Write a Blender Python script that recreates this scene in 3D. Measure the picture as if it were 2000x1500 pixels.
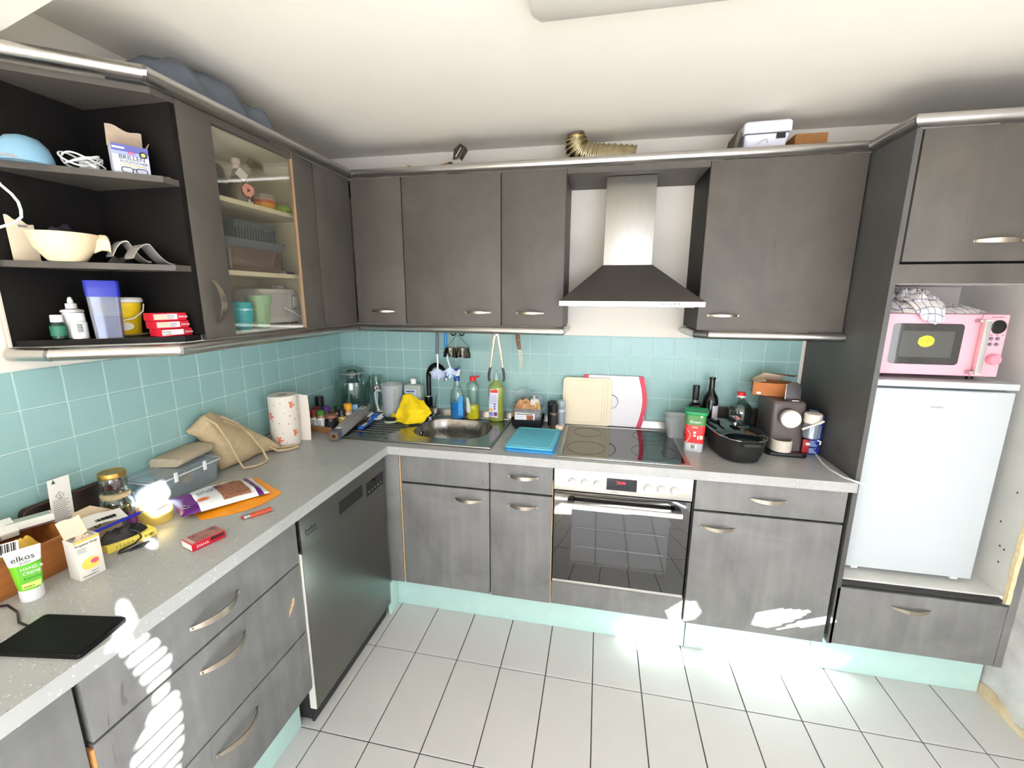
import bpy, bmesh, math, random
from mathutils import Vector, Matrix, noise
SC = bpy.context.scene
COL = SC.collection
for o in list(bpy.data.objects):
    bpy.data.objects.remove(o)
R = math.radians
# ------------------------------------------------------------------ camera
cam = bpy.data.cameras.new('camera')
cam.sensor_fit = 'HORIZONTAL'; cam.sensor_width = 36.0
cam.lens = 36.0 * 838.66 / 2000.0
cam.clip_start = 0.02; cam.clip_end = 100
co = bpy.data.objects.new('camera', cam); COL.objects.link(co)
YAW, PITCH, ROLL = -0.1991, 0.2013, 0.0055
r0 = Vector((math.cos(YAW), -math.sin(YAW), 0)); f0 = Vector((math.sin(YAW), math.cos(YAW), 0)); u0 = Vector((0, 0, 1))
fw = f0 * math.cos(PITCH) - u0 * math.sin(PITCH)
up = u0 * math.cos(PITCH) + f0 * math.sin(PITCH)
rt = r0 * math.cos(ROLL) + up * math.sin(ROLL)
up2 = up * math.cos(ROLL) - r0 * math.sin(ROLL)
co.matrix_world = Matrix(((rt.x, up2.x, -fw.x, 1.573), (rt.y, up2.y, -fw.y, -2.3969), (rt.z, up2.z, -fw.z, 1.6294), (0, 0, 0, 1)))
SC.camera = co
# ------------------------------------------------------------------ light
SC.view_settings.view_transform = 'Standard'; SC.view_settings.look = 'None'
SC.view_settings.gamma = 1.0; SC.view_settings.use_curve_mapping = False
SC.view_settings.exposure = -0.22
W = bpy.data.worlds.new('sky'); SC.world = W; W.use_nodes = True
bgn = W.node_tree.nodes['Background']
bgn.inputs['Color'].default_value = (0.80, 0.90, 1.0, 1); bgn.inputs['Strength'].default_value = 1.5
SUN_DIR = Vector((-1.0, 0.45, -0.40)).normalized()
def lamp(name, kind, energy, color, loc, direction, **kw):
    L = bpy.data.lights.new(name, kind); L.energy = energy; L.color = color
    for k, v in kw.items(): setattr(L, k, v)
    o = bpy.data.objects.new(name, L); COL.objects.link(o); o.location = loc
    o.rotation_euler = Vector(direction).to_track_quat('-Z', 'Y').to_euler()
    return o
lamp('sun', 'SUN', 165.0, (1.0, 0.99, 1.0), (6, -4, 4), SUN_DIR, angle=0.006)
lamp('window_light_rear', 'AREA', 70.0, (0.93, 0.99, 1.16), (2.15, -4.25, 1.28), (0, 1, 0.02), shape='RECTANGLE', size=2.0, size_y=1.2)
lamp('window_light_side', 'AREA', 9.0, (0.98, 0.98, 1.0), (3.205, -1.75, 1.45), (-1, 0.0, 0.0), shape='RECTANGLE', size=0.85, size_y=0.95)
# ------------------------------------------------------------------ materials
def lin(c):
    return tuple(((v / 255.0) / 12.92 if v / 255.0 <= 0.04045 else ((v / 255.0 + 0.055) / 1.055) ** 2.4) for v in c)
MATS = {}
def _new(name):
    m = bpy.data.materials.new(name); m.use_nodes = True
    return m, m.node_tree, m.node_tree.nodes['Principled BSDF']
def M(name, rgb=(200, 200, 200), rough=0.5, metal=0.0, var=0.0, scale=20.0, bump=0.0, ior=1.45, emis=0.0, trans=0.0, alpha=1.0, stretch=None, coat=0.0):
    if name in MATS: return MATS[name]
    m, nt, b = _new(name); N, L = nt.nodes, nt.links
    c = lin(rgb)
    b.inputs['Base Color'].default_value = (*c, 1); b.inputs['Roughness'].default_value = rough
    b.inputs['Metallic'].default_value = metal; b.inputs['IOR'].default_value = ior
    b.inputs['Transmission Weight'].default_value = trans; b.inputs['Alpha'].default_value = alpha
    b.inputs['Coat Weight'].default_value = coat
    if emis:
        b.inputs['Emission Color'].default_value = (*c, 1); b.inputs['Emission Strength'].default_value = emis
    if var or bump:
        tc = N.new('ShaderNodeTexCoord'); mp = N.new('ShaderNodeMapping'); nz = N.new('ShaderNodeTexNoise')
        L.new(tc.outputs['Object'], mp.inputs['Vector']); L.new(mp.outputs['Vector'], nz.inputs['Vector'])
        if stretch: mp.inputs['Scale'].default_value = stretch
        nz.inputs['Scale'].default_value = scale; nz.inputs['Detail'].default_value = 5
        if var:
            rp = N.new('ShaderNodeValToRGB')
            rp.color_ramp.elements[0].position = 0.3; rp.color_ramp.elements[1].position = 0.72
            rp.color_ramp.elements[0].color = (*[v * (1 - var) for v in c], 1)
            rp.color_ramp.elements[1].color = (*[min(1, v * (1 + var)) for v in c], 1)
            L.new(nz.outputs['Fac'], rp.inputs['Fac']); L.new(rp.outputs['Color'], b.inputs['Base Color'])
        if bump:
            bp = N.new('ShaderNodeBump'); bp.inputs['Strength'].default_value = bump; bp.inputs['Distance'].default_value = 0.004
            L.new(nz.outputs['Fac'], bp.inputs['Height']); L.new(bp.outputs['Normal'], b.inputs['Normal'])
    MATS[name] = m
    return m
def THIN(name, rgb=(235, 245, 240), refl=0.12, rough=0.03, haze=0.0):
    """thin clear glass or film: tinted see-through with a fresnel gloss, some milkiness"""
    if name in MATS: return MATS[name]
    m, nt, b = _new(name); N, L = nt.nodes, nt.links
    out = N['Material Output']; N.remove(b)
    tr = N.new('ShaderNodeBsdfTransparent'); tr.inputs['Color'].default_value = (*lin(rgb), 1)
    gl = N.new('ShaderNodeBsdfGlossy'); gl.inputs['Roughness'].default_value = rough
    lw = N.new('ShaderNodeLayerWeight'); lw.inputs['Blend'].default_value = 0.35
    mu = N.new('ShaderNodeMath'); mu.operation = 'MULTIPLY_ADD'; mu.inputs[1].default_value = 0.55; mu.inputs[2].default_value = refl * 0.5
    mx = N.new('ShaderNodeMixShader'); L.new(lw.outputs['Facing'], mu.inputs[0]); L.new(mu.outputs[0], mx.inputs['Fac'])
    L.new(tr.outputs[0], mx.inputs[1]); L.new(gl.outputs[0], mx.inputs[2])
    last = mx
    if haze:
        df = N.new('ShaderNodeBsdfDiffuse'); df.inputs['Color'].default_value = (*lin(rgb), 1)
        m2 = N.new('ShaderNodeMixShader'); m2.inputs['Fac'].default_value = haze
        L.new(mx.outputs[0], m2.inputs[1]); L.new(df.outputs[0], m2.inputs[2]); last = m2
    L.new(last.outputs[0], out.inputs['Surface'])
    MATS[name] = m
    return m
def speck(name, base, flecks, rough=0.4, mot=0.06):
    """base colour with small flecks: list of (rgb, scale, size, density)"""
    m, nt, b = _new(name); N, L = nt.nodes, nt.links
    tc = N.new('ShaderNodeTexCoord'); nz = N.new('ShaderNodeTexNoise'); nz.inputs['Scale'].default_value = 9; nz.inputs['Detail'].default_value = 6
    L.new(tc.outputs['Object'], nz.inputs['Vector'])
    rp = N.new('ShaderNodeValToRGB'); c = lin(base)
    rp.color_ramp.elements[0].position = 0.3; rp.color_ramp.elements[1].position = 0.7
    rp.color_ramp.elements[0].color = (*[v * (1 - mot) for v in c], 1); rp.color_ramp.elements[1].color = (*[v * (1 + mot) for v in c], 1)
    L.new(nz.outputs['Fac'], rp.inputs['Fac']); cur = rp.outputs['Color']
    for rgb, sc, size, dens in flecks:
        vo = N.new('ShaderNodeTexVoronoi'); vo.inputs['Scale'].default_value = sc; L.new(tc.outputs['Object'], vo.inputs['Vector'])
        lt = N.new('ShaderNodeMath'); lt.operation = 'LESS_THAN'; lt.inputs[1].default_value = size; L.new(vo.outputs['Distance'], lt.inputs[0])
        sp = N.new('ShaderNodeSeparateColor'); L.new(vo.outputs['Color'], sp.inputs[0])
        l2 = N.new('ShaderNodeMath'); l2.operation = 'LESS_THAN'; l2.inputs[1].default_value = dens; L.new(sp.outputs[0], l2.inputs[0])
        mu = N.new('ShaderNodeMath'); mu.operation = 'MULTIPLY'; L.new(lt.outputs[0], mu.inputs[0]); L.new(l2.outputs[0], mu.inputs[1])
        mx = N.new('ShaderNodeMix'); mx.data_type = 'RGBA'; L.new(mu.outputs[0], mx.inputs[0]); L.new(cur, mx.inputs[6])
        mx.inputs[7].default_value = (*lin(rgb), 1); cur = mx.outputs[2]
    L.new(cur, b.inputs['Base Color']); b.inputs['Roughness'].default_value = rough
    MATS[name] = m
    return m
def cabmat(name, lo, hi, streak=0.35, dark=(40, 38, 36), spec=0.5):
    """worn dark laminate: broad cloudy wipe marks, faint vertical streaks, a few dark drip stains"""
    m, nt, b = _new(name); N, L = nt.nodes, nt.links
    b.inputs['Specular IOR Level'].default_value = spec
    tc = N.new('ShaderNodeTexCoord')
    n1 = N.new('ShaderNodeTexNoise'); n1.inputs['Scale'].default_value = 3.2; n1.inputs['Detail'].default_value = 8; n1.inputs['Roughness'].default_value = 0.62; n1.inputs['Distortion'].default_value = 0.8
    L.new(tc.outputs['Object'], n1.inputs['Vector'])
    mp = N.new('ShaderNodeMapping'); mp.inputs['Scale'].default_value = (16, 16, 1.6); L.new(tc.outputs['Object'], mp.inputs['Vector'])
    n2 = N.new('ShaderNodeTexNoise'); n2.inputs['Scale'].default_value = 1.6; n2.inputs['Detail'].default_value = 5; L.new(mp.outputs['Vector'], n2.inputs['Vector'])
    mx = N.new('ShaderNodeMix'); mx.data_type = 'FLOAT'; mx.inputs[0].default_value = streak; L.new(n1.outputs['Fac'], mx.inputs[2]); L.new(n2.outputs['Fac'], mx.inputs[3])
    rp = N.new('ShaderNodeValToRGB'); rp.color_ramp.elements[0].position = 0.33; rp.color_ramp.elements[1].position = 0.68
    rp.color_ramp.elements[0].color = (*lin(lo), 1); rp.color_ramp.elements[1].color = (*lin(hi), 1); L.new(mx.outputs[0], rp.inputs['Fac'])
    n3 = N.new('ShaderNodeTexNoise'); n3.inputs['Scale'].default_value = 14; n3.inputs['Detail'].default_value = 3; n3.inputs['Distortion'].default_value = 1.2
    m3 = N.new('ShaderNodeMapping'); m3.inputs['Scale'].default_value = (1.8, 1.8, 0.55); L.new(tc.outputs['Object'], m3.inputs['Vector']); L.new(m3.outputs['Vector'], n3.inputs['Vector'])
    r3 = N.new('ShaderNodeMapRange'); r3.inputs['From Min'].default_value = 0.70; r3.inputs['From Max'].default_value = 0.78; r3.inputs['To Max'].default_value = 0.55; L.new(n3.outputs['Fac'], r3.inputs['Value'])
    m4 = N.new('ShaderNodeMix'); m4.data_type = 'RGBA'; L.new(r3.outputs[0], m4.inputs[0]); L.new(rp.outputs['Color'], m4.inputs[6]); m4.inputs[7].default_value = (*lin(dark), 1)
    L.new(m4.outputs[2], b.inputs['Base Color'])
    rr = N.new('ShaderNodeMapRange'); rr.inputs['To Min'].default_value = 0.42; rr.inputs['To Max'].default_value = 0.62; L.new(n1.outputs['Fac'], rr.inputs['Value']); L.new(rr.outputs[0], b.inputs['Roughness'])
    n5 = N.new('ShaderNodeTexNoise'); n5.inputs['Scale'].default_value = 350; n5.inputs['Detail'].default_value = 2; L.new(tc.outputs['Object'], n5.inputs['Vector'])
    bp = N.new('ShaderNodeBump'); bp.inputs['Strength'].default_value = 0.12; bp.inputs['Distance'].default_value = 0.001; L.new(n5.outputs['Fac'], bp.inputs['Height']); L.new(bp.outputs['Normal'], b.inputs['Normal'])
    MATS[name] = m
    return m
def steel(name, rgb, rough, stretch, var=0.12, ani=0.0):
    m, nt, b = _new(name); N, L = nt.nodes, nt.links
    b.inputs['Metallic'].default_value = 1.0; c = lin(rgb)
    tc = N.new('ShaderNodeTexCoord'); mp = N.new('ShaderNodeMapping'); mp.inputs['Scale'].default_value = stretch
    nz = N.new('ShaderNodeTexNoise'); nz.inputs['Scale'].default_value = 4; nz.inputs['Detail'].default_value = 6
    L.new(tc.outputs['Object'], mp.inputs['Vector']); L.new(mp.outputs['Vector'], nz.inputs['Vector'])
    rp = N.new('ShaderNodeValToRGB'); rp.color_ramp.elements[0].position = 0.3; rp.color_ramp.elements[1].position = 0.7
    rp.color_ramp.elements[0].color = (*[v * (1 - var) for v in c], 1); rp.color_ramp.elements[1].color = (*[min(1, v * (1 + var)) for v in c], 1)
    L.new(nz.outputs['Fac'], rp.inputs['Fac']); L.new(rp.outputs['Color'], b.inputs['Base Color'])
    rr = N.new('ShaderNodeMapRange'); rr.inputs['To Min'].default_value = rough * 0.85; rr.inputs['To Max'].default_value = rough * 1.2; L.new(nz.outputs['Fac'], rr.inputs['Value']); L.new(rr.outputs[0], b.inputs['Roughness'])
    MATS[name] = m
    return m
cab_up = cabmat('laminate_upper', (66, 62, 57), (85, 80, 73), 0.12)
cab_lo = cabmat('laminate_lower', (92, 92, 91), (128, 128, 126), 0.3)
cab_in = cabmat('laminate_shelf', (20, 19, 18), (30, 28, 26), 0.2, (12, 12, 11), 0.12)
cab_edge = M('cabinet_dark_edge', (36, 35, 35), 0.6)
chip = M('chipboard_edge', (200, 168, 120), 0.8, var=0.25, scale=140)
cream_in = M('cream_lining', (226, 214, 180), 0.5, var=0.05, scale=6)
white_in = M('white_lining', (226, 226, 220), 0.45, var=0.05, scale=8)
counter = speck('counter_speckle', (164, 165, 162), [((196, 198, 194), 80, 0.20, 0.20), ((208, 210, 206), 190, 0.25, 0.20), ((112, 112, 108), 120, 0.17, 0.16), ((136, 128, 116), 210, 0.22, 0.2)], 0.33)
tile_mat = M('mint_tile', (148, 185, 181), 0.22, var=0.06, scale=3.0, bump=0.0)
grout_mint = M('mint_grout', (206, 228, 224), 0.8)
plinth_mat = M('mint_plinth', (188, 220, 212), 0.45, var=0.04, scale=12)
floor_tile = M('white_floor_tile', (202, 201, 198), 0.28, var=0.025, scale=5)
floor_grout = M('dark_floor_grout', (74, 66, 60), 0.9)
plaster = M('plaster_white', (238, 231, 218), 0.85, var=0.02, scale=8, bump=0.06)
plaster_c = M('plaster_ceiling', (240, 234, 222), 0.85, var=0.015, scale=5, bump=0.04)
worn_wall = cabmat('plaster_worn', (176, 172, 170), (230, 229, 227), 0.15, (140, 134, 130))
alu = steel('aluminium', (196, 194, 190), 0.30, (3, 3, 3), 0.05)
nickel = steel('brushed_nickel', (176, 166, 152), 0.32, (20, 20, 20), 0.06)
inox = steel('stainless', (176, 174, 168), 0.30, (1.5, 60, 1.5), 0.05)
inox_h = steel('stainless_hood', (150, 147, 142), 0.33, (60, 2, 2), 0.05)
inox_p = steel('stainless_panel', (214, 210, 204), 0.36, (2, 2, 60), 0.06)
inox_s = steel('stainless_sink', (150, 150, 146), 0.24, (40, 3, 3), 0.10)
chrome = M('chrome', (210, 210, 210), 0.08, 1.0)
blk_gloss = M('black_gloss', (12, 12, 13), 0.12)
blk_matte = M('black_matte', (20, 20, 21), 0.5)
blk_plast = M('black_plastic', (24, 24, 26), 0.35)
white_pl = M('white_plastic', (232, 232, 230), 0.35)
white_gl = M('white_enamel', (192, 199, 201), 0.25)
paper = M('paper_white', (232, 230, 224), 0.8)
ink = M('ink_black', (24, 24, 26), 0.7)
card = M('cardboard_brown', (160, 112, 66), 0.85, var=0.08, scale=60)
card_g = M('cardboard_grey', (170, 152, 132), 0.9, var=0.06, scale=60)
card_w = M('carton_white', (228, 222, 210), 0.7)
wood_o = M('wood_orange', (156, 96, 46), 0.55, var=0.25, scale=5, stretch=(10, 1, 10))
glass = THIN('clear_glass', (240, 248, 245), 0.14)
glass_pane = THIN('cabinet_pane', (250, 250, 247), 0.03, 0.02)
clear_pl = THIN('clear_plastic', (232, 240, 244), 0.16, 0.12, 0.12)
milky = THIN('milky_plastic', (226, 232, 232), 0.10, 0.25, 0.45)
# ------------------------------------------------------------------ geometry helpers
class MB:
    def __init__(s): s.bm = bmesh.new()
    def face(s, vs):
        try: return s.bm.faces.new(vs)
        except ValueError: return None
    def box(s, x0, y0, z0, x1, y1, z1):
        x0, x1 = min(x0, x1), max(x0, x1); y0, y1 = min(y0, y1), max(y0, y1); z0, z1 = min(z0, z1), max(z0, z1)
        v = [s.bm.verts.new((x, y, z)) for z in (z0, z1) for x, y in ((x0, y0), (x1, y0), (x1, y1), (x0, y1))]
        for f in ((3, 2, 1, 0), (4, 5, 6, 7), (0, 1, 5, 4), (1, 2, 6, 5), (2, 3, 7, 6), (3, 0, 4, 7)): s.face([v[i] for i in f])
        return s
    def loops(s, loops, cap0=True, cap1=True, closed=True):
        rows = [[s.bm.verts.new(p) for p in lp] for lp in loops]
        n = len(rows[0])
        for a, b in zip(rows, rows[1:]):
            for i in range(n if closed else n - 1):
                j = (i + 1) % n
                s.face([a[i], a[j], b[j], b[i]])
        if cap0: s.face(rows[0][::-1])
        if cap1: s.face(rows[-1])
        return s
    def prism(s, poly, z0, z1, axis='z'):
        def P(a, b, c): return {'z': (a, b, c), 'x': (c, a, b), 'y': (a, c, b)}[axis]
        return s.loops([[P(a, b, z0) for a, b in poly], [P(a, b, z1) for a, b in poly]])
    def lathe(s, prof, c=(0, 0, 0), seg=28, axis='z', sx=1.0, sy=1.0):
        lps = []
        for r, z in prof:
            r = max(r, 1e-4); lp = []
            for i in range(seg):
                a = 2 * math.pi * i / seg
                p = (r * math.cos(a) * sx, r * math.sin(a) * sy, z)
                if axis == 'x': p = (p[2], p[0], p[1])
                elif axis == 'y': p = (p[0], p[2], p[1])
                lp.append((c[0] + p[0], c[1] + p[1], c[2] + p[2]))
            lps.append(lp)
        return s.loops(lps)
    def cyl(s, c, r, h, axis='z', seg=24, r2=None):
        return s.lathe([(r, 0), (r2 if r2 is not None else r, h)], c, seg, axis)
    def tube(s, pts, r, seg=8, closed=False, sx=1.0):
        pts = [Vector(p) for p in pts]; n = len(pts); lps = []
        prev = None
        for i, p in enumerate(pts):
            a = pts[i - 1] if (i > 0 or closed) else p
            b = pts[(i + 1) % n] if (i < n - 1 or closed) else p
            t = (b - a).normalized()
            if prev is None:
                ref = Vector((0, 0, 1)) if abs(t.z) < 0.9 else Vector((1, 0, 0))
                nv = t.cross(ref).normalized()
            else:
                nv = (prev - t * prev.dot(t))
                nv = nv.normalized() if nv.length > 1e-6 else t.orthogonal().normalized()
            prev = nv; bv = t.cross(nv)
            rr = r[i] if isinstance(r, (list, tuple)) else r
            lps.append([p + nv * math.cos(2 * math.pi * k / seg) * rr * sx + bv * math.sin(2 * math.pi * k / seg) * rr for k in range(seg)])
        if closed:
            lps.append(lps[0]); return s.loops(lps, False, False)
        return s.loops(lps)
    def grid(s, fn, nu, nv, closed_u=False):
        g = [[s.bm.verts.new(fn(i / nu, j / nv)) for j in range(nv + 1)] for i in range(nu + 1)]
        for i in range(nu):
            for j in range(nv): s.face([g[i][j], g[i + 1][j], g[i + 1][j + 1], g[i][j + 1]])
        return s
    def sheet(s, fn, nu, nv, t=0.002):
        """closed thin sheet: fn gives the top, the bottom lies t below"""
        a = [[s.bm.verts.new(fn(i / nu, j / nv)) for j in range(nv + 1)] for i in range(nu + 1)]
        d = Vector(t) if isinstance(t, (tuple, list)) else Vector((0, 0, t))
        b = [[s.bm.verts.new(Vector(v.co) - d) for v in row] for row in a]
        for i in range(nu):
            for j in range(nv):
                s.face([a[i][j], a[i + 1][j], a[i + 1][j + 1], a[i][j + 1]]); s.face([b[i][j], b[i][j + 1], b[i + 1][j + 1], b[i + 1][j]])
        for i in range(nu):
            s.face([a[i][0], b[i][0], b[i + 1][0], a[i + 1][0]]); s.face([a[i][nv], a[i + 1][nv], b[i + 1][nv], b[i][nv]])
        for j in range(nv):
            s.face([a[0][j], a[0][j + 1], b[0][j + 1], b[0][j]]); s.face([a[nu][j], b[nu][j], b[nu][j + 1], a[nu][j + 1]])
        return s
    def ico(s, c, r, sub=2, sc=(1, 1, 1)):
        k = bmesh.ops.create_icosphere(s.bm, subdivisions=sub, radius=1.0)
        for v in k['verts']: v.co = Vector((c[0] + v.co.x * r * sc[0], c[1] + v.co.y * r * sc[1], c[2] + v.co.z * r * sc[2]))
        return s
    def lump(s, c, rx, ry, h, seed=0, amp=0.16, seg=40, rings=12, pw=2.4, fold=0.25, fr=3.0):
        """crumpled heap with a flat foot"""
        lps = []; so = Vector((seed * 3.7, seed * 1.3, seed * 2.1))
        for i in range(rings + 1):
            q = 1 - i / rings; lp = []
            for k in range(seg):
                a = 2 * math.pi * k / seg
                d = Vector((math.cos(a), math.sin(a), 0))
                w = 1 + amp * noise.noise(d * 1.6 + so)
                x, y = d.x * rx * q * w, d.y * ry * q * w
                n = noise.noise(Vector((d.x * q * fr, d.y * q * fr, 0)) + so)
                rg = 1 - abs(noise.noise(Vector((d.x * q * fr * 1.7, d.y * q * fr * 1.7, 4)) + so)) * 2.2
                z = h * (1 - q ** pw) * (0.72 + 0.28 * n) + h * fold * rg * (1 - q ** 6) * 0.6
                lp.append((c[0] + x, c[1] + y, c[2] + max(z, 0)))
            lps.append(lp)
        return s.loops(lps)
    def xf(s, mat):
        for v in s.bm.verts: v.co = mat @ v.co
        return s
    def build(s, name, mat, parent=None, off=None, bevel=0.0, smooth=True, bseg=2, ang=38, keep=False):
        bm = s.bm
        if off is not None:
            for v in bm.verts: v.co -= Vector(off)
        bmesh.ops.recalc_face_normals(bm, faces=bm.faces)
        if bevel:
            es = [e for e in bm.edges if len(e.link_faces) == 2 and e.calc_face_angle(0) > R(30)]
            bmesh.ops.bevel(bm, geom=es, offset=bevel, offset_type='OFFSET', segments=bseg, profile=0.6, affect='EDGES', clamp_overlap=True)
        me = bpy.data.meshes.new(name); bm.to_mesh(me); bm.free()
        if smooth:
            me.polygons.foreach_set('use_smooth', [True] * len(me.polygons)); me.set_sharp_from_angle(angle=R(ang))
        me.materials.append(mat)
        o = bpy.data.objects.new(name, me); COL.objects.link(o)
        if parent is not None: o.parent = parent
        return o
def tag(o, label=None, cat=None, group=None, kind=None):
    if label: o['label'] = label
    if cat: o['category'] = cat
    if group: o['group'] = group
    if kind: o['kind'] = kind
    return o
class T:
    """a thing: an Empty at its base; parts are built in its own frame, or in room coordinates with w=True"""
    def __init__(s, name, label, cat, loc=(0, 0, 0), rot=0.0, group=None):
        s.o = bpy.data.objects.new(name, None); COL.objects.link(s.o); s.o.empty_display_size = 0.05
        s.o.location = loc; s.o.rotation_euler = (0, 0, rot); s.loc = Vector(loc); tag(s.o, label, cat, group)
    def p(s, mb, name, mat, parent=None, w=True, **kw):
        return mb.build(name, mat, parent or s.o, off=(s.loc if w else None), **kw)
def solo(mb, name, label, cat, mat, loc, group=None, w=True, rot=0.0, **kw):
    """a thing that is one mesh"""
    o = mb.build(name, mat, None, off=(loc if w else None), **kw); o.location = loc; o.rotation_euler = (0, 0, rot)
    return tag(o, label, cat, group)
def struct(mb, name, mat, **kw):
    return tag(mb.build(name, mat, None, **kw), kind='structure')
def text(s, size, mat, parent, org, u, v, ext=0.0002, name='lettering', align='LEFT', off=None, sx=1.0):
    """flat print: s written from org along u with letter height along v"""
    cu = bpy.data.curves.new('print', 'FONT'); cu.body = s; cu.size = size; cu.extrude = ext; cu.align_x = align; cu.resolution_u = 2
    ob = bpy.data.objects.new('print', cu); me = bpy.data.meshes.new_from_object(ob)
    bpy.data.objects.remove(ob); bpy.data.curves.remove(cu)
    u = Vector(u).normalized(); v = Vector(v).normalized(); n = u.cross(v); org = Vector(org)
    if off is not None: org = org - Vector(off)
    for q in me.vertices: q.co = org + u * q.co.x * sx + v * q.co.y + n * q.co.z
    me.name = name; me.materials.clear(); me.materials.append(mat)
    o = bpy.data.objects.new(name, me); COL.objects.link(o); o.parent = parent
    return o
def rrect(cx, cy, w, d, r, n=5):
    pts = []
    for sx, sy, a0 in ((1, 1, 0), (-1, 1, 90), (-1, -1, 180), (1, -1, 270)):
        for k in range(n + 1):
            a = R(a0 + 90 * k / n)
            pts.append((cx + sx * (w / 2 - r) + r * math.cos(a), cy + sy * (d / 2 - r) + r * math.sin(a)))
    return pts
def arc(c, r, a0, a1, n, ax='xz'):
    out = []
    for k in range(n + 1):
        a = R(a0 + (a1 - a0) * k / n); p = [c[0], c[1], c[2]]
        p['xyz'.index(ax[0])] += r * math.cos(a); p['xyz'.index(ax[1])] += r * math.sin(a); out.append(tuple(p))
    return out
def bow(center, along, out, dn, half=0.068, proj=0.028, w=0.011, t=0.0035, droop=0.0):
    """crescent bow handle: a strip arching away from the door"""
    c, a, o, d = Vector(center), Vector(along), Vector(out), Vector(dn); lps = []
    for k in range(17):
        q = -1 + 2 * k / 16.0; h = 1 - q * q
        m = c + a * half * q + o * (0.0005 + proj * h) + d * droop * h
        ww = w * (0.45 + 0.55 * h); tt = t * (0.6 + 0.4 * h)
        tn = (a - o * (2 * q * proj / half)).normalized(); nn = tn.cross(d).normalized()
        lps.append([m + d * ww * 0.5 + nn * tt * 0.5, m + d * ww * 0.5 - nn * tt * 0.5, m - d * ww * 0.5 - nn * tt * 0.5, m - d * ww * 0.5 + nn * tt * 0.5])
    mb = MB(); mb.loops(lps)
    for q in (-0.93, 0.93):
        m = c + a * half * q
        mb.cyl((0, 0, 0), 0.004, 0.008, 'z', 8)
        for vv in list(mb.bm.verts)[-16:]:
            pz = vv.co.copy(); vv.co = m + o * (pz.z - 0.001) + a * pz.x + d * pz.y
    return mb
UX, UY, UZ = Vector((1, 0, 0)), Vector((0, 1, 0)), Vector((0, 0, 1))
ZC = 0.923
# ================================================================== THE ROOM
CEIL = 2.39; XR = 3.215; YB = -4.3
fl = struct(MB().box(-0.1, YB - 0.1, -0.09, XR + 0.1, 0.1, -0.004), 'floor', floor_grout)
TX, TY = 0.2032, 0.4195
def tile_mesh(w, d, h=0.005, c=0.0012):
    bm = bmesh.new()
    lo = [bm.verts.new(p) for p in ((0, 0, -0.004), (w, 0, -0.004), (w, d, -0.004), (0, d, -0.004))]
    md = [bm.verts.new((v.co.x, v.co.y, -c)) for v in lo]
    tp = [bm.verts.new(p) for p in ((c, c, 0), (w - c, c, 0), (w - c, d - c, 0), (c, d - c, 0))]
    for a, b in ((lo, md), (md, tp)):
        for i in range(4): bm.faces.new((a[i], a[(i + 1) % 4], b[(i + 1) % 4], b[i]))
    bm.faces.new(tp)
    me = bpy.data.meshes.new('tile'); bm.to_mesh(me); bm.free()
    return me
tile_cache = {}
def put_tile(parent, w, d, mat, loc, rot=None):
    k = (round(w, 4), round(d, 4), mat.name)
    if k not in tile_cache:
        tile_cache[k] = tile_mesh(w, d); tile_cache[k].materials.append(mat)
    o = bpy.data.objects.new('tile', tile_cache[k]); COL.objects.link(o); o.parent = parent; o.location = loc
    if rot: o.rotation_euler = rot
    return o
G = 0.0045
rows = [(-0.8061 - TY * (k - 1), TY) for k in range(0, 9)]
for j, (yt, dd) in enumerate(rows):
    y1 = min(yt, -0.001); y0 = yt - TY
    if j == 0: y1, y0 = -0.48, -0.8061
    if y0 < YB: y0 = YB
    if y1 - y0 < 0.02: continue
    for i in range(-3, 14):
        xa, xb = 0.5954 + TX * i, 0.5954 + TX * (i + 1)
        xa, xb = max(xa, 0.0), min(xb, XR)
        if xb - xa < 0.015: continue
        put_tile(fl, xb - xa - G, y1 - y0 - G, floor_tile, (xa + G / 2, y0 + G / 2, 0))
# walls
ZT0, ZA, TB = 0.962, 1.3098, 0.1105
wb = struct(MB().box(-0.12, 0.0, 0, XR + 0.12, 0.12, CEIL), 'wall_back', plaster)
wl = struct(MB().box(-0.12, YB, 0, 0.0, 0.0, CEIL), 'wall_left', plaster)
zs = [(ZT0, ZA - 3 * TB)] + [(ZA - TB * (3 - k), ZA - TB * (2 - k)) for k in range(4)]
xs = [0.0, 0.0878] + [0.0878 + TB * k for k in range(1, 23)] + [2.574]
GT = 0.0035
for xa, xb in zip(xs, xs[1:]):
    for z0, z1 in zs:
        put_tile(wb, xb - xa - GT, z1 - z0 - GT, tile_mat, (xa + GT / 2, -0.0055, z0 + GT / 2), (R(90), 0, 0))
ys = [-0.0055, -0.102] + [-0.102 - TB * k for k in range(1, 20)]
for ya, yb in zip(ys, ys[1:]):
    for z0, z1 in zs:
        put_tile(wl, ya - yb - GT, z1 - z0 - GT, tile_mat, (0.0055, yb + GT / 2, z0 + GT / 2), (R(90), 0, R(90)))
MB().box(0.0, -0.0025, ZT0 - 0.02, 2.574, 0.0, 1.4205).build('grout', grout_mint, wb)
MB().box(0.0, -2.2, ZT0 - 0.02, 0.0025, 0.0, 1.4205).build('grout', grout_mint, wl)
# silver upstand strip where worktop meets the tiles
struct(MB().prism([(-0.001, ZC), (-0.022, ZC), (-0.020, 0.930), (-0.010, 0.958), (-0.001, 0.962)], 0.0, 2.574, 'x'), 'trim_1', alu)
struct(MB().prism([(0.001, ZC), (0.022, ZC), (0.020, 0.930), (0.010, 0.958), (0.001, 0.962)], -2.2, 0.0, 'y'), 'trim_2', alu)
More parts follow.
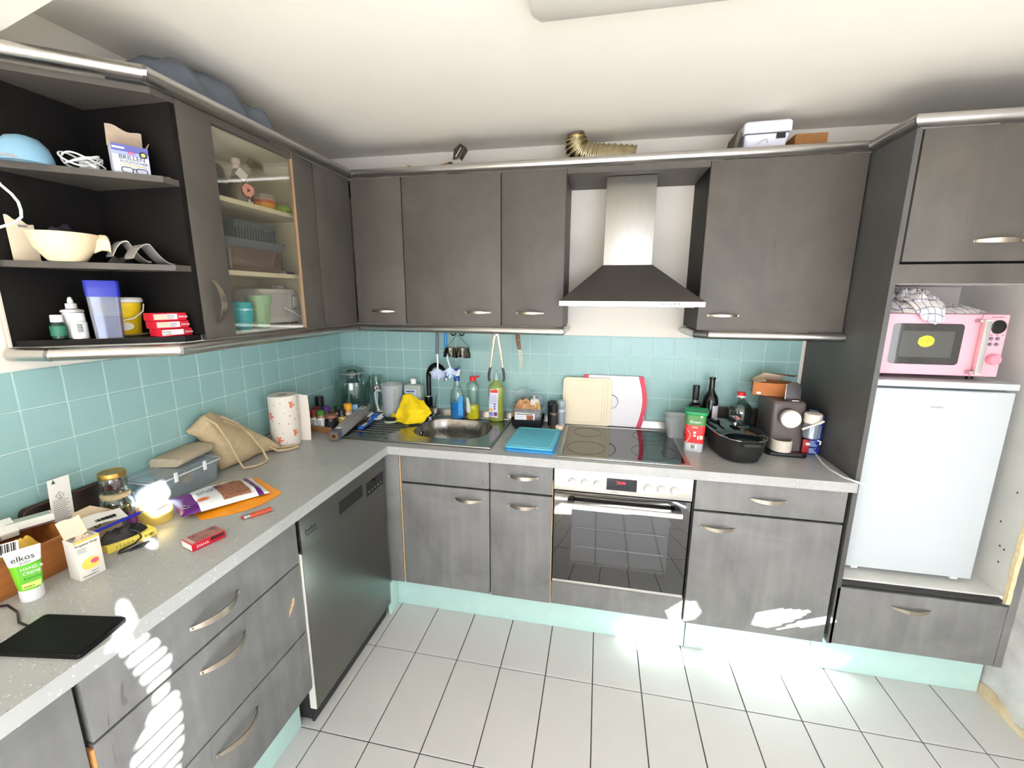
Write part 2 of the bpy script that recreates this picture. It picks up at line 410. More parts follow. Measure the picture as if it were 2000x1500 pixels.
# ceiling (flat) and the white boxed-in beam that cuts the upper left corner
struct(MB().box(-0.12, YB - 0.12, CEIL, XR + 0.12, 0.12, CEIL + 0.1), 'ceiling', plaster_c)
struct(MB().prism([(0.0, -1.451), (0.95, -1.677), (0.88, -1.96), (0.0, -1.75)], 2.25, CEIL), 'trim_3', plaster_c)
# right wall: worn plaster at the foot, the side window, and unseen openings added to aim the sun
OPEN = [(-1.30, -0.72, 0.22, 0.84), (-2.18, -1.32, 0.97, 1.93), (-3.06, -2.66, 1.38, 2.30), (-4.15, -3.25, 0.05, 1.05)]
def wall_with_holes(mb, x0, x1, ya, yb, z0, z1, holes):
    yc = sorted(set([ya, yb] + [h[0] for h in holes] + [h[1] for h in holes]))
    for a, b in zip(yc, yc[1:]):
        hs = sorted([(h[2], h[3]) for h in holes if h[0] <= a and h[1] >= b]); z = z0
        for h0, h1 in hs:
            mb.box(x0, a, z, x1, b, h0); z = h1
        mb.box(x0, a, z, x1, b, z1)
mb = MB(); wall_with_holes(mb, XR, XR + 0.12, YB, -0.0, 0, CEIL, OPEN)
struct(mb, 'wall_right', worn_wall)
mb = MB(); wall_y = [(0.65, 2.85, 0.70, 2.2)]
for (a, b, z0, z1) in [(-0.12, 1.10, 0, CEIL), (3.18, XR + 0.12, 0, CEIL), (1.10, 3.18, 0, 0.62), (1.10, 3.18, 1.95, CEIL)]:
    mb.box(a, YB - 0.12, z0, b, YB, z1)
struct(mb, 'wall_rear', plaster)
mb = MB()
for a, b, z0, z1 in ((1.10, 1.16, 0.62, 1.95), (3.12, 3.18, 0.62, 1.95), (2.11, 2.17, 0.68, 1.89), (1.16, 3.12, 0.62, 0.68), (1.16, 3.12, 1.89, 1.95)):
    mb.box(a, YB - 0.06, z0, b, YB - 0.01, z1)
struct(mb, 'window_1', white_pl)
# bare broken plaster edge where the skirting is missing along the right wall
mb = MB(); rnd = random.Random(5)
N_ = 46; prev = None
lo = []; hi = []
for k in range(N_ + 1):
    y = -0.50 - 1.3 * k / N_
    lo.append((y, 0.0)); hi.append((y, 0.034 + 0.016 * rnd.random() + 0.014 * math.sin(k * 0.7)))
mb.loops([[(XR - 0.001, y, z) for (y, z) in lo + hi[::-1]], [(XR - 0.006, y, z) for (y, z) in lo + hi[::-1]]])
struct(mb, 'baseboard_right', cabmat('raw_plaster', (176, 140, 96), (236, 222, 190), 0.2, (120, 84, 52)))
# added unseen boards in the side openings, cut to shape the sun patches
def sun_mask(name, y0, y1, z0, z1, polys, mat, row=0.010, x=None, pitch=0.0, gap=0.0):
    """added board with openings cut to shape the sun: rows of board left standing around the openings"""
    x = XR + 0.055 if x is None else x
    mb = MB(); n = int(round((z1 - z0) / row))
    for k in range(n):
        a, b = z0 + (z1 - z0) * k / n, z0 + (z1 - z0) * (k + 1) / n; zc = (a + b) / 2; iv = []
        for pl, striped in polys:
            if striped and pitch and ((zc - z0) % pitch) > gap: continue
            xs = []
            for (ya, za), (yb, zb) in zip(pl, pl[1:] + pl[:1]):
                if (za > zc) != (zb > zc): xs.append(ya + (yb - ya) * (zc - za) / (zb - za))
            xs.sort(); iv += list(zip(xs[::2], xs[1::2]))
        iv.sort(); y = y0
        for p, q in iv:
            if p > y: mb.box(x, y, a, x + 0.010, p, b)
            y = max(y, q)
        if y < y1: mb.box(x, y, a, x + 0.010, y1, b)
    return struct(mb, name, mat, smooth=False)
sun_mask('sun_mask_2', -1.30, -0.72, 0.22, 0.84, [  # added board, holes shape the sun on plinth, floor and cabinet fronts
    ([(-1.20, .640), (-1.15, .640), (-1.085, .575), (-1.10, .49), (-1.15, .46), (-1.25, .555)], False),
    ([(-1.01, .520), (-.96, .505), (-.84, .405), (-.76, .300), (-.775, .262), (-.86, .270), (-1.00, .355), (-1.05, .42)], False),
    ([(-1.182, .765), (-1.150, .803), (-1.125, .785), (-1.112, .72), (-1.125, .685), (-1.17, .70)], False),
    ([(-1.015, .665), (-.97, .668), (-.915, .630), (-.935, .600), (-.985, .575), (-1.02, .61)], False),
    ([(-.975, .565), (-.925, .595), (-.885, .590), (-.868, .545), (-.905, .548)], False)], white_pl)
sun_mask('sun_mask_3', -3.06, -2.66, 1.38, 2.30, [  # added board, slits and holes shape the sun on drawers and worktop
    ([(-2.962, 2.035), (-2.950, 2.030), (-2.955, 2.00), (-2.985, 1.965), (-3.02, 1.975), (-2.985, 2.005)], False),
    ([(-3.00, 1.965), (-2.95, 1.955), (-2.92, 1.905), (-2.895, 1.84), (-2.905, 1.79), (-2.915, 1.76), (-2.893, 1.725), (-2.895, 1.66), (-2.90, 1.60), (-2.92, 1.53), (-2.93, 1.42), (-2.98, 1.42), (-3.005, 1.52), (-3.015, 1.60), (-3.012, 1.68), (-2.975, 1.715), (-2.945, 1.765), (-2.955, 1.81), (-2.97, 1.86)], True),
    ([(-2.80, 2.20), (-2.76, 2.262), (-2.71, 2.262), (-2.69, 2.21), (-2.73, 2.165), (-2.78, 2.165)], False),
    ([(-2.842, 2.100), (-2.825, 2.118), (-2.812, 2.100), (-2.828, 2.088)], False)], white_pl, row=0.0075, pitch=0.034, gap=0.020)
# unseen board added behind the side window's light to block the sun
struct(MB().box(XR + 0.06, -2.18, 0.97, XR + 0.07, -1.32, 1.93), 'sun_blocker', white_pl)
# ================================================================== WORKTOP, PLINTHS, BASE UNITS
mb = MB()
ZB = 0.883
for a in ((0.0, -2.62, 0.603, -0.6), (0.0, -0.6, 0.60, 0.0), (0.60, -0.6, 1.05, -0.472), (0.60, -0.088, 1.05, 0.0), (1.05, -0.6, 2.588, 0.0)):
    mb.box(a[0], a[1], ZB, a[2], a[3], ZC)
bmesh.ops.remove_doubles(mb.bm, verts=mb.bm.verts, dist=1e-5)
wt = solo(mb, 'worktop', 'pale grey speckled L-shaped kitchen worktop running along both walls', 'worktop', counter, (0, 0, ZB), smooth=False)
def plinth(x0, y0, x1, y1, label, h=0.18):
    return solo(MB().box(x0, y0, 0.0005, x1, y1, h), 'plinth', label, 'plinth', plinth_mat, ((x0 + x1) / 2, (y0 + y1) / 2, 0), bevel=0.0015)
plinth(0.50, -0.514, 2.03, -0.498, 'mint green plinth board below the sink and oven units')
plinth(2.035, -0.514, 2.56, -0.498, 'mint green plinth board below the wide cabinet right of the oven')
plinth(2.562, -0.516, 3.205, -0.500, 'mint green plinth board below the fridge cabinet, rightmost')
plinth(0.50, -2.6, 0.516, -1.225, 'mint green plinth board below the left drawer unit')
plinth(0.560, -0.603, 0.576, -0.515, 'short mint green plinth return in the inner corner beside dishwasher', 0.176)
def carc(T_, x0, x1, y0, y1, z0, z1, mat=None, t=0.016, front='y', name='body', top=True):
    """open-fronted carcass: two sides, floor, back, top rails"""
    m = MB()
    if front == 'y':
        m.box(x0, y0, z0, x0 + t, y1, z1); m.box(x1 - t, y0, z0, x1, y1, z1)
        m.box(x0 + t, y0, z0, x1 - t, y1, z0 + t); m.box(x0 + t, y1 - 0.006, z0 + t, x1 - t, y1, z1)
        if top: m.box(x0 + t, y0, z1 - t, x1 - t, y0 + 0.09, z1)
    else:
        m.box(x0, y0, z0, x1, y0 + t, z1); m.box(x0, y1 - t, z0, x1, y1, z1)
        m.box(x0, y0 + t, z0, x1, y1 - t, z0 + t); m.box(x0, y0 + t, z0 + t, x0 + 0.006, y1 - t, z1)
        if top: m.box(x1 - 0.09, y0 + t, z1 - t, x1, y1 - t, z1)
    return T_.p(m, name, mat or cab_edge)
def front_y(T_, name, x0, x1, z0, z1, yf=-0.575, th=0.019, mat=None, hx=None, hz=None, proj=0.028):
    d = T_.p(MB().box(x0, yf, z0, x1, yf + th, z1), name, mat or cab_lo, bevel=0.0025)
    if hx is not None:
        T_.p(bow((hx, yf, hz), UX, -UY, UZ, half=0.070, proj=proj, w=0.017), 'handle', nickel, d)
    return d
def front_x(T_, name, y0, y1, z0, z1, xf=0.575, th=0.019, mat=None, hy=None, hz=None):
    d = T_.p(MB().box(xf - th, y0, z0, xf, y1, z1), name, mat or cab_lo, bevel=0.0025)
    if hy is not None:
        T_.p(bow((xf, hy, hz), UY, UX, UZ, half=0.076, proj=0.034, w=0.021), 'handle', nickel, d)
    return d
Z0, Z1, ZS = 0.18, 0.875, 0.733
# sink unit with filler panel
t = T('base_cabinet', 'grey corner base cabinet under the sink with blank panel over one door', 'cabinet', (0.875, -0.3, 0.18))
carc(t, 0.56, 1.099, -0.556, -0.01, Z0, 0.72, top=False)
t.p(MB().box(0.56, -0.578, 0.182, 0.645, -0.558, 0.882), 'filler_panel', cab_lo, bevel=0.002)
t.p(MB().box(0.6465, -0.572, 0.182, 0.6515, -0.556, 0.882), 'edge_strip', chip)
front_y(t, 'false_drawer_front', 0.655, 1.0985, ZS + 0.006, Z1 + 0.006)
front_y(t, 'door', 0.655, 1.0985, 0.181, ZS - 0.004, hx=0.997, hz=0.678)
t = T('base_cabinet', 'narrow grey base cabinet between sink unit and oven, one drawer over one door', 'cabinet', (1.25, -0.3, 0.18))
carc(t, 1.1, 1.398, -0.556, -0.01, Z0, 0.88)
front_y(t, 'drawer', 1.1035, 1.396, ZS + 0.006, Z1 + 0.006, hx=1.262, hz=0.818)
front_y(t, 'door', 1.1035, 1.396, 0.178, ZS - 0.004, hx=1.262, hz=0.673)
t.p(MB().box(1.3965, -0.574, 0.181, 1.3995, -0.557, 0.81), 'edge_strip', chip)
t = T('base_cabinet', 'wide grey base cabinet right of the oven, one drawer over one door with drip stains', 'cabinet', (2.30, -0.3, 0.18))
carc(t, 2.002, 2.572, -0.556, -0.01, Z0, 0.88)
front_y(t, 'drawer', 2.006, 2.573, ZS + 0.006, Z1 + 0.006, hx=2.286, hz=0.81)
front_y(t, 'door', 2.006, 2.573, 0.178, ZS - 0.004, hx=2.106, hz=0.664)
# ---------------------------------------------------------------- oven
t = T('oven', 'built-in stainless oven with black glass door, six round knobs and red clock', 'oven', (1.70, -0.3, 0.30))
t.p(MB().box(1.41, -0.555, 0.312, 1.99, -0.03, 0.868), 'body', cab_edge)
pnl = t.p(MB().box(1.404, -0.585, 0.776, 1.992, -0.556, 0.876), 'control_panel', inox_p, bevel=0.002)
knob_w = M('knob_bright', (226, 224, 220), 0.3, 0.3)
for i, kx in enumerate((1.483, 1.538, 1.593, 1.808, 1.863, 1.918)):
    k = MB(); k.lathe([(0.0155, 0), (0.0155, -0.003), (0.0140, -0.004), (0.0135, -0.021), (0.0115, -0.023), (0.0, -0.023)], (kx, -0.585, 0.8205), 24, 'y')
    ko = t.p(k, 'knob', knob_w, pnl)
    t.p(MB().lathe([(0.0172, 0), (0.0172, -0.0012), (0.0, -0.0012)], (kx, -0.585, 0.8205), 24, 'y'), 'knob_ring', M('ring_grey', (120, 118, 116), 0.4, 0.5), pnl)
ik = M('print_grey', (130, 128, 126), 0.6)
for kx in (1.483, 1.538, 1.593, 1.863, 1.918):
    q = MB()
    for a, b, c, d in ((-.004, -.004, .004, -.0033), (-.004, .0033, .004, .004), (-.004, -.004, -.0033, .004), (.0033, -.004, .004, .004)):
        q.box(kx + a, -0.5855, 0.852 + b, kx + c, -0.5849, 0.852 + d)
    t.p(q, 'symbol', ik, pnl)
text('I', 0.009, ik, pnl, (1.806, -0.5852, 0.848), UX, UZ, off=t.loc)
dsp = t.p(MB().box(1.634, -0.5862, 0.7965, 1.763, -0.5845, 0.852), 'display', M('display_glass', (26, 28, 31), 0.08), pnl)
text('22:06', 0.017, M('led_red', (255, 40, 60), 0.5, emis=3.0), dsp, (1.678, -0.5865, 0.828), UX, UZ, off=t.loc, name='clock_digits')
text('SIEMENS', 0.0085, ik, pnl, (1.655, -0.5858, 0.784), UX, UZ, off=t.loc)
og = M('oven_glass', (9, 9, 11), 0.035, ior=2.1)
dr = t.p(MB().box(1.406, -0.583, 0.322, 1.990, -0.556, 0.770), 'door', og, bevel=0.002)
t.p(MB().box(1.406, -0.584, 0.308, 1.990, -0.556, 0.3215), 'door_trim', inox_p, dr, bevel=0.001)
t.p(MB().box(1.487, -0.5837, 0.414, 1.910, -0.5829, 0.685), 'viewing_window', M('oven_window', (30, 31, 34), 0.05, ior=2.1), dr)
q = MB()
for zz in (0.60, 0.505): q.tube([(1.50, -0.5845, zz), (1.895, -0.5845, zz)], 0.0012, 6)
t.p(q, 'oven_rack', M('rack_grey', (120, 122, 126), 0.3, 0.7), dr)
q = MB(); q.box(1.462, -0.636, 0.716, 1.952, -0.622, 0.736)
t.p(q, 'handle', M('handle_bar', (226, 222, 214), 0.3, 0.4), dr, bevel=0.003)
q = MB()
for xx in (1.468, 1.925): q.box(xx, -0.623, 0.710, xx + 0.022, -0.582, 0.744)
t.p(q, 'handle_bracket', blk_plast, dr, bevel=0.003)
t = T('oven_housing', 'grey housing panel below the oven door', 'panel', (1.70, -0.3, 0.18))
t.p(MB().box(1.402, -0.575, 0.181, 1.996, -0.557, 0.300), 'front_panel', cab_lo, bevel=0.002)
t.p(MB().box(1.402, -0.556, 0.181, 1.996, -0.02, 0.197), 'body', cab_edge)
# ---------------------------------------------------------------- dishwasher
t = T('dishwasher', 'stainless steel dishwasher with black display in the left run', 'dishwasher', (0.30, -0.91, 0.02))
t.p(MB().box(0.03, -1.205, 0.02, 0.550, -0.612, 0.872), 'body', cab_edge)
dsteel = steel('dishwasher_steel', (128, 128, 124), 0.30, (2, 2, 50), 0.04)
dd = t.p(MB().box(0.551, -1.205, 0.075, 0.580, -0.606, 0.732), 'door', dsteel, bevel=0.002)
t.p(MB().box(0.551, -1.2085, 0.075, 0.577, -1.2055, 0.732), 'door_edge', M('edge_white', (222, 218, 208), 0.5), dd)
pn = t.p(MB().box(0.551, -1.205, 0.734, 0.583, -0.606, 0.872), 'control_panel', dsteel, bevel=0.002)
t.p(MB().box(0.5825, -0.980, 0.764, 0.5838, -0.806, 0.819), 'grip_recess', blk_matte, pn)
t.p(MB().box(0.5825, -0.772, 0.742, 0.5838, -0.622, 0.806), 'display', blk_gloss, pn)
for k in range(5):
    t.p(MB().box(0.5837, -0.755 + k * 0.026, 0.756, 0.5841, -0.747 + k * 0.026, 0.761), 'indicator', M('indicator_pale', (150, 150, 150), 0.5), pn)
text('beko', 0.030, ink, pn, (0.5834, -1.185, 0.798), UY, UZ, off=t.loc)
t.p(MB().box(0.5832, -1.182, 0.788, 0.5836, -1.122, 0.791), 'logo_line', ink, pn)
t.p(MB().box(0.545, -1.20, 0.004, 0.556, -0.62, 0.072), 'kick_panel', M('kick_dark', (44, 44, 42), 0.6))
# ---------------------------------------------------------------- left drawers
t = T('drawer_unit', 'grey three-drawer base unit left of the dishwasher with bow handles', 'cabinet', (0.30, -1.53, 0.18))
carc(t, 0.01, 0.555, -1.858, -1.214, Z0, 0.88, front='x')
front_x(t, 'drawer', -1.855, -1.2165, 0.709, 0.881, hy=-1.548, hz=0.785)
d2 = front_x(t, 'drawer', -1.855, -1.2165, 0.433, 0.703, hy=-1.541, hz=0.644)
front_x(t, 'drawer', -1.855, -1.2165, 0.181, 0.427, hy=-1.535, hz=0.362)
q = MB(); q.loops([[(0.5752, y, z) for y, z in ((-1.292, .545), (-1.276, .56), (-1.262, .575), (-1.258, .60), (-1.268, .60), (-1.275, .585), (-1.287, .57))], [(0.5757, y, z) for y, z in ((-1.292, .545), (-1.276, .56), (-1.262, .575), (-1.258, .60), (-1.268, .60), (-1.275, .585), (-1.287, .57))]])
t.p(q, 'chipped_spot', chip, d2)
t.p(MB().box(0.553, -1.861, 0.20, 0.5735, -1.8555, 0.695), 'worn_edge', M('worn_orange_edge', (190, 132, 78), 0.7, var=0.2, scale=40))
t = T('base_cabinet', 'grey base cabinet at the near end of the left run, plain scratched door', 'cabinet', (0.30, -2.2, 0.18))
carc(t, 0.01, 0.555, -2.47, -1.868, Z0, 0.88, front='x')
front_x(t, 'door', -2.47, -1.868, 0.181, 0.881)
# ---------------------------------------------------------------- fridge cabinet
t = T('tall_cabinet', 'tall dark grey cabinet housing the fridge and microwave at the right end', 'cabinet', (2.89, -0.3, 0.18))
t.p(MB().box(2.5885, -0.575, 0.18, 2.606, -0.008, 2.190), 'side_panel', cabmat('laminate_side', (66, 66, 64), (82, 81, 79), 0.2))
t.p(MB().box(3.178, -0.555, 0.18, 3.196, -0.008, 2.190), 'side_panel', white_in)
t.p(MB().box(2.606, -0.556, 0.468, 3.178, -0.03, 0.486), 'shelf', white_in)
t.p(MB().box(2.606, -0.555, 1.682, 3.178, -0.03, 1.698), 'shelf', white_in)
t.p(MB().box(2.606, -0.03, 0.18, 3.178, -0.012, 2.19), 'back_panel', M('niche_back', (196, 190, 182), 0.6))
t.p(MB().box(2.606, -0.555, 2.172, 3.178, -0.03, 2.19), 'top_panel', cab_edge)
t.p(MB().box(2.6065, -0.574, 1.682, 3.205, -0.556, 1.748), 'rail', cab_up)
t.p(MB().box(2.594, -0.5745, 0.464, 3.16, -0.5565, 0.480), 'shelf_edge', cab_edge)
e = MB(); rnd = random.Random(3); N_ = 40
pl = [(3.172 + 0.004 * rnd.random(), 0.462 + (1.68 - 0.462) * k / N_) for k in range(N_ + 1)]; pr = [(3.186 + 0.005 * rnd.random(), z) for _, z in pl]
e.loops([[(x, -0.5735, z) for x, z in pl + pr[::-1]], [(x, -0.556, z) for x, z in pl + pr[::-1]]])
t.p(e, 'raw_edge', M('raw_edge_pale', (232, 212, 168), 0.85, var=0.12, scale=60))
t.p(MB().box(3.187, -0.573, 0.18, 3.2135, -0.556, 2.19), 'filler_panel', cab_lo)
front_y(t, 'drawer', 2.594, 3.184, 0.182, 0.452, hx=2.863, hz=0.392)
front_y(t, 'door', 2.613, 3.20, 1.757, 2.188, mat=cab_up, hx=2.885, hz=1.823)
hi = MB()
for a in ((3.1776, -0.50, 0.60), (3.1776, -0.51, 0.66), (3.1776, -0.49, 0.665), (3.1776, -0.505, 0.90), (3.1776, -0.47, 0.76)): hi.cyl((a[0], a[1], a[2]), 0.004, -0.0006, 'x', 8)
t.p(hi, 'screw_hole', M('hole_dark', (70, 66, 60), 0.9))
# fridge
t = T('fridge', 'white undercounter fridge standing in the tall cabinet niche', 'fridge', (2.868, -0.28, 0.486))
t.p(MB().box(2.645, -0.455, 0.50, 3.092, -0.05, 1.296), 'body', white_gl, bevel=0.004)
fd = t.p(MB().box(2.640, -0.505, 0.512, 3.098, -0.458, 1.288), 'door', white_gl, bevel=0.006)
t.p(MB().box(2.638, -0.512, 1.297, 3.100, -0.05, 1.322), 'top_panel', white_gl, bevel=0.005)
t.p(MB().box(2.68, -0.5065, 1.268, 3.04, -0.5045, 1.283), 'grip_groove', M('groove_grey', (196, 200, 204), 0.4), fd, bevel=0.0006)
text('exquisit', 0.014, M('logo_silver', (150, 152, 156), 0.3, 0.6), fd, (2.835, -0.5055, 1.218), UX, UZ, off=t.loc)
for xx in (2.67, 3.05): t.p(MB().cyl((xx, -0.44, 0.4862), 0.014, 0.016), 'foot', white_pl)
for xx in (2.67, 3.03): t.p(MB().box(xx, -0.50, 0.503, xx + 0.025, -0.47, 0.512), 'hinge_cap', white_pl)
# ---------------------------------------------------------------- sink
t = T('sink', 'stainless steel inset sink with ribbed draining board', 'sink', (0.69, -0.3, ZC))
bc, bw, bd = (0.825, -0.278), 0.405, 0.335
def bl(s, z, r=0.13): return [(x, y, z) for x, y in rrect(bc[0], bc[1], bw * s, bd * s, r * s, 10)]
outer = []
m = MB()
X0, X1, Y0, Y1 = 0.272, 1.098, -0.548, -0.048
inner = rrect(bc[0], bc[1], bw, bd, 0.13, 10)
vi = [m.bm.verts.new((x, y, ZC + 0.006)) for x, y in inner]
def toedge(x, y):
    dx, dy = x - bc[0], y - bc[1]; k = 1e9
    if dx > 1e-9: k = min(k, (X1 - 0.012 - bc[0]) / dx)
    if dx < -1e-9: k = min(k, (X0 + 0.012 - bc[0]) / dx)
    if dy > 1e-9: k = min(k, (Y1 - 0.012 - bc[1]) / dy)
    if dy < -1e-9: k = min(k, (Y0 + 0.012 - bc[1]) / dy)
    return (bc[0] + dx * k, bc[1] + dy * k)
ring = [toedge(x, y) for x, y in inner]
full = []
crn = [(X1 - .012, Y1 - .012), (X0 + .012, Y1 - .012), (X0 + .012, Y0 + .012), (X1 - .012, Y0 + .012)]
vo = [m.bm.verts.new((x, y, ZC + 0.008)) for x, y in ring]
n = len(inner)
for i in range(n):
    j = (i + 1) % n
    a, b = ring[i], ring[j]
    c = [q for q in crn if min(abs(q[0] - a[0]), abs(q[1] - a[1])) < 1e-6 and min(abs(q[0] - b[0]), abs(q[1] - b[1])) < 1e-6 and not (abs(a[0] - b[0]) < 1e-6 or abs(a[1] - b[1]) < 1e-6)]
    if c:
        vc = m.bm.verts.new((c[0][0], c[0][1], ZC + 0.008)); m.face([vi[i], vo[i], vc, vo[j], vi[j]])
    else: m.face([vi[i], vo[i], vo[j], vi[j]])
t.p(m, 'deck', inox_s, smooth=False)
m = MB(); m.loops([bl(1.0, ZC + 0.006), bl(0.985, ZC + 0.001), bl(0.95, ZC - 0.06), bl(0.90, ZC - 0.13), bl(0.80, ZC - 0.152), bl(0.3, ZC - 0.158), bl(0.1, ZC - 0.160)], cap0=False)
t.p(m, 'basin', steel('stainless_basin', (150, 146, 140), 0.27, (4, 40, 4), 0.12), ang=60)
m = MB(); rx = [(X0, Y0), (X1, Y0), (X1, Y1), (X0, Y1)]
m.box(X0, Y0, ZC + .0003, X1, Y0 + .013, ZC + .012); m.box(X0, Y1 - .013, ZC + .0003, X1, Y1, ZC + .012)
m.box(X0, Y0 + .013, ZC + .0003, X0 + .013, Y1 - .013, ZC + .012); m.box(X1 - .013, Y0 + .013, ZC + .0003, X1, Y1 - .013, ZC + .012)
t.p(m, 'rim', inox_s, bevel=0.003)
for k in range(9):
    yy = -0.44 + k * 0.036
    m = MB(); m.tube([(0.315, yy, ZC + .006), (0.33, yy, ZC + .0085), (0.56 - 0.01 * abs(k - 4), yy, ZC + .0085), (0.575 - 0.01 * abs(k - 4), yy, ZC + .006)], 0.0045, 8)
    t.p(m, 'drainer_rib', inox_s)
m = MB(); m.cyl((bc[0] + 0.06, bc[1], ZC - .1605), 0.045, 0.004); t.p(m, 'drain', chrome)
m = MB(); m.tube(arc((bc[0] - bw * .47, bc[1] + 0.02, ZC - .045), 0.017, 0, 360, 20, 'yz')[:-1], 0.003, 6, True); t.p(m, 'overflow_ring', chrome)
m = MB(); m.cyl((bc[0] - bw * .473, bc[1] + 0.02, ZC - .045), 0.014, 0.003, 'x'); t.p(m, 'overflow_hole', blk_matte)
m = MB(); m.tube(arc((0.53, -0.505, ZC + .0085), 0.026, 150, 370, 14, 'xy'), 0.0015, 6); t.p(m, 'pop_up_mark', blk_plast)
# tap
t = T('tap', 'black gooseneck mixer tap with chrome lever on the sink', 'tap', (0.612, -0.098, ZC + 0.0085))
t.p(MB().lathe([(0.030, 0), (0.030, 0.006), (0.024, 0.010), (0, 0.010)], (0.612, -0.098, ZC + 0.0085)), 'base_ring', chrome)
t.p(MB().lathe([(0.0235, 0.010), (0.0235, 0.118), (0.020, 0.122), (0, 0.122)], (0.612, -0.098, ZC + 0.0085)), 'body', blk_gloss)
t.p(MB().lathe([(0.017, 0.122), (0.017, 0.130), (0, 0.130)], (0.612, -0.098, ZC + 0.0085)), 'collar', chrome)
pts = [(0.612, -0.088, ZC + 0.13), (0.612, -0.088, ZC + 0.245)] + [(0.612 + 0.066 * (1 - math.cos(R(a))), -0.088 - 0.035 * (1 - math.cos(R(a))), ZC + 0.245 + 0.078 * math.sin(R(a))) for a in range(15, 166, 15)]
e_ = Vector(pts[-1]); d_ = (e_ - Vector(pts[-2])).normalized()
t.p(MB().tube(pts, 0.0142, 14), 'spout', blk_gloss)
t.p(MB().tube([e_, e_ + d_ * 0.022], 0.0145, 14), 'nozzle', chrome)
t.p(MB().cyl((0.622, -0.098, ZC + 0.052), 0.026, 0.03, 'x', 20), 'lever_hub', M('hub_steel', (150, 146, 140), 0.3, 0.9))
t.p(MB().tube([(0.650, -0.10, ZC + 0.060), (0.668, -0.115, ZC + 0.145)], 0.0032, 8), 'lever', chrome)
# hob
t = T('hob', 'black ceramic hob with steel frame set in the worktop', 'hob', (1.695, -0.32, ZC))
m = MB(); hx0, hx1, hy0, hy1 = 1.410, 1.983, -0.570, -0.070
m.box(hx0, hy0, ZC + .0003, hx1, hy0 + .022, ZC + .007); m.box(hx0, hy1 - .014, ZC + .0003, hx1, hy1, ZC + .007)
m.box(hx0, hy0 + .022, ZC + .0003, hx0 + .020, hy1 - .014, ZC + .007); m.box(hx1 - .020, hy0 + .022, ZC + .0003, hx1, hy1 - .014, ZC + .007)
t.p(m, 'frame', inox, bevel=0.002)
hp = t.p(MB().box(hx0 + .020, hy0 + .022, ZC + .0004, hx1 - .020, hy1 - .014, ZC + .0055), 'glass_plate', M('ceran', (10, 11, 11), 0.03, ior=1.9))
zr = M('zone_ring', (58, 58, 58), 0.4)
for cx, cy, rr in ((1.535, -0.43, 0.088), (1.535, -0.19, 0.070), (1.845, -0.42, 0.100), (1.845, -0.19, 0.080)):
    t.p(MB().tube(arc((cx, cy, ZC + .0055), rr, 0, 360, 48, 'xy')[:-1], 0.0011, 5, True), 'cooking_zone', zr, hp)
# ================================================================== WALL UNITS
U0, U1 = 1.487, 2.190
def udoor_y(t, x0, x1, hx=None, name='door'):
    d = t.p(MB().box(x0, -0.330, U0 - 0.002, x1, -0.312, U1), name, cab_up, bevel=0.002)
    if hx is not None: t.p(bow((hx, -0.330, 1.551), UX, -UY, UZ, half=0.066, proj=0.026), 'handle', nickel, d)
    return d
# corner unit (L-shaped)
t = T('wall_cabinet', 'grey corner wall cabinet with one door on each side of the inner corner', 'cabinet', (0.17, -0.17, U0))
m = MB()
for z in (U0, U1 - .016): m.prism([(0.007, -0.006), (0.60, -0.006), (0.60, -0.311), (0.311, -0.311), (0.311, -0.605), (0.007, -0.605)], z, z + .016)
m.box(0.585, -0.311, U0 + .016, 0.60, -0.006, U1 - .016); m.box(0.007, -0.605, U0 + .016, 0.311, -0.59, U1 - .016)
t.p(m, 'body', cab_edge)
t.p(MB().box(0.3345, -0.330, U0 - 0.002, 0.601, -0.312, U1), 'door', cab_up, bevel=0.002)
t.p(bow((0.478, -0.330, 1.551), UX, -UY, UZ, half=0.066, proj=0.026), 'handle', nickel)
t.p(MB().box(0.312, -0.604, U0 - 0.002, 0.330, -0.335, U1), 'door', cab_up, bevel=0.002)
t = T('wall_cabinet', 'grey wall cabinet above the sink, wide single door with handle at its right', 'cabinet', (0.85, -0.17, U0))
carc(t, 0.6045, 1.0985, -0.311, -0.006, U0, U1); udoor_y(t, 0.606, 1.0975, 0.984)
t = T('wall_cabinet', 'narrow grey wall cabinet left of the cooker hood', 'cabinet', (1.25, -0.17, U0))
carc(t, 1.1, 1.40, -0.311, -0.006, U0, U1, mat=cab_up); udoor_y(t, 1.1025, 1.399, 1.243)
t = T('wall_cabinet', 'wide grey wall cabinet right of the cooker hood, smeared door', 'cabinet', (2.29, -0.17, U0))
carc(t, 2.0, 2.580, -0.311, -0.006, U0, U1, mat=cab_in); udoor_y(t, 2.001, 2.5815, 2.104)
# bridge board over hood
t = T('bridge_shelf', 'dark board bridging the two wall cabinets over the cooker hood', 'shelf', (1.70, -0.17, 2.155))
t.p(MB().box(1.4015, -0.330, 2.168, 1.9985, -0.006, 2.19), 'board', cab_up)
t.p(MB().box(1.4015, -0.3301, 2.165, 1.9985, -0.318, 2.1675), 'front_edge', cab_up)
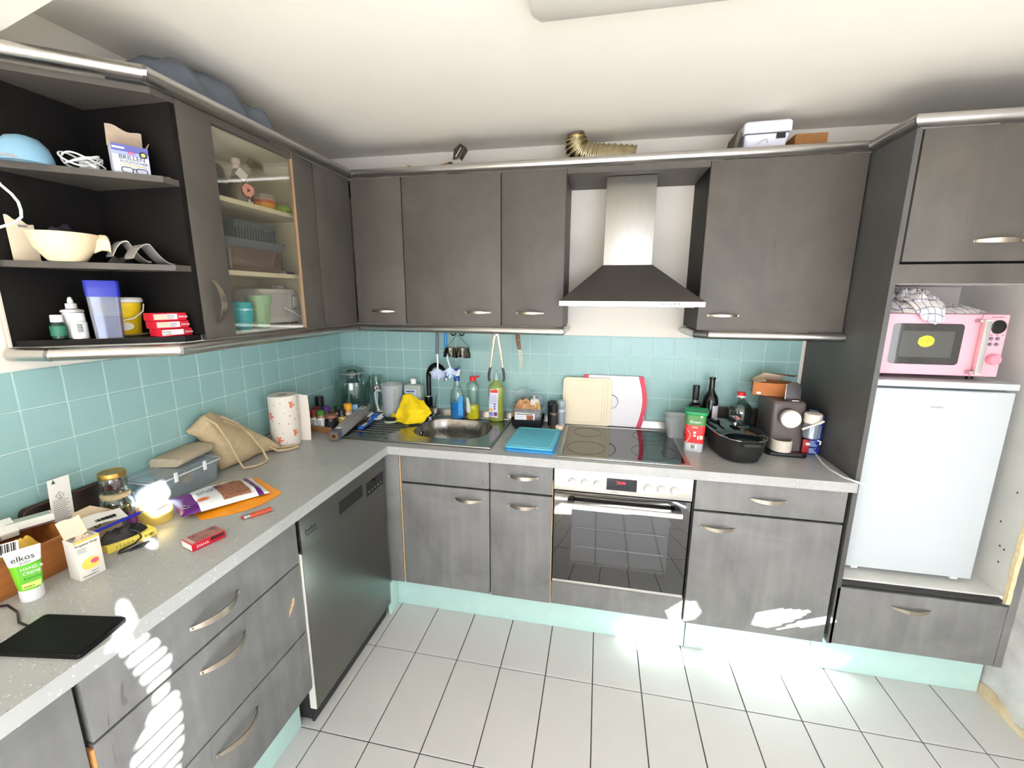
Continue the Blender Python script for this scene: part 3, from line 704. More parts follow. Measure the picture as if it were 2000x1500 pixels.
# cooker hood
t = T('cooker_hood', 'pyramid cooker hood with dark canopy and pale steel chimney', 'hood', (1.69, -0.25, 1.592))
t.p(MB().box(1.577, -0.250, 1.76, 1.797, -0.03, 2.1655), 'chimney', inox_h, bevel=0.002)
m = MB(); m.loops([[(1.397, -0.482, 1.612), (1.993, -0.482, 1.612), (1.993, -0.004, 1.612), (1.397, -0.004, 1.612)], [(1.574, -0.262, 1.775), (1.800, -0.262, 1.775), (1.800, -0.004, 1.775), (1.574, -0.004, 1.775)]])
t.p(m, 'canopy', M('canopy_dark', (92, 88, 84), 0.36, 0.6), smooth=False)
st = t.p(MB().box(1.395, -0.485, 1.590, 1.995, -0.004, 1.6118), 'front_strip', inox_p, bevel=0.0015)
for k in range(5):
    xx = 1.826 + 0.0165 * k
    t.p(MB().lathe([(0.0055, 0), (0.0055, -0.0015), (0.0042, -0.0025), (0, -0.0025)], (xx, -0.4848, 1.601), 16, 'y'), 'button', M('button_grey', (140, 138, 134), 0.4, 0.4), st)
t.p(MB().box(1.43, -0.45, 1.5865, 1.96, -0.04, 1.5902), 'grease_filter', M('filter_grey', (130, 130, 130), 0.4, 0.8))
# glass-door cabinet
t = T('wall_cabinet', 'wall cabinet with clear glass door, cream inside, bow handle on its wide left stile', 'cabinet', (0.16, -0.92, U0))
Y0g, Y1g = -1.230, -0.611
m = MB(); m.box(0.006, Y0g, U0, 0.31, Y0g + .016, U1); m.box(0.006, Y1g - .016, U0, 0.31, Y1g, U1); t.p(m, 'side_panel', cream_in)
t.p(MB().box(0.006, Y0g + .016, U0, 0.31, Y1g - .016, U0 + .016), 'bottom_panel', white_in)
t.p(MB().box(0.006, Y0g + .016, U1 - .016, 0.31, Y1g - .016, U1), 'top_panel', cream_in)
t.p(MB().box(0.004, Y0g + .016, U0 + .016, 0.009, Y1g - .016, U1 - .016), 'back_panel', cream_in)
t.p(MB().box(0.010, Y0g + .017, 1.699, 0.292, Y1g - .017, 1.715), 'shelf', cream_in)
t.p(MB().box(0.010, Y0g + .017, 1.945, 0.292, Y1g - .017, 1.961), 'shelf', cream_in)
dg = t.p(MB().box(0.312, -1.2305, U0 - .002, 0.330, -1.112, U1), 'door_stile', cab_up, bevel=0.002)
t.p(bow((0.330, -1.182, 1.606), UZ, UX, -UY, half=0.072, proj=0.036, w=0.020), 'handle', nickel, dg)
t.p(MB().box(0.312, -0.737, U0 - .002, 0.330, -0.6125, U1), 'door_stile', cab_up, bevel=0.002)
t.p(MB().box(0.3125, -0.740, U0, 0.3295, -0.7372, U1 - 0.002), 'edge_strip', M('stile_edge', (150, 122, 92), 0.7))
m = MB(); m.box(0.313, -1.112, 2.166, 0.329, -0.74, U1); t.p(m, 'door_rail', cab_up)
t.p(MB().box(0.312, -1.112, U0 - .002, 0.329, -0.74, U0 + .006), 'door_rail', cab_up)
t.p(MB().box(0.3175, -1.111, U0 + .0065, 0.3215, -0.7405, 2.1655), 'glass_pane', glass_pane)
m = MB()
for z in (1.56, 2.03): m.box(0.285, -0.632, z, 0.306, -0.6275, z + .016)
t.p(m, 'hinge_clip', M('clip_brown', (62, 40, 26), 0.6))
# open end shelf unit
t = T('corner_shelf', 'open dark grey end shelf unit with slanted front at the left of the wall cabinets', 'shelf', (0.15, -1.37, U0))
PL = [(0.017, -1.2325), (0.328, -1.2325), (0.328, -1.300), (0.040, -1.520), (0.017, -1.520)]
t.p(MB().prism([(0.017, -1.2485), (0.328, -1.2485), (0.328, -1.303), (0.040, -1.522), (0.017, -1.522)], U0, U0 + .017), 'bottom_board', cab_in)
t.p(MB().prism([(0.017, -1.2485), (0.326, -1.2485), (0.326, -1.298), (0.040, -1.517), (0.017, -1.517)], 1.699, 1.716), 'shelf_board', cab_up)
t.p(MB().prism([(0.017, -1.2485), (0.326, -1.2485), (0.326, -1.298), (0.040, -1.517), (0.017, -1.517)], 1.945, 1.962), 'shelf_board', cab_up)
t.p(MB().prism(PL, U1 - .017, U1), 'top_board', cab_up)
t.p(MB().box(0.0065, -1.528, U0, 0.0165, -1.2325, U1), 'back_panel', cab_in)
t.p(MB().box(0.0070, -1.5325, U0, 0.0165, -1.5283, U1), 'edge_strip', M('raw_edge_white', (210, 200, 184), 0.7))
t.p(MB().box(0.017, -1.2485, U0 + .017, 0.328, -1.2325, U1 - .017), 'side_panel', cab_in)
# rails: rounded aluminium profiles
def prof(c, d, s=1.0, under=False):
    """half-round section around c: d = outward normal in plan"""
    d = Vector((d[0], d[1], 0)); out = []
    for dx, dz in ((-0.02, -0.017), (0.006, -0.017), (0.016, -0.012), (0.0215, 0.0), (0.016, 0.012), (0.006, 0.017), (-0.02, 0.017)):
        out.append(Vector(c) + d * dx * s + Vector((0, 0, dz)))
    return out
def rail(name, label, pts, mat=alu, nseg=True):
    """pts: plan polyline; outward is to the left-hand normal given per vertex"""
    base = Vector((sum(p[0] for p in pts) / len(pts), sum(p[1] for p in pts) / len(pts), pts[0][2]))
    th = T(name, label, 'rail', base); lp = []
    for i, p in enumerate(pts):
        a = Vector(pts[i - 1][:2]) if i else None; b = Vector(pts[i + 1][:2]) if i < len(pts) - 1 else None; c = Vector(p[:2])
        ns = []
        if a is not None: d = (c - a).normalized(); ns.append(Vector((-d.y, d.x)))
        if b is not None: d = (b - c).normalized(); ns.append(Vector((-d.y, d.x)))
        nn = sum(ns, Vector((0, 0))).normalized(); k = 1.0 / max(0.5, nn.dot(ns[0]))
        lp.append(prof(p, (nn.x * k, nn.y * k)))
    for i in range(len(pts) - 1):
        th.p(MB().loops([lp[i], lp[i + 1]]), 'segment', mat, ang=50)
        if 0 < i:
            c = Vector(pts[i])
            q = [c + (v - c) * 1.03 for v in lp[i]]; d = (Vector(pts[i + 1]) - c).normalized() * 0.004
            th.p(MB().loops([[v - d for v in q], [v + d for v in q]]), 'joint_ring', M('joint_dark', (150, 148, 144), 0.35, 0.9))
    return th
ZR = 2.2075
rail('crown_rail', 'silver rounded crown rail running along the tops of all wall cabinets',
     [(3.205, -0.598, ZR), (2.574, -0.598, ZR), (2.574, -0.352, ZR), (0.352, -0.352, ZR), (0.352, -1.335, ZR), (0.040, -1.572, ZR)][::-1] and
     [(0.010, -1.585, ZR), (0.352, -1.335, ZR), (0.352, -0.352, ZR), (2.574, -0.352, ZR), (2.574, -0.598, ZR), (3.205, -0.598, ZR)][::-1])
ZL = 1.466
rail('light_rail', 'silver rounded rail under the left and corner wall cabinets', [(0.012, -1.532, ZL), (0.106, -1.505, ZL), (0.338, -1.335, ZL), (0.338, -0.338, ZL), (1.392, -0.338, ZL), (1.400, -0.06, ZL)][::-1])
rail('light_rail', 'short silver rounded rail under the wide wall cabinet right of the hood', [(1.993, -0.05, ZL), (2.004, -0.30, ZL), (2.05, -0.338, ZL), (2.585, -0.338, ZL)][::-1])
# ceiling lamp
t = T('ceiling_lamp', 'long milky white ceiling lamp at the top edge of the picture', 'lamp', (1.98, -1.17, CEIL))
m = MB(); lps = []
for x in (1.365, 1.385, 2.575, 2.595):
    s = 1.0 if 1.37 < x < 2.59 else 0.86
    lps.append([(x, -1.19 + s * 0.118 * math.cos(a), CEIL - 0.004 - s * 0.055 * (abs(math.sin(a)) ** 0.55)) for a in [math.pi * k / 16 for k in range(17)]])
m.loops(lps); t.p(m, 'diffuser', M('lamp_diffuser', (206, 202, 192), 0.35, var=0.03, scale=3))
t.p(MB().box(1.39, -1.28, CEIL - 0.004, 2.57, -1.10, CEIL), 'base_plate', white_pl)
# ================================================================== LEFT WORKTOP
def patch(t, name, mat, x0, x1, z0, z1, y, d=0.0004, parent=None):
    """flat printed area on a face looking along -y of the thing's own frame"""
    return t.p(MB().box(x0, y - d, z0, x1, y, z1), name, mat, parent, w=False)
def lines(t, x0, x1, z0, z1, y, n, mat=None, parent=None, name='print_lines', rnd=None, h=0.35):
    m = MB(); rnd = rnd or random.Random(n); p = (z1 - z0) / n
    for k in range(n):
        m.box(x0, y - 0.0003, z0 + p * k, x0 + (x1 - x0) * (0.6 + 0.4 * rnd.random()), y, z0 + p * (k + h))
    o = t.p(m, name, mat or M('print_grey', (130, 128, 126), 0.6), parent, w=False); o['kind'] = 'stuff'; return o
def barcode(t, x0, x1, z0, z1, y, parent=None, n=14):
    m = MB(); rnd = random.Random(int(x0 * 9999)); p = (x1 - x0) / n
    for k in range(n): m.box(x0 + p * k, y - 0.0003, z0, x0 + p * (k + 0.25 + 0.5 * rnd.random()), y, z1)
    o = t.p(m, 'barcode', ink, parent, w=False); o['kind'] = 'stuff'; return o
def place(o, **kw): return o
# black tablet and its cable
t = T('tablet', 'flat black tablet lying near the worktop edge with charging cable', 'tablet', (0.497, -1.823, ZC), R(9))
m = MB(); m.prism(rrect(0, 0, 0.19, 0.105, 0.008), 0.0005, 0.010); t.p(m, 'case', M('tablet_black', (7, 7, 8), 0.5, ior=1.25), w=False, bevel=0.0012)
t.p(MB().prism(rrect(0, 0, 0.182, 0.097, 0.006), 0.0101, 0.0107), 'screen', M('tablet_screen', (4, 4, 5), 0.42, ior=1.2), w=False)
t.p(MB().tube([(-0.095, 0.02, 0.006), (-0.13, 0.03, 0.005), (-0.17, 0.06, 0.004), (-0.22, 0.08, 0.004), (-0.30, 0.06, 0.004)], 0.0025, 8), 'cable', blk_plast, w=False)
# hand cream tube
cream_w = M('cream_white', (236, 238, 230), 0.4); cream_g = M('cream_green', (110, 190, 40), 0.4)
t = T('hand_cream', 'upright green and white hand cream tube standing on its cap before the crate', 'tube', (0.284, -1.742, ZC), R(63))
t.p(MB().lathe([(0.0195, 0), (0.0205, 0.002), (0.0205, 0.028), (0.018, 0.030), (0, 0.030)], seg=32), 'cap', white_pl, w=False)
def tubeloop(z, rx, ry): return [(rx * math.cos(2 * math.pi * k / 32), ry * math.sin(2 * math.pi * k / 32), z) for k in range(32)]
t.p(MB().loops([tubeloop(0.0302, 0.020, 0.0195), tubeloop(0.042, 0.0215, 0.0195), tubeloop(0.092, 0.026, 0.012)]), 'tube_body', cream_g, w=False)
t.p(MB().loops([tubeloop(0.0922, 0.026, 0.012), tubeloop(0.118, 0.0292, 0.004), tubeloop(0.128, 0.030, 0.0012)]), 'tube_top', cream_w, w=False)
def onface(z):   # front y of the tube at height z
    k = (z - 0.042) / 0.05; return -(0.0195 + (0.012 - 0.0195) * k) if z < 0.092 else -(0.012 + (0.004 - 0.012) * (z - 0.092) / 0.026)
vt = Vector((0, 0.15, 1))
text('elkos', 0.018, ink, t.o, (-0.021, onface(0.105) - 0.0035, 0.103), UX, Vector((0, 0.30, 1)), name='logo')
text('BODY', 0.007, ink, t.o, (-0.009, onface(0.096) - 0.003, 0.0955), UX, Vector((0, 0.30, 1)))
t.p(MB().loops([[(x, onface(z) - 0.0012, z) for x, z in ((-0.013, 0.050), (0.019, 0.050), (0.022, 0.090), (-0.014, 0.090))], [(x, onface(z) - 0.0008, z) for x, z in ((-0.013, 0.050), (0.019, 0.050), (0.022, 0.090), (-0.014, 0.090))]]), 'label', M('cream_green2', (92, 176, 40), 0.45), w=False)
yl = M('cream_yellowgreen', (196, 222, 110), 0.45)
t.p(MB().loops([[(x, onface(z) - 0.001, z) for x, z in ((-0.013, 0.036), (0.017, 0.036), (0.019, 0.049), (-0.013, 0.049))], [(x, onface(z) - 0.0006, z) for x, z in ((-0.013, 0.036), (0.017, 0.036), (0.019, 0.049), (-0.013, 0.049))]]), 'label_foot', yl, w=False)
text('HAND &', 0.0095, cream_w, t.o, (-0.010, onface(0.080) - 0.0016, 0.079), UX, vt)
text('CREME', 0.0095, cream_w, t.o, (-0.008, onface(0.069) - 0.0016, 0.068), UX, vt)
text('Kamille', 0.0095, M('print_green', (30, 110, 30), 0.6), t.o, (-0.008, onface(0.057) - 0.0016, 0.0565), UX, vt)
text('EDEKA', 0.0055, ink, t.o, (-0.010, onface(0.039) - 0.0014, 0.0385), UX, vt)
# syrup carton
t = T('syrup_box', 'white syrup carton with torn open flap and yellow and pink print', 'box', (0.312, -1.647, ZC), R(82))
bx = card_w
m = MB(); w_, d_, h_ = 0.052, 0.044, 0.106
t.p(MB().box(-w_ / 2, -d_ / 2, 0.0003, w_ / 2, d_ / 2, h_ - 0.012), 'carton', bx, w=False, bevel=0.0008)
for nm, a in (('front', (-w_ / 2, -d_ / 2, w_ / 2, -d_ / 2 + .001)), ('side', (-w_ / 2, -d_ / 2 + .001, -w_ / 2 + .001, d_ / 2)), ('back', (-w_ / 2, d_ / 2 - .001, w_ / 2, d_ / 2)), ('side', (w_ / 2 - .001, -d_ / 2 + .001, w_ / 2, d_ / 2 - .001))):
    t.p(MB().box(a[0], a[1], h_ - 0.012, a[2], a[3], h_), 'rim_' + nm, bx, w=False)
t.p(MB().sheet(lambda u, v: (-w_ / 2 - 0.001 + 0.042 * u - 0.006 * v, d_ / 2 - 0.012 + 0.010 * v - 0.01 * u, h_ + 0.048 * v + 0.006 * u + 0.002 * math.sin(7 * u)), 8, 5, (0.0, 0.001, 0.0)), 'open_flap', M('carton_inside', (214, 196, 170), 0.85), w=False)
t.p(MB().lump((0.004, 0.0, h_ - 0.012), 0.02, 0.016, 0.018, 4, 0.3), 'crumpled_insert', M('carton_inside', (214, 196, 170), 0.85), w=False)
yfr = -d_ / 2
patch(t, 'yellow_band', M('carton_yellow', (240, 200, 80), 0.6), -w_ / 2, w_ / 2, h_ - 0.006, h_ - 0.0005, yfr)
m = MB(); m.lathe([(0.018, 0), (0.018, -0.0004), (0, -0.0004)], (0.0, yfr, 0.038), 28, 'y', 1.05, 0.85); t.p(m, 'yellow_oval', M('carton_yellow2', (244, 212, 96), 0.6), w=False)
m = MB(); m.lathe([(0.0075, 0), (0.0075, -0.0004), (0, -0.0004)], (0.008, yfr - .0004, 0.041), 24, 'y', 1.1, 0.85); t.p(m, 'pink_oval', M('print_pink', (222, 88, 120), 0.6), w=False)
text('Propanor Sirup', 0.0085, ink, t.o, (-0.0245, yfr - 0.0004, 0.090), UX, UZ, sx=0.85)
lines(t, -0.022, 0.004, 0.072, 0.086, yfr, 4)
text('5 mg / ml', 0.004, ink, t.o, (-0.003, yfr - 0.0004, 0.014), UX, UZ)
text('Carinopharm', 0.006, ink, t.o, (-0.021, yfr - 0.0004, 0.006), UX, UZ)
# wooden crate with packets in it
t = T('wooden_crate', 'orange-brown wooden crate at the left end of the worktop', 'crate', (0.14, -1.75, ZC))
cx0, cx1, cy0, cy1 = 0.048, 0.233, -1.90, -1.585
t.p(MB().box(cx1 - .010, cy0 + .012, ZC + .0005, cx1, cy1 - .012, ZC + .092), 'front_board', wood_o, bevel=0.001)
t.p(MB().box(cx0, cy0 + .012, ZC + .0005, cx0 + .010, cy1 - .012, ZC + .092), 'back_board', wood_o, bevel=0.001)
t.p(MB().box(cx0, cy0, ZC + .0005, cx1, cy0 + .0118, ZC + .125), 'end_board', wood_o, bevel=0.001)
t.p(MB().box(cx0, cy1 - .0118, ZC + .0005, cx1, cy1, ZC + .092), 'end_board', wood_o, bevel=0.001)
t.p(MB().box(cx0 + .0105, cy0 + .0125, ZC + .001, cx1 - .0105, cy1 - .0125, ZC + .008), 'base_board', wood_o)
t.p(MB().box(0.17, -1.802, ZC + .0085, 0.222, -1.790, ZC + .168), 'divider', wood_o, bevel=0.001)
yb = M('packet_yellow', (226, 186, 70), 0.45, var=0.1, scale=25, bump=0.5)
t = T('snack_packet', 'crumpled yellow plastic packet with barcode lying in the crate', 'packet', (0.165, -1.70, ZC + .0085), R(70))
t.p(MB().lump((0, 0, 0), 0.080, 0.048, 0.105, 11, 0.12, pw=3.5, fold=0.14), 'wrapper', yb, w=False)
q = T('x', None, None); bpy.data.objects.remove(q.o)
m = MB(); m.box(-0.030, -0.016, 0.0005, 0.022, 0.016, 0.0015); o = t.p(m, 'barcode_label', paper, w=False); o.location = (-0.012, -0.034, 0.092); o.rotation_euler = (R(52), R(-4), R(-20))
m = MB()
for k in range(13): m.box(-0.026 + k * 0.0035, -0.011, 0.0015, -0.026 + k * 0.0035 + 0.0012 + 0.0008 * (k % 3), 0.013, 0.0019)
b2 = m.build('barcode', ink, o); b2['kind'] = 'stuff'
def cigbox(name, label, loc, rot, tilt=(0, 0), body=(236, 234, 228), top=(90, 40, 52), dims=(0.088, 0.055, 0.023), group=None, z0=0.0):
    tt = T(name, label, 'box', loc, rot, group); L_, W_, H_ = dims
    b = tt.p(MB().box(-L_ / 2, -W_ / 2, 0.0002, L_ / 2, W_ / 2, H_), 'carton', M('cig_%d_%d_%d' % body, body, 0.5), w=False, bevel=0.0008)
    tt.o.rotation_euler = (tilt[0], tilt[1], rot)
    return tt
t = cigbox('medicine_box', 'small white carton with dark edge standing tilted in the crate, left of two', (0.080, -1.690, ZC + .098), R(75), (R(25), 0))
patch(t, 'dark_band', M('maroon', (70, 28, 40), 0.5), -0.044, 0.044, 0.0005, 0.005, -0.0275); patch(t, 'print', M('print_green_grey', (120, 130, 118), 0.6), -0.015, 0.012, 0.008, 0.018, -0.0278)
t = cigbox('medicine_box', 'white carton with printed green-grey top lying in the crate, right of two', (0.100, -1.622, ZC + .096), R(66), (R(-8), 0), (230, 230, 222))
t.p(MB().box(-0.040, -0.023, 0.0230, 0.040, 0.023, 0.0235), 'print', M('label_greenish', (176, 190, 176), 0.6), w=False); patch(t, 'dark_band', M('maroon', (70, 28, 40), 0.5), -0.044, 0.044, 0.001, 0.004, -0.0275)
# leaflet leaning on the wall
def leaf(u, v): return (0.118 - 0.062 * v + 0.004 * math.sin(3 * v), -1.552 + 0.052 * u + 0.036 * v, ZC + 0.052 + 0.125 * v)
t = T('leaflet', 'long white folded leaflet with warning sign leaning against the tiles', 'leaflet', (0.11, -1.53, ZC))
t.p(MB().sheet(lambda u, v: (0.094 - 0.046 * v, -1.575 + 0.052 * u + 0.036 * v, ZC + 0.002 + 0.180 * v), 4, 10, (0.001, 0, 0)), 'sheet', paper)
lu = Vector((0, 1, 0)); lv = Vector((-0.046, 0.036, 0.180)).normalized()
def lp(u, v): return Vector((0.0945 - 0.046 * v, -1.575 + 0.052 * u + 0.036 * v, ZC + 0.002 + 0.180 * v)) - t.loc
m = MB()
for k in range(16):
    v = 0.25 + k * 0.028
    a, b = lp(0.12, v), lp(0.12 + 0.76 * (0.7 + 0.3 * ((k * 7) % 5) / 4), v); n = Vector((0.0006, 0, 0.0002))
    m.loops([[a + n, b + n, b + n + lv * 0.0014, a + n + lv * 0.0014], [a, b, b + lv * 0.0014, a + lv * 0.0014]])
o = m.build('print_lines', M('print_grey', (130, 128, 126), 0.6), t.o); o['kind'] = 'stuff'
text('!', 0.014, ink, t.o, lp(0.42, 0.70) + Vector((0.001, 0, 0)), lu, lv)
m = MB(); c = lp(0.46, 0.735) + Vector((0.0008, 0, 0)); m.tube([c + lu * 0.010, c + lv * 0.010, c - lu * 0.010, c - lv * 0.010], 0.0006, 5, True); t.p(m, 'warning_diamond', ink, w=False)
m = MB(); c = lp(0.25, 0.93) + Vector((0.0006, 0, 0)); m.loops([[c - lu * 0.005, c + lu * 0.005, c + lv * 0.012], [c - lu * 0.005 + Vector((.0004, 0, 0)), c + lu * 0.005 + Vector((.0004, 0, 0)), c + lv * 0.012 + Vector((.0004, 0, 0))]]); t.p(m, 'green_fir', M('fir_green', (40, 96, 60), 0.6), w=False)
# dark baking tray leaning on tiles
dk = M('tray_dark_brown', (40, 28, 24), 0.3)
t = T('baking_tray', 'dark brown baking tray standing on edge against the left wall tiles', 'tray', (0.035, -1.46, ZC))
m = MB(); m.loops([[(0.030 - 0.014 * (z - ZC) / .12, y, z) for y, z in rrect(-1.47, ZC + 0.0605, 0.26 * s, 0.118 * s2, 0.02)] for s, s2 in ((1, 1),)] + [[(0.044 - 0.014 * (z - ZC) / .12, y, z) for y, z in rrect(-1.47, ZC + 0.0605, 0.26, 0.118, 0.02)]])
t.p(m, 'tray_body', dk, bevel=0.002)
m = MB(); m.tube([(0.045 - 0.014 * (z - ZC) / .12, y, z) for y, z in rrect(-1.47, ZC + 0.0605, 0.25, 0.110, 0.02)], 0.003, 6, True); t.p(m, 'rolled_rim', M('tray_rim', (70, 46, 36), 0.25))
# jars
jar_brown = M('dried_flowers', (110, 84, 60), 0.9, var=0.5, scale=90, bump=0.6)
t = T('storage_jar', 'lower glass jar of dried flowers under the gold-lidded jar', 'jar', (0.096, -1.410, ZC))
t.p(MB().lathe([(0.034, 0.0005), (0.040, 0.004), (0.041, 0.060), (0.036, 0.072), (0.033, 0.080), (0.0315, 0.080), (0.0345, 0.071), (0.0390, 0.060), (0.0385, 0.006), (0.0, 0.004)]), 'glass', glass, w=False)
t.p(MB().lump((0, 0, 0.0065), 0.037, 0.037, 0.050, 3, 0.05, fold=0.4, pw=6), 'dried_filling', jar_brown, w=False)
t.p(MB().lathe([(0.037, 0.0805), (0.037, 0.092), (0.030, 0.094), (0, 0.094)]), 'lid', M('beige_lid', (196, 178, 140), 0.5), w=False)
t = T('storage_jar', 'small glass jar with gold lid and dark red sweets, stacked on top', 'jar', (0.094, -1.408, ZC + .0945))
t.p(MB().lathe([(0.028, 0.0005), (0.033, 0.004), (0.0345, 0.040), (0.031, 0.052), (0.0295, 0.052), (0.0325, 0.040), (0.031, 0.005), (0, 0.004)]), 'glass', glass, w=False)
sw = M('dark_red_sweets', (104, 38, 44), 0.35, var=0.4, scale=60, bump=0.6)
for i, (a, b, c) in enumerate(((-.012, -.010, .016), (.012, -.008, .016), (0, .013, .016), (-.008, .002, .032), (.010, .004, .031))): t.p(MB().ico((a, b, c), 0.0125, 1, (1.2, 1, .9)), 'sweet', sw, w=False)
gold = M('gold_lid', (176, 142, 74), 0.3, 0.9)
t.p(MB().lathe([(0.0325, 0.050), (0.0345, 0.052), (0.0345, 0.066), (0.033, 0.068), (0.026, 0.068), (0.024, 0.066), (0, 0.066)]), 'lid', gold, w=False)
# carton, paper, sachet, pens, pouch, yellow pack, tape
t = T('open_carton', 'opened cream carton with folded flaps behind the white syrup box', 'box', (0.146, -1.503, ZC), R(78))
cin = M('carton_beige', (206, 186, 156), 0.85)
for a in ((-.045, -.03, -.043, .03), (.043, -.03, .045, .03), (-.043, -.03, .043, -.028), (-.043, .028, .043, .03)): t.p(MB().box(a[0], a[1], 0.0005, a[2], a[3], 0.062), 'wall', cin, w=False)
t.p(MB().box(-.0428, -.0278, 0.0006, .0428, .0278, 0.002), 'floor_panel', cin, w=False)
t.p(MB().loops([[(-.045, .029, .062), (.045, .029, .062), (.010, .050, .085), (-.030, .048, .080)], [(-.045, .030, .062), (.045, .030, .062), (.010, .051, .085), (-.030, .049, .080)]]), 'flap', cin, w=False)
t.p(MB().tube(arc((-0.012, -0.031, 0.05), 0.006, 0, 360, 14, 'xz')[:-1], 0.0012, 5, True), 'printed_ring', ink, w=False)
t = T('receipt', 'white paper slip with barcode lying over the cream carton', 'paper', (0.174, -1.505, ZC + .0625), R(72))
t.p(MB().sheet(lambda u, v: (-0.045 + 0.09 * u, -0.038 + 0.055 * v, 0.001 + 0.012 * v + 0.003 * math.sin(5 * u)), 10, 5, 0.0008), 'sheet', paper, w=False)
m = MB()
for k in range(15): m.box(-0.022 + k * 0.003, -0.028, 0.006, -0.022 + k * 0.003 + 0.001 + 0.0008 * (k % 3), -0.014, 0.0095)
o = t.p(m, 'barcode', ink, w=False); o['kind'] = 'stuff'
pur = M('purple_foil', (122, 46, 124), 0.35)
t = T('sachet', 'small purple foil sachet beside the glass jars', 'sachet', (0.175, -1.415, ZC), R(95))
t.p(MB().lump((0, 0, 0.0), 0.036, 0.020, 0.05, 8, 0.1, pw=5, fold=0.1), 'pouch', pur, w=False)
lines(t, -0.014, 0.016, 0.016, 0.030, -0.0205, 2, white_pl)
yel = M('medicine_yellow', (238, 216, 96), 0.5)
t = T('medicine_box', 'long flat yellow medicine box under the black pouch', 'box', (0.262, -1.508, ZC), R(76))
t.p(MB().box(-0.058, -0.022, 0.0004, 0.058, 0.022, 0.021), 'carton', yel, w=False, bevel=0.0008)
text('S T A D A', 0.010, M('stada_olive', (150, 128, 40), 0.6), t.o, (-0.040, -0.0224, 0.007), UX, UZ)
barcode(t, 0.028, 0.052, 0.005, 0.014, -0.022)
t = T('pouch', 'black leather pouch with cord loops lying on the yellow box', 'pouch', (0.252, -1.512, ZC + .0215), R(76))
t.p(MB().lump((0, 0, 0), 0.058, 0.025, 0.036, 21, 0.08, pw=5, fold=0.12), 'leather', blk_matte, w=False)
t.p(MB().tube([(0.01, -0.020, 0.02), (0.022, -0.032, 0.010), (0.024, -0.036, -0.008), (0.005, -0.040, -0.0165), (-0.03, -0.043, -0.0175), (-0.04, -0.055, -0.018), (-0.015, -0.062, -0.018), (0.015, -0.055, -0.018), (0.03, -0.062, -0.018), (0.012, -0.072, -0.018), (-0.02, -0.066, -0.018)], 0.0026, 8), 'cord', blk_plast, w=False)
t = T('pen', 'blue ballpoint pen lying on the black pouch', 'pen', (0.240, -1.512, ZC + .060), R(84))
t.p(MB().tube([(-0.062, 0, 0.004), (0.055, 0, 0.004)], 0.0042, 10), 'barrel', M('pen_blue', (26, 40, 170), 0.3), w=False)
t.p(MB().tube([(0.055, 0, 0.004), (0.066, 0, 0.004)], [0.0035, 0.001], 10), 'tip', nickel, w=False)
t = T('tape_roll', 'roll of pale yellow transparent tape standing by the purple sachet', 'tape', (0.212, -1.388, ZC))
t.p(MB().lathe([(0.036, 0.0004), (0.045, 0.0004), (0.045, 0.046), (0.036, 0.046), (0.036, 0.0004)], seg=40), 'tape', THIN('tape_film', (246, 226, 130), 0.1, 0.2, 0.5), w=False)
t.p(MB().lathe([(0.0335, 0.0006), (0.0355, 0.0006), (0.0355, 0.0458), (0.0335, 0.0458), (0.0335, 0.0006)], seg=40), 'core', card_g, w=False)
# clear plastic box, folded towel, cloth bag
t = T('plastic_box', 'clear plastic storage box with clip lid by the left wall', 'box', (0.086, -1.20, ZC))
def pbox(z, gx, gy): return [(x, y, z) for x, y in rrect(0.086, -1.20, 0.130 + gx, 0.256 + gy, 0.022)]
t.p(MB().loops([pbox(ZC + .0006, -0.02, -0.02), pbox(ZC + 0.085, 0.0, 0.0), pbox(ZC + 0.085, -0.003, -0.003), pbox(ZC + .0025, -0.023, -0.023)]), 'tub', clear_pl)
t.p(MB().loops([pbox(ZC + 0.086, 0.008, 0.008), pbox(ZC + 0.092, 0.010, 0.010), pbox(ZC + 0.100, -0.006, -0.006), pbox(ZC + 0.104, -0.012, -0.012)]), 'lid', clear_pl)
t.p(MB().tube(pbox(ZC + 0.0855, 0.010, 0.010), 0.0018, 6, True), 'lid_seam', white_pl)
for yy in (-1.262, -1.15): t.p(MB().box(0.156, yy - .006, ZC + 0.068, 0.160, yy + .006, ZC + 0.102), 'clip', white_pl, bevel=0.001)
lin_ = M('linen_beige', (172, 160, 136), 0.9, var=0.08, scale=120, bump=0.3)
t = T('folded_towel', 'folded beige linen towel lying on the clear plastic box', 'towel', (0.072, -1.155, ZC + .1045), R(10))
m = MB()
def fold(u, v):
    return None
lps = []
for k in range(13):
    y = -0.085 + 0.170 * k / 12; s = 1 - 0.10 * abs(2 * k / 12 - 1) ** 3
    lps.append([(x * s, y, max(0.0003, z + 0.003 * math.sin(9 * y + x * 30))) for x, z in [(-0.058, 0.002), (0.045, 0.001), (0.060, 0.008), (0.062, 0.020), (0.054, 0.029), (0.0, 0.036), (-0.050, 0.034), (-0.060, 0.022)]])
m.loops(lps); t.p(m, 'fold', lin_, w=False, ang=80)
for i, dx in enumerate((0.0, 0.008)):
    t.p(MB().tube([(0.03, 0.086, 0.006 + dx), (0.055, 0.084, 0.010 + dx * .6), (0.060, 0.0845, 0.018), (0.05, 0.085, 0.026 - dx * .6), (-0.02, 0.087, 0.029 - dx)], 0.0024, 6), 'fold_edge', M('linen_dark', (150, 136, 112), 0.9), w=False)
bagm = M('cotton_beige', (192, 172, 136), 0.92, var=0.09, scale=45, bump=0.35)
t = T('cloth_bag', 'crumpled beige cotton drawstring bag slumped against the tiles', 'bag', (0.10, -0.92, ZC))
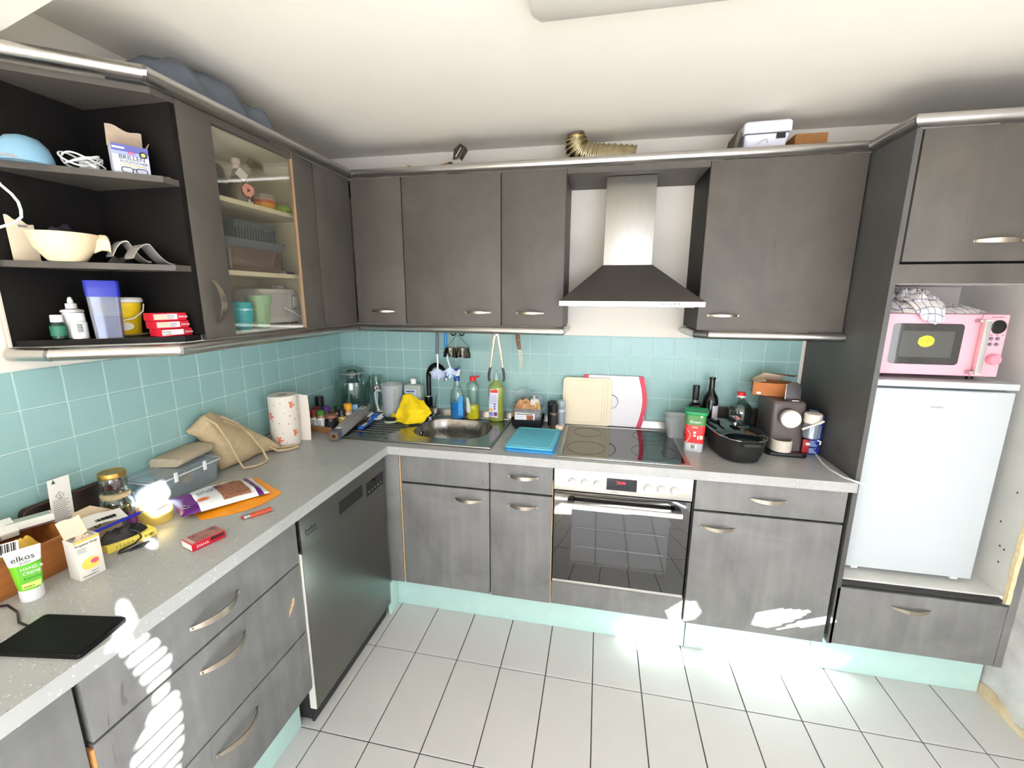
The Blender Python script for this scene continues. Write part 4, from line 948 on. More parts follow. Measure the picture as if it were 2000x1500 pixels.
prof_y = [(-1.075, .175, .200), (-1.05, .155, .238), (-1.015, .002, .246), (-0.97, .001, .226), (-0.92, .001, .196), (-0.87, .001, .160), (-0.83, .001, .118), (-0.79, .001, .072), (-0.765, .001, .040), (-0.748, .001, .014)]
lps = []
for i, (y, zl, zh) in enumerate(prof_y):
    lp_ = []
    for k in range(22):
        q = 2 * math.pi * k / 22; v = (1 - math.cos(q)) / 2; s = math.sin(q)
        z = zl + (zh - zl) * v; th = 0.055 * (1 - 0.6 * z / 0.25) * (1 if s < 0 else 1.15)
        wv = 0.010 * noise.noise(Vector((y * 22, z * 16, k * .2))) + 0.010 * math.sin(y * 40 + z * 22)
        x = 0.078 - 0.030 * z / .25 + s * th + wv * (1 if s > 0 else .4)
        lp_.append((max(0.012, x), y + 0.012 * math.sin(z * 30), ZC + max(0.001, z)))
    lps.append(lp_)
t.p(MB().loops(lps), 'bag_body', bagm, ang=80)
t.p(MB().tube([(0.070, -1.045, ZC + .236), (0.105, -1.03, ZC + .205), (0.130, -1.01, ZC + .13), (0.150, -0.995, ZC + .05), (0.162, -0.985, ZC + .008), (0.185, -0.955, ZC + .005), (0.195, -0.915, ZC + .005), (0.185, -0.88, ZC + .006), (0.160, -0.875, ZC + .05), (0.135, -0.90, ZC + .12), (0.112, -0.935, ZC + .18), (0.090, -0.99, ZC + .225)], 0.0048, 7), 'drawstring', bagm)
t.p(MB().tube([(0.13, -0.80, ZC + .03), (0.160, -0.785, ZC + .010), (0.195, -0.745, ZC + .007), (0.205, -0.71, ZC + .007), (0.190, -0.70, ZC + .010), (0.150, -0.755, ZC + .014)], 0.0055, 7), 'strap_loop', bagm)
t.p(MB().tube([(0.108, -1.0, ZC + .212), (0.122, -0.955, ZC + .178), (0.130, -0.91, ZC + .140), (0.138, -0.875, ZC + .09), (0.142, -0.865, ZC + .03)], 0.0035, 6), 'seam', M('cotton_seam', (170, 150, 114), 0.9))
# kitchen roll
t = T('kitchen_roll', 'white kitchen roll printed with orange foxes, standing upright', 'paper roll', (0.108, -0.664, ZC))
t.p(MB().lathe([(0.022, 0.0005), (0.062, 0.0005), (0.0635, 0.004), (0.0635, 0.240), (0.062, 0.244), (0.022, 0.244), (0.022, 0.0005)], seg=48), 'paper', M('kitchen_paper', (232, 224, 212), 0.9), w=False)
def wrap(nm, mat, a0, z0, pts, s=1.0):
    lp_ = [[((0.0637 + 0.0004 * k) * math.cos(R(a0) + x * s / 0.0637), (0.0637 + 0.0004 * k) * math.sin(R(a0) + x * s / 0.0637), z0 + z * s) for x, z in pts] for k in (0, 1)]
    t.p(MB().loops(lp_), nm, mat, w=False)
FOX = [(-.006, -.016), (.006, -.017), (.008, -.004), (.018, -.008), (.024, .002), (.019, .006), (.010, .002), (.007, .008), (.012, .012), (.010, .024), (.004, .017), (-.004, .018), (-.009, .025), (-.011, .013), (-.005, .007), (-.007, -.002)]
STAR = [(.005 * (1 if k % 2 == 0 else .4) * math.cos(R(k * 36)), .005 * (1 if k % 2 == 0 else .4) * math.sin(R(k * 36))) for k in range(10)]
fxm = M('fox_orange', (222, 126, 88), 0.9); stm = M('star_teal', (130, 160, 164), 0.9); hem = M('heart_plum', (150, 104, 140), 0.9)
for a0, z0 in ((-20, .200), (-12, .062), (50, .11), (-110, .150), (-78, .035), (-140, .05), (110, .18)): wrap('fox_print', fxm, a0, z0, FOX, .85)
for i, (a0, z0) in enumerate(((-60, .215), (-70, .118), (-35, .112), (-50, .165), (-8, .130), (-95, .085), (-48, .022), (-85, .205), (-28, .150), (-60, .070), (-100, .13), (15, .17))): wrap('star_print', stm if i % 2 else hem, a0, z0, STAR, 1.0 if i % 3 else .75)
t.p(MB().lathe([(0.0195, 0.0008), (0.0215, 0.0008), (0.0215, 0.2437), (0.0195, 0.2437), (0.0195, 0.0008)], seg=24), 'core', card_g, w=False)
t.p(MB().sheet(lambda u, v: (0.030 + 0.055 * u, 0.056 + 0.010 * u + 0.006 * math.sin(v * 3), 0.001 + 0.235 * v * (1 - 0.03 * u)), 6, 10, (0.0, 0.0012, 0)), 'loose_sheet', M('kitchen_paper', (232, 224, 212), 0.9), w=False)
# snack bags
t = T('snack_bag', 'purple and white dog treat bag with clear window lying on an orange bag', 'bag', (0.29, -1.235, ZC + .010), R(64))
def bagf(u, v, h=0.030, zz=0.008): 
    e = (1 - (2 * u - 1) ** 4) * (1 - (2 * v - 1) ** 4)
    return (-0.128 + 0.256 * u + 0.012 * v, -0.086 + 0.172 * v - 0.02 * u * (1 - v), 0.004 + zz * (1 - u) + h * e * (0.75 + 0.25 * noise.noise(Vector((u * 5, v * 4, 2)))))
def bagpart(nm, mat, u0, u1, v0=0.0, v1=1.0, lift=0.0):
    t.p(MB().sheet(lambda u, v: tuple(Vector(bagf(u0 + (u1 - u0) * u, v0 + (v1 - v0) * v)) + Vector((0, 0, lift))), max(3, int(24 * (u1 - u0))), max(3, int(12 * (v1 - v0))), 0.002), nm, mat, w=False, ang=80)
pp = M('bag_purple', (88, 24, 110), 0.3); pw_ = M('bag_white', (222, 226, 226), 0.3)
bagpart('purple_end', pp, 0.0, 0.20); bagpart('white_film', pw_, 0.20, 0.86); bagpart('purple_end', pp, 0.86, 0.93); bagpart('film_edge', pw_, 0.93, 1.0)
bagpart('clear_window', M('treats_brown', (140, 92, 70), 0.5, var=0.45, scale=110, bump=0.8), 0.47, 0.80, 0.08, 0.72, 0.0016)
def bt(s, size, mat, u, v, lift=0.0022): text(s, size, mat, t.o, Vector(bagf(u, v)) + Vector((0, 0, lift)), Vector(bagf(u, v + .1)) - Vector(bagf(u, v)), Vector(bagf(u - .05, v)) - Vector(bagf(u, v)))
text('ANIMONDA', 0.010, pp, t.o, Vector(bagf(0.36, 0.45)) + Vector((0, 0, 0.004)), Vector((1, 0.35, 0)), Vector((-0.35, 1, 0.1)))
text('DOGGY', 0.022, ink, t.o, Vector(bagf(0.25, 0.42)) + Vector((0, 0, 0.006)), Vector((1, 0.25, 0.05)), Vector((-0.25, 1, 0.1)))
m = MB(); m.lathe([(0.010, 0), (0.010, 0.0006), (0.008, 0.0006), (0.008, 0)], tuple(Vector(bagf(0.08, 0.22)) + Vector((0, 0, .002))), 20); t.p(m, 'round_seal', pw_, w=False)
m = MB(); m.lathe([(0.014, 0), (0.014, 0.0008), (0, 0.0008)], tuple(Vector(bagf(0.27, 0.22)) + Vector((0, 0, .0025))), 20, 'z', 1.2, .8); t.p(m, 'orange_emblem', M('emblem_orange', (220, 110, 50), 0.5), w=False)
og_ = M('bag_orange', (244, 152, 22), 0.3, var=0.12, scale=12, bump=0.4)
t = T('snack_bag', 'orange snack bag lying underneath the purple and white bag', 'bag', (0.315, -1.215, ZC), R(64))
t.p(MB().sheet(lambda u, v: (-0.115 + 0.25 * u, -0.098 + 0.215 * v - 0.045 * math.sin(3 * u), 0.0025 + 0.007 * (1 - (2 * u - 1) ** 2) * (1 - (2 * v - 1) ** 2)), 22, 12, 0.0018), 'film', og_, w=False, ang=80)
t.p(MB().lump((0.02, 0.118, 0.0008), 0.030, 0.016, 0.022, 9, 0.3), 'crumpled_corner', M('bag_yellow', (244, 186, 30), 0.35), w=False)
# lighter and red cigarette packet
t = T('lighter', 'red transparent lighter lying on the worktop near the edge', 'lighter', (0.502, -1.295, ZC), R(58))
t.p(MB().loops([[(-0.022, y, z) for y, z in rrect(0, 0.006, 0.020, 0.0105, 0.004)], [(0.042, y, z) for y, z in rrect(0, 0.006, 0.020, 0.0105, 0.004)]]), 'tank', M('lighter_orange', (222, 96, 66), 0.15, trans=0.3), w=False)
t.p(MB().loops([[(-0.040, y, z) for y, z in rrect(0, 0.006, 0.019, 0.011, 0.004)], [(-0.0222, y, z) for y, z in rrect(0, 0.006, 0.019, 0.011, 0.004)]]), 'head', chrome, w=False)
t.p(MB().cyl((-0.036, -0.004, 0.011), 0.004, 0.008, 'y', 12), 'spark_wheel', nickel, w=False)
t.p(MB().box(-0.044, -0.007, 0.003, -0.040, 0.007, 0.011), 'button', M('lighter_red', (196, 20, 40), 0.3), w=False, bevel=0.001)
def red_packet(label, loc, rot, group=None, tilt=0, word='ZIANA'):
    tt = T('cigarette_packet', label, 'packet', loc, rot, group)
    redm = M('packet_red', (186, 22, 44), 0.35)
    tt.p(MB().box(-0.044, -0.028, 0.0004, 0.044, 0.028, 0.023), 'carton', redm, w=False, bevel=0.0012)
    return tt
t = red_packet('red cigarette packet lying alone on the worktop, warning photo on top', (0.472, -1.462, ZC), R(73))
# long axis along v; label faces
t.p(MB().box(-0.030, -0.0265, 0.0231, 0.042, 0.024, 0.0236), 'warning_photo', M('warning_photo', (150, 104, 96), 0.5, var=0.5, scale=40), w=False)
t.p(MB().box(-0.042, -0.0265, 0.0231, -0.032, 0.026, 0.0236), 'grey_band', M('band_grey', (178, 160, 152), 0.5), w=False)
text('ZIANA', 0.011, white_pl, t.o, (-0.034, -0.0285, 0.007), UX, UZ)
patch(t, 'dark_field', M('band_dark', (62, 20, 24), 0.5), 0.004, 0.041, 0.010, 0.021, -0.028)
t.p(MB().box(-0.0447, -0.026, 0.003, -0.044, 0.026, 0.020), 'white_label', paper, w=False)
# ================================================================== CORNER, SINK SIDE
t = T('spice_tray', 'shallow wooden tray holding spice jars in the corner', 'tray', (0.138, -0.290, ZC), R(-7))
tw = M('tray_wood', (150, 104, 64), 0.6, var=0.2, scale=8, stretch=(1, 10, 10))
t.p(MB().box(-0.118, -0.178, 0.0005, 0.118, 0.067, 0.010), 'base', tw, w=False)
for a in ((-0.118, -0.186, 0.118, -0.178, 0.032), (-0.118, 0.067, 0.118, 0.075, 0.032), (-0.126, -0.186, -0.1182, 0.075, 0.032), (0.1182, -0.186, 0.126, 0.075, 0.022)):
    t.p(MB().box(a[0], a[1], 0.0005, a[2], a[3], a[4]), 'side', tw, w=False, bevel=0.001)
ZT = ZC + 0.0105
def spice(label, x, y, capc, fill, lab=(226, 220, 206), r=0.0205, h=0.098, caph=0.024, tilt=0):
    tt = T('spice_jar', label, 'jar', (x, y, ZT), R(25))
    b = h - caph
    tt.p(MB().lathe([(r * .9, 0.0004), (r, 0.003), (r, b * .86), (r * .82, b), (0, b)], seg=20), 'glass', M('spice_fill_%d%d%d' % fill, fill, 0.25, var=0.3, scale=80), w=False)
    tt.p(MB().lathe([(r * 1.02, b * .15), (r * 1.03, b * .15), (r * 1.03, b * .8), (r * 1.02, b * .8)], seg=20), 'label', M('spice_lab_%d%d%d' % lab, lab, 0.6), w=False)
    tt.p(MB().lathe([(r * .98, b + .0005), (r * .98, h - .002), (r * .9, h), (0, h)], seg=20), 'lid', M('cap_%d%d%d' % capc, capc, 0.35), w=False)
    lines(tt, -0.010, 0.010, b * .3, b * .7, -r * 1.03 - .0003, 4, ink)
    if tilt: tt.o.rotation_euler = (tilt, 0, R(25))
    return tt
spice('spice jar with bright green lid at the tray front, leftmost', 0.056, -0.428, (28, 140, 66), (110, 80, 56))
spice('spice jar with dark red lid between two green lids', 0.100, -0.436, (140, 30, 36), (120, 44, 30))
spice('spice jar with olive green lid and white label', 0.142, -0.440, (70, 130, 40), (150, 120, 90), (238, 238, 234))
t = spice('squat black jar with copper lid at the tray front', 0.199, -0.436, (150, 96, 74), (16, 14, 16), (22, 20, 24), 0.032, 0.078, 0.016)
spice('spice jar with black lid and yellow label, right of the copper-lidded jar', 0.226, -0.378, (20, 22, 22), (60, 40, 30), (232, 214, 120), 0.0195, 0.092)
spice('spice jar with yellow-orange lid standing tall at the tray right side', 0.232, -0.326, (232, 160, 40), (170, 130, 80), (220, 210, 190), 0.021, 0.112, 0.032)
spice('spice jar with purple lid in the second row', 0.120, -0.360, (92, 50, 140), (90, 70, 60))
spice('spice jar with dark green lid behind the yellow lid', 0.168, -0.318, (20, 62, 44), (70, 56, 40), (222, 222, 220), 0.0205, 0.100)
spice('tall spice mill with big black cap at the back of the tray', 0.072, -0.345, (16, 16, 18), (70, 60, 56), (60, 50, 50), 0.024, 0.150, 0.055)
spice('spice jar with brownish red lid behind the first green lid', 0.086, -0.396, (96, 36, 34), (90, 60, 50), h=0.104)
t = T('garlic_bulb', 'white garlic bulb lying on jars near the wall in the tray', 'garlic', (0.047, -0.300, ZT))
t.p(MB().lathe([(0.010, 0.0004), (0.022, 0.010), (0.024, 0.022), (0.014, 0.036), (0.005, 0.046), (0.004, 0.052), (0, 0.053)], seg=16), 'bulb', M('garlic_white', (232, 224, 214), 0.6), w=False)
t.p(MB().tube([(0, 0, 0.052), (0.004, 0, 0.068)], [0.004, 0.002], 7), 'stalk', M('garlic_stalk', (206, 190, 160), 0.8), w=False)
t = T('spice_packet', 'red and light blue spice packet leaning in the tray right corner', 'packet', (0.214, -0.262, ZT), R(35))
t.p(MB().box(-0.030, -0.012, 0.0004, -0.0005, 0.012, 0.088), 'red_half', M('packet_scarlet', (188, 28, 34), 0.5), w=False, bevel=0.001)
t.p(MB().box(0.0005, -0.012, 0.0004, 0.032, 0.012, 0.088), 'blue_half', M('packet_skyblue', (122, 176, 206), 0.5), w=False, bevel=0.001)
lines(t, 0.004, 0.028, 0.045, 0.065, -0.0122, 2)
t = T('tea_ball', 'shiny steel tea infuser ball with clasp behind the foil box', 'tea infuser', (0.242, -0.165, ZC), 0)
t.p(MB().ico((0, 0, 0.0225), 0.022, 3), 'ball', chrome, w=False); t.p(MB().tube(arc((0.030, 0, 0.03), 0.010, 0, 360, 14, 'xz')[:-1], 0.0018, 6, True), 'clasp', chrome, w=False)
# foil box propped on tray and draining board
t = T('foil_box', 'long grey aluminium foil box leaning on the spice tray edge', 'box', (0.315, -0.470, ZC + 0.012))
a, b = Vector((0.322, -0.600, ZC + 0.030)), Vector((0.266, -0.215, ZC + 0.062)); d = (b - a).normalized(); s_ = d.cross(UZ).normalized(); n_ = s_.cross(d)
def fb(k, w=0.021): c = a + (b - a) * k; return [c + s_ * w + n_ * w, c - s_ * w + n_ * w, c - s_ * w - n_ * w, c + s_ * w - n_ * w]
t.p(MB().loops([fb(0.12), fb(1.0)]), 'carton', M('foil_grey', (142, 140, 140), 0.45), bevel=0.001)
t.p(MB().loops([fb(0.0, 0.0208), fb(0.1195, 0.0208)]), 'end_section', M('foil_slate', (88, 96, 106), 0.45), bevel=0.001)
t.p(MB().tube([a - d * 0.002, a + d * 0.001], 0.017, 18), 'cardboard_tube', card); t.p(MB().tube([a - d * 0.0025, a - d * 0.0018], 0.012, 18), 'tube_hole', M('tube_dark', (60, 40, 30), 0.9))
def fp(k0, k1, w0, w1, nm, mat, l=0.0006):
    q = [a + (b - a) * k + s_ * w + n_ * (0.021 + dz) for dz in (0, l) for k, w in ((k0, w0), (k1, w0), (k1, w1), (k0, w1))]
    t.p(MB().loops([q[:4], q[4:]]), nm, mat)
fp(0.88, 0.97, -0.015, 0.015, 'barcode_label', paper); fp(0.13, 0.17, -0.012, 0.012, 'white_tab', paper)
for k in range(6): fp(0.905 + k * 0.009, 0.909 + k * 0.009, -0.010, 0.010, 'barcode', ink, 0.0009)
for k in range(9): fp(0.22 + k * 0.07, 0.27 + k * 0.07, -0.012, -0.008, 'print_dash', M('foil_print', (180, 178, 176), 0.5))
# big clip-top jar
t = T('clip_jar', 'large empty clip-top glass jar standing in the corner', 'jar', (0.135, -0.062 - 0.055, ZC + .0105 + 0.022))
t.o.location.z = ZC + 0.0335
jr = 0.097
t.o.location = (0.128, -0.106, ZC)
t.p(MB().lathe([(0.080, 0.0006), (0.090, 0.006), (0.097, 0.03), (0.099, 0.185), (0.095, 0.208), (0.075, 0.226), (0.066, 0.232), (0.066, 0.252), (0.063, 0.252), (0.063, 0.232), (0.072, 0.223), (0.092, 0.206), (0.096, 0.185), (0.094, 0.03), (0.087, 0.009), (0, 0.008)], seg=40), 'glass_body', glass, w=False)
t.p(MB().lathe([(0.068, 0.2535), (0.072, 0.258), (0.072, 0.268), (0.060, 0.280), (0.045, 0.288), (0, 0.290), (0, 0.286), (0.044, 0.284), (0.058, 0.276), (0.066, 0.266)], seg=40), 'glass_lid', glass, w=False)
t.p(MB().lathe([(0.069, 0.2523), (0.0725, 0.2526), (0.0725, 0.2572), (0.069, 0.2533)], seg=40), 'rubber_seal', M('seal_grey', (150, 160, 150), 0.6), w=False)
t.p(MB().tube([(0.069 * math.cos(R(k)), 0.069 * math.sin(R(k)), 0.240) for k in range(0, 360, 15)], 0.0016, 6, True), 'wire_band', chrome, w=False)
t.p(MB().tube([(0.064, -0.030, 0.240), (0.072, -0.034, 0.262), (0.068, -0.036, 0.235), (0.078, -0.040, 0.214), (0.070, -0.028, 0.220)], 0.0018, 6), 'wire_clip', chrome, w=False)
# wheat beer glass
t = T('beer_glass', 'tall wheat beer glass with round emblem beside the clip jar', 'glass', (0.268, -0.072, ZC))
t.p(MB().lathe([(0.030, 0.0005), (0.033, 0.003), (0.033, 0.012), (0.025, 0.030), (0.026, 0.075), (0.036, 0.135), (0.043, 0.185), (0.0415, 0.235), (0.0400, 0.235), (0.0415, 0.185), (0.0345, 0.136), (0.0245, 0.076), (0.022, 0.036), (0, 0.032)], seg=32), 'glass', glass, w=False)
m = MB(); m.lathe([(0.016, 0), (0.016, -0.0006), (0, -0.0006)], (0, 0, 0), 24, 'y'); o = t.p(m, 'emblem_ring', M('emblem_dark', (60, 50, 52), 0.5), w=False); o.location = (0.022, -0.0365, 0.168); o.rotation_euler = (R(-9), 0, R(32))
m = MB(); m.lathe([(0.0125, 0), (0.0125, -0.0006), (0, -0.0006)], (0, -0.0007, 0), 24, 'y'); o2 = m.build('emblem_disc', M('emblem_white', (228, 224, 220), 0.5), o)
m = MB(); m.lathe([(0.006, 0), (0.006, -0.0006), (0, -0.0006)], (0.001, -0.0014, -0.001), 12, 'y', 1, 1.2); m.build('emblem_figure', M('emblem_red', (150, 40, 40), 0.5), o)
# measuring jug
t = T('measuring_jug', 'milky plastic measuring jug with handle and scale', 'jug', (0.402, -0.136, ZC + .0135), R(10))
t.p(MB().lathe([(0.046, 0.0005), (0.050, 0.004), (0.062, 0.185), (0.064, 0.188), (0.0625, 0.190), (0.0605, 0.185), (0.0485, 0.006), (0, 0.005)], seg=36), 'body', milky, w=False)
t.p(MB().tube([(-0.060, -0.005, 0.150), (-0.088, -0.012, 0.152), (-0.096, -0.014, 0.135), (-0.090, -0.012, 0.075), (-0.080, -0.009, 0.03), (-0.052, -0.004, 0.025)], 0.0075, 8), 'handle', milky, w=False)
sg = M('scale_grey', (90, 100, 104), 0.6)
for k in range(9):
    zz = 0.04 + k * 0.015; rr = 0.0475 + 0.0122 * (zz - 0.004) / 0.18 + 0.003; aa = R(-58)
    t.p(MB().box(-0.008, -0.0004, -0.0012, 0.008, 0.0004, 0.0012), 'scale_mark', sg, w=False).location = (rr * math.cos(aa), rr * math.sin(aa), zz)
    ob = t.o.children[-1]; ob.rotation_euler = (0, 0, aa + R(90))
# disinfectant bottle
t = T('disinfectant_bottle', 'square translucent bottle with white cap and blue printed label behind the tap', 'bottle', (0.512, -0.078, ZC + .0128))
t.p(MB().loops([[(x, y, z) for x, y in rrect(0, 0, 0.110 * s, 0.064 * s, 0.014 * s)] for z, s in ((0.0004, .96), (0.004, 1), (0.165, 1), (0.180, .9), (0.186, .45))]), 'bottle_body', THIN('bottle_milky', (214, 226, 216), 0.1, 0.15, 0.5), w=False)
t.p(MB().lathe([(0.017, 0.1865), (0.017, 0.214), (0.015, 0.217), (0, 0.217)]), 'cap', white_pl, w=False)
lb = patch(t, 'label', M('label_paleblue', (206, 220, 238), 0.6), -0.038, 0.030, 0.075, 0.155, -0.0322)
lines(t, -0.034, 0.024, 0.085, 0.135, -0.0327, 7, M('print_blue', (70, 100, 160), 0.6)); patch(t, 'heading', M('print_navy', (40, 60, 120), 0.6), -0.034, 0.02, 0.142, 0.150, -0.0327)
# yellow cloth over the sponge area
ycl = M('cloth_yellow', (246, 214, 22), 0.9, var=0.05, scale=30, bump=0.3)
t = T('cleaning_cloth', 'bright yellow cleaning cloth draped stiff on the draining board', 'cloth', (0.545, -0.20, ZC + .0135))
def ycf(u, v):
    # hangs like a tent: ridge at the top, skirts to front
    x = 0.478 + 0.135 * u + 0.030 * (1 - v) * (u - 0.5) + (0.055 * u * (1 - abs(2 * v - 1)))
    z = 0.001 + (0.120 + 0.020 * (1 - u)) * v * (1 - 0.35 * max(0, u - .45) * v) + 0.008 * math.sin(9 * u + 5 * v) * v
    y = -0.262 + 0.105 * v + 0.018 * math.sin(8 * u + 3 * v) * (1 - .4 * v) + 0.012 * noise.noise(Vector((u * 5, v * 5, 1)))
    if v < 0.2: y -= (0.2 - v) * 0.10; z = max(0.001, z - 0.008)
    return (x, y, ZC + .0135 + z)
t.p(MB().sheet(ycf, 26, 22, (0, -0.004, 0.0)), 'fabric', ycl, ang=85)
t.p(MB().sheet(lambda u, v: (0.425 + 0.10 * u, -0.215 - 0.045 * u + 0.030 * v, ZC + .0175 + 0.038 * (1 - u) ** 0.5 * (0.4 + 0.6 * v) * 0.7 + 0.0), 12, 5, 0.003), 'corner_fold', ycl, ang=85)
# sponge
t = T('sponge', 'oval green scouring sponge with black pad on the draining board', 'sponge', (0.452, -0.268, ZC + .0135), R(12))
t.p(MB().prism([(0.034 * math.cos(R(a)), 0.024 * math.sin(R(a))) for a in range(0, 360, 15)], 0.0003, 0.011), 'foam', M('sponge_green', (176, 190, 156), 0.9, var=0.1, scale=150), w=False)
t.p(MB().prism([(0.034 * math.cos(R(a)), 0.024 * math.sin(R(a))) for a in range(0, 360, 15)], 0.0112, 0.024), 'scouring_pad', M('pad_black', (26, 28, 28), 0.95), w=False, bevel=0.003)
# dish brush on the drainer
blu = M('brush_blue', (28, 92, 190), 0.35)
t = T('dish_brush', 'blue dish brush with white bristles lying on the draining board', 'brush', (0.352, -0.322, ZC + .0135), R(97))
t.p(MB().loops([[(x, y * s, z) for y, z in ((-.011, .004), (.011, .004), (.011, .014), (-.011, .014))] for x, s in ((-0.115, .9), (-0.10, 1.15), (-0.04, 1.0), (0.03, .6))]), 'handle', blu, w=False, bevel=0.002)
t.p(MB().loops([[(0.03, y * .6, z) for y, z in ((-.011, .004), (.011, .004), (.011, .014), (-.011, .014))]] + [[(x, y * s, z + .012) for y, z in ((-.011, .004), (.011, .004), (.011, .014), (-.011, .014))] for x, s in ((0.055, .8), (0.075, 2.0), (0.115, 2.0), (0.132, 1.2))]), 'head', blu, w=False, bevel=0.002)
m = MB(); rnd = random.Random(2)
for i in range(9):
    for j in range(6):
        x, y = 0.070 + i * 0.0075, -0.021 + j * 0.0085
        m.tube([(x, y, 0.016), (x + 0.02 * (x - .1), y * 1.5, 0.0008 + 0.002 * rnd.random())], 0.0022, 5)
        if j in (0, 5): m.tube([(x, y, 0.022), (x + 0.1 * (x - .1), y * 1.75, 0.022 + 0.006 * rnd.random())], 0.0022, 5)
o = t.p(m, 'bristles', M('bristle_white', (230, 232, 234), 0.7), w=False); o['kind'] = 'stuff'
t.p(MB().box(-0.085, -0.008, 0.0142, -0.030, 0.008, 0.0148), 'paper_label', paper, w=False)
# bottles behind the sink
t = T('glass_cleaner_bottle', 'slim bottle half full of blue glass cleaner behind the sink', 'bottle', (0.783, -0.085, ZC + .0085), R(8))
def oval(z, rx, ry): return [(rx * math.cos(2 * math.pi * k / 28), ry * math.sin(2 * math.pi * k / 28), z) for k in range(28)]
bb = [(0.0005, .036), (.004, .040), (.12, .041), (.155, .037), (.185, .022), (.205, .016), (.222, .0145)]
t.p(MB().loops([oval(z, r, r * .66) for z, r in bb]), 'bottle_body', glass, w=False)
t.p(MB().loops([oval(z, r * .95, r * .62) for z, r in bb[:2]] + [oval(.098, .0385, .0255)]), 'blue_liquid', M('liquid_blue', (24, 128, 206), 0.1), w=False)
t.p(MB().loops([[(x, -0.0275 + 0.35 * abs(x - 0.01) ** 1.6 - 0.0006 * k, z) for x, z in ((0.008, .022), (0.038, .022), (0.037, .135), (0.012, .135))] for k in (0, 1)]), 'label', M('label_blue', (56, 150, 214), 0.4), w=False)
text('Glas', 0.014, white_pl, t.o, (0.016, -0.029, 0.055), Vector((1, 0.45, 0)), UZ)
t.p(MB().lathe([(0.0165, .222), (0.0165, .244), (0.012, .246), (0, .246)], seg=20), 'collar', M('trigger_navy', (22, 66, 150), 0.35), w=False)
t.p(MB().loops([[(x, y, z) for x, y, z in ((-0.013 + dx, -.010, zz), (0.016 + dx, -.010, zz + .006), (0.016 + dx, .010, zz + .006), (-0.013 + dx, .010, zz))] for zz, dx in ((.246, 0), (.268, .003), (.284, .008))]), 'spray_head', white_pl, w=False, bevel=0.003)
t.p(MB().loops([[(x, y, z) for x, y, z in ((-0.015, -.0115, zz), (0.008 + dx, -.0115, zz + .012), (0.008 + dx, .0115, zz + .012), (-0.015, .0115, zz))] for zz, dx in ((.268, .0), (.284, .008), (.290, .014))]), 'trigger_cap', M('trigger_navy', (22, 66, 150), 0.35), w=False, bevel=0.002)
t = T('dish_soap_bottle', 'clear ribbed bottle with red flip cap and little yellow liquid', 'bottle', (0.877, -0.082, ZC + .0085), R(5))
bb = [(0.0005, .033), (.004, .037), (.07, .038), (.10, .035), (.16, .038), (.20, .037), (.218, .026), (.226, .0155)]
t.p(MB().loops([oval(z, r, r * .72) for z, r in bb]), 'bottle_body', glass, w=False)
t.p(MB().loops([oval(z, r * .95, r * .68) for z, r in bb[:2]] + [oval(.082, .0345, .025)]), 'yellow_liquid', M('liquid_yellow', (226, 204, 20), 0.12), w=False)
t.p(MB().loops([[(x, -0.0275 - 0.0008 * k + 0.3 * max(0, -x - .01), z) for x, z in ((-0.034, .045), (-0.012, .040), (-0.010, .075), (-0.020, .125), (-0.034, .135))] for k in (0, 1)]), 'label', M('label_palegrey', (214, 222, 224), 0.5), w=False)
redc = M('cap_red', (214, 34, 44), 0.35)
t.p(MB().lathe([(0.0185, .2265), (0.0185, .246), (0.016, .249), (0, .249)], seg=20), 'cap', redc, w=False)
t.p(MB().tube([(0.016, 0, .247), (0.040, -.004, .253)], 0.0045, 8), 'flip_lid', redc, w=False)
t = T('dish_soap_bottle', 'yellow washing-up liquid bottle with red, white and orange label', 'bottle', (1.017, -0.088, ZC + .0085), R(3))
bb = [(0.0005, .040), (.004, .044), (.06, .046), (.12, .040), (.175, .046), (.205, .040), (.228, .022), (.236, .0135)]
t.p(MB().loops([oval(z, r, r * .60) for z, r in bb]), 'bottle_body', THIN('soap_pet', (214, 226, 150), 0.12, 0.05, 0.2), w=False)
t.p(MB().loops([oval(z, r * .95, r * .56) for z, r in bb[:5]] + [oval(.196, .039, .0235)]), 'yellow_liquid', M('liquid_lime', (196, 196, 40), 0.15), w=False)
lab = []
for k in (0, 1): lab.append([(x, -0.0295 - .0008 * k + (0.10 * abs(x)), z) for x, z in ((-0.040, .030), (0.014, .022), (0.013, .12), (0.018, .18), (-0.030, .190), (-0.036, .12))])
t.p(MB().loops(lab), 'label', M('label_lilac', (226, 226, 240), 0.5), w=False)
def lb2(nm, mat, x0, x1, z0, z1): 
    t.p(MB().loops([[(x, -0.0305 - .0006 * k + 0.10 * abs(x), z) for x, z in ((x0, z0), (x1, z0), (x1, z1), (x0, z1))] for k in (0, 1)]), nm, mat, w=False)
lb2('red_heading', redc, -0.029, 0.014, .168, .184); lb2('orange_field', M('label_orange', (244, 170, 50), 0.5), -0.038, -0.016, .062, .076); lb2('violet_field', M('label_violet', (130, 134, 190), 0.5), -0.038, -0.016, .034, .056)
for k in range(3): lb2('hazard_sign', M('sign_navy', (60, 70, 130), 0.5), -0.008, 0.000, .072 + k * .013, .081 + k * .013)
lb2('purple_sign', M('sign_purple', (110, 70, 120), 0.5), -0.010, 0.010, .034, .056)
for k in range(7): lb2('print_line', M('print_lilac', (160, 160, 190), 0.6), -0.033, 0.008, .105 + k * .008, .108 + k * .008)
t.p(MB().lathe([(0.015, .2365), (0.015, .258), (0.010, .266), (0.007, .278), (0.0075, .286), (0, .288)], seg=20), 'push_cap', THIN('cap_clear', (220, 234, 238), 0.15, 0.1, 0.3), w=False)
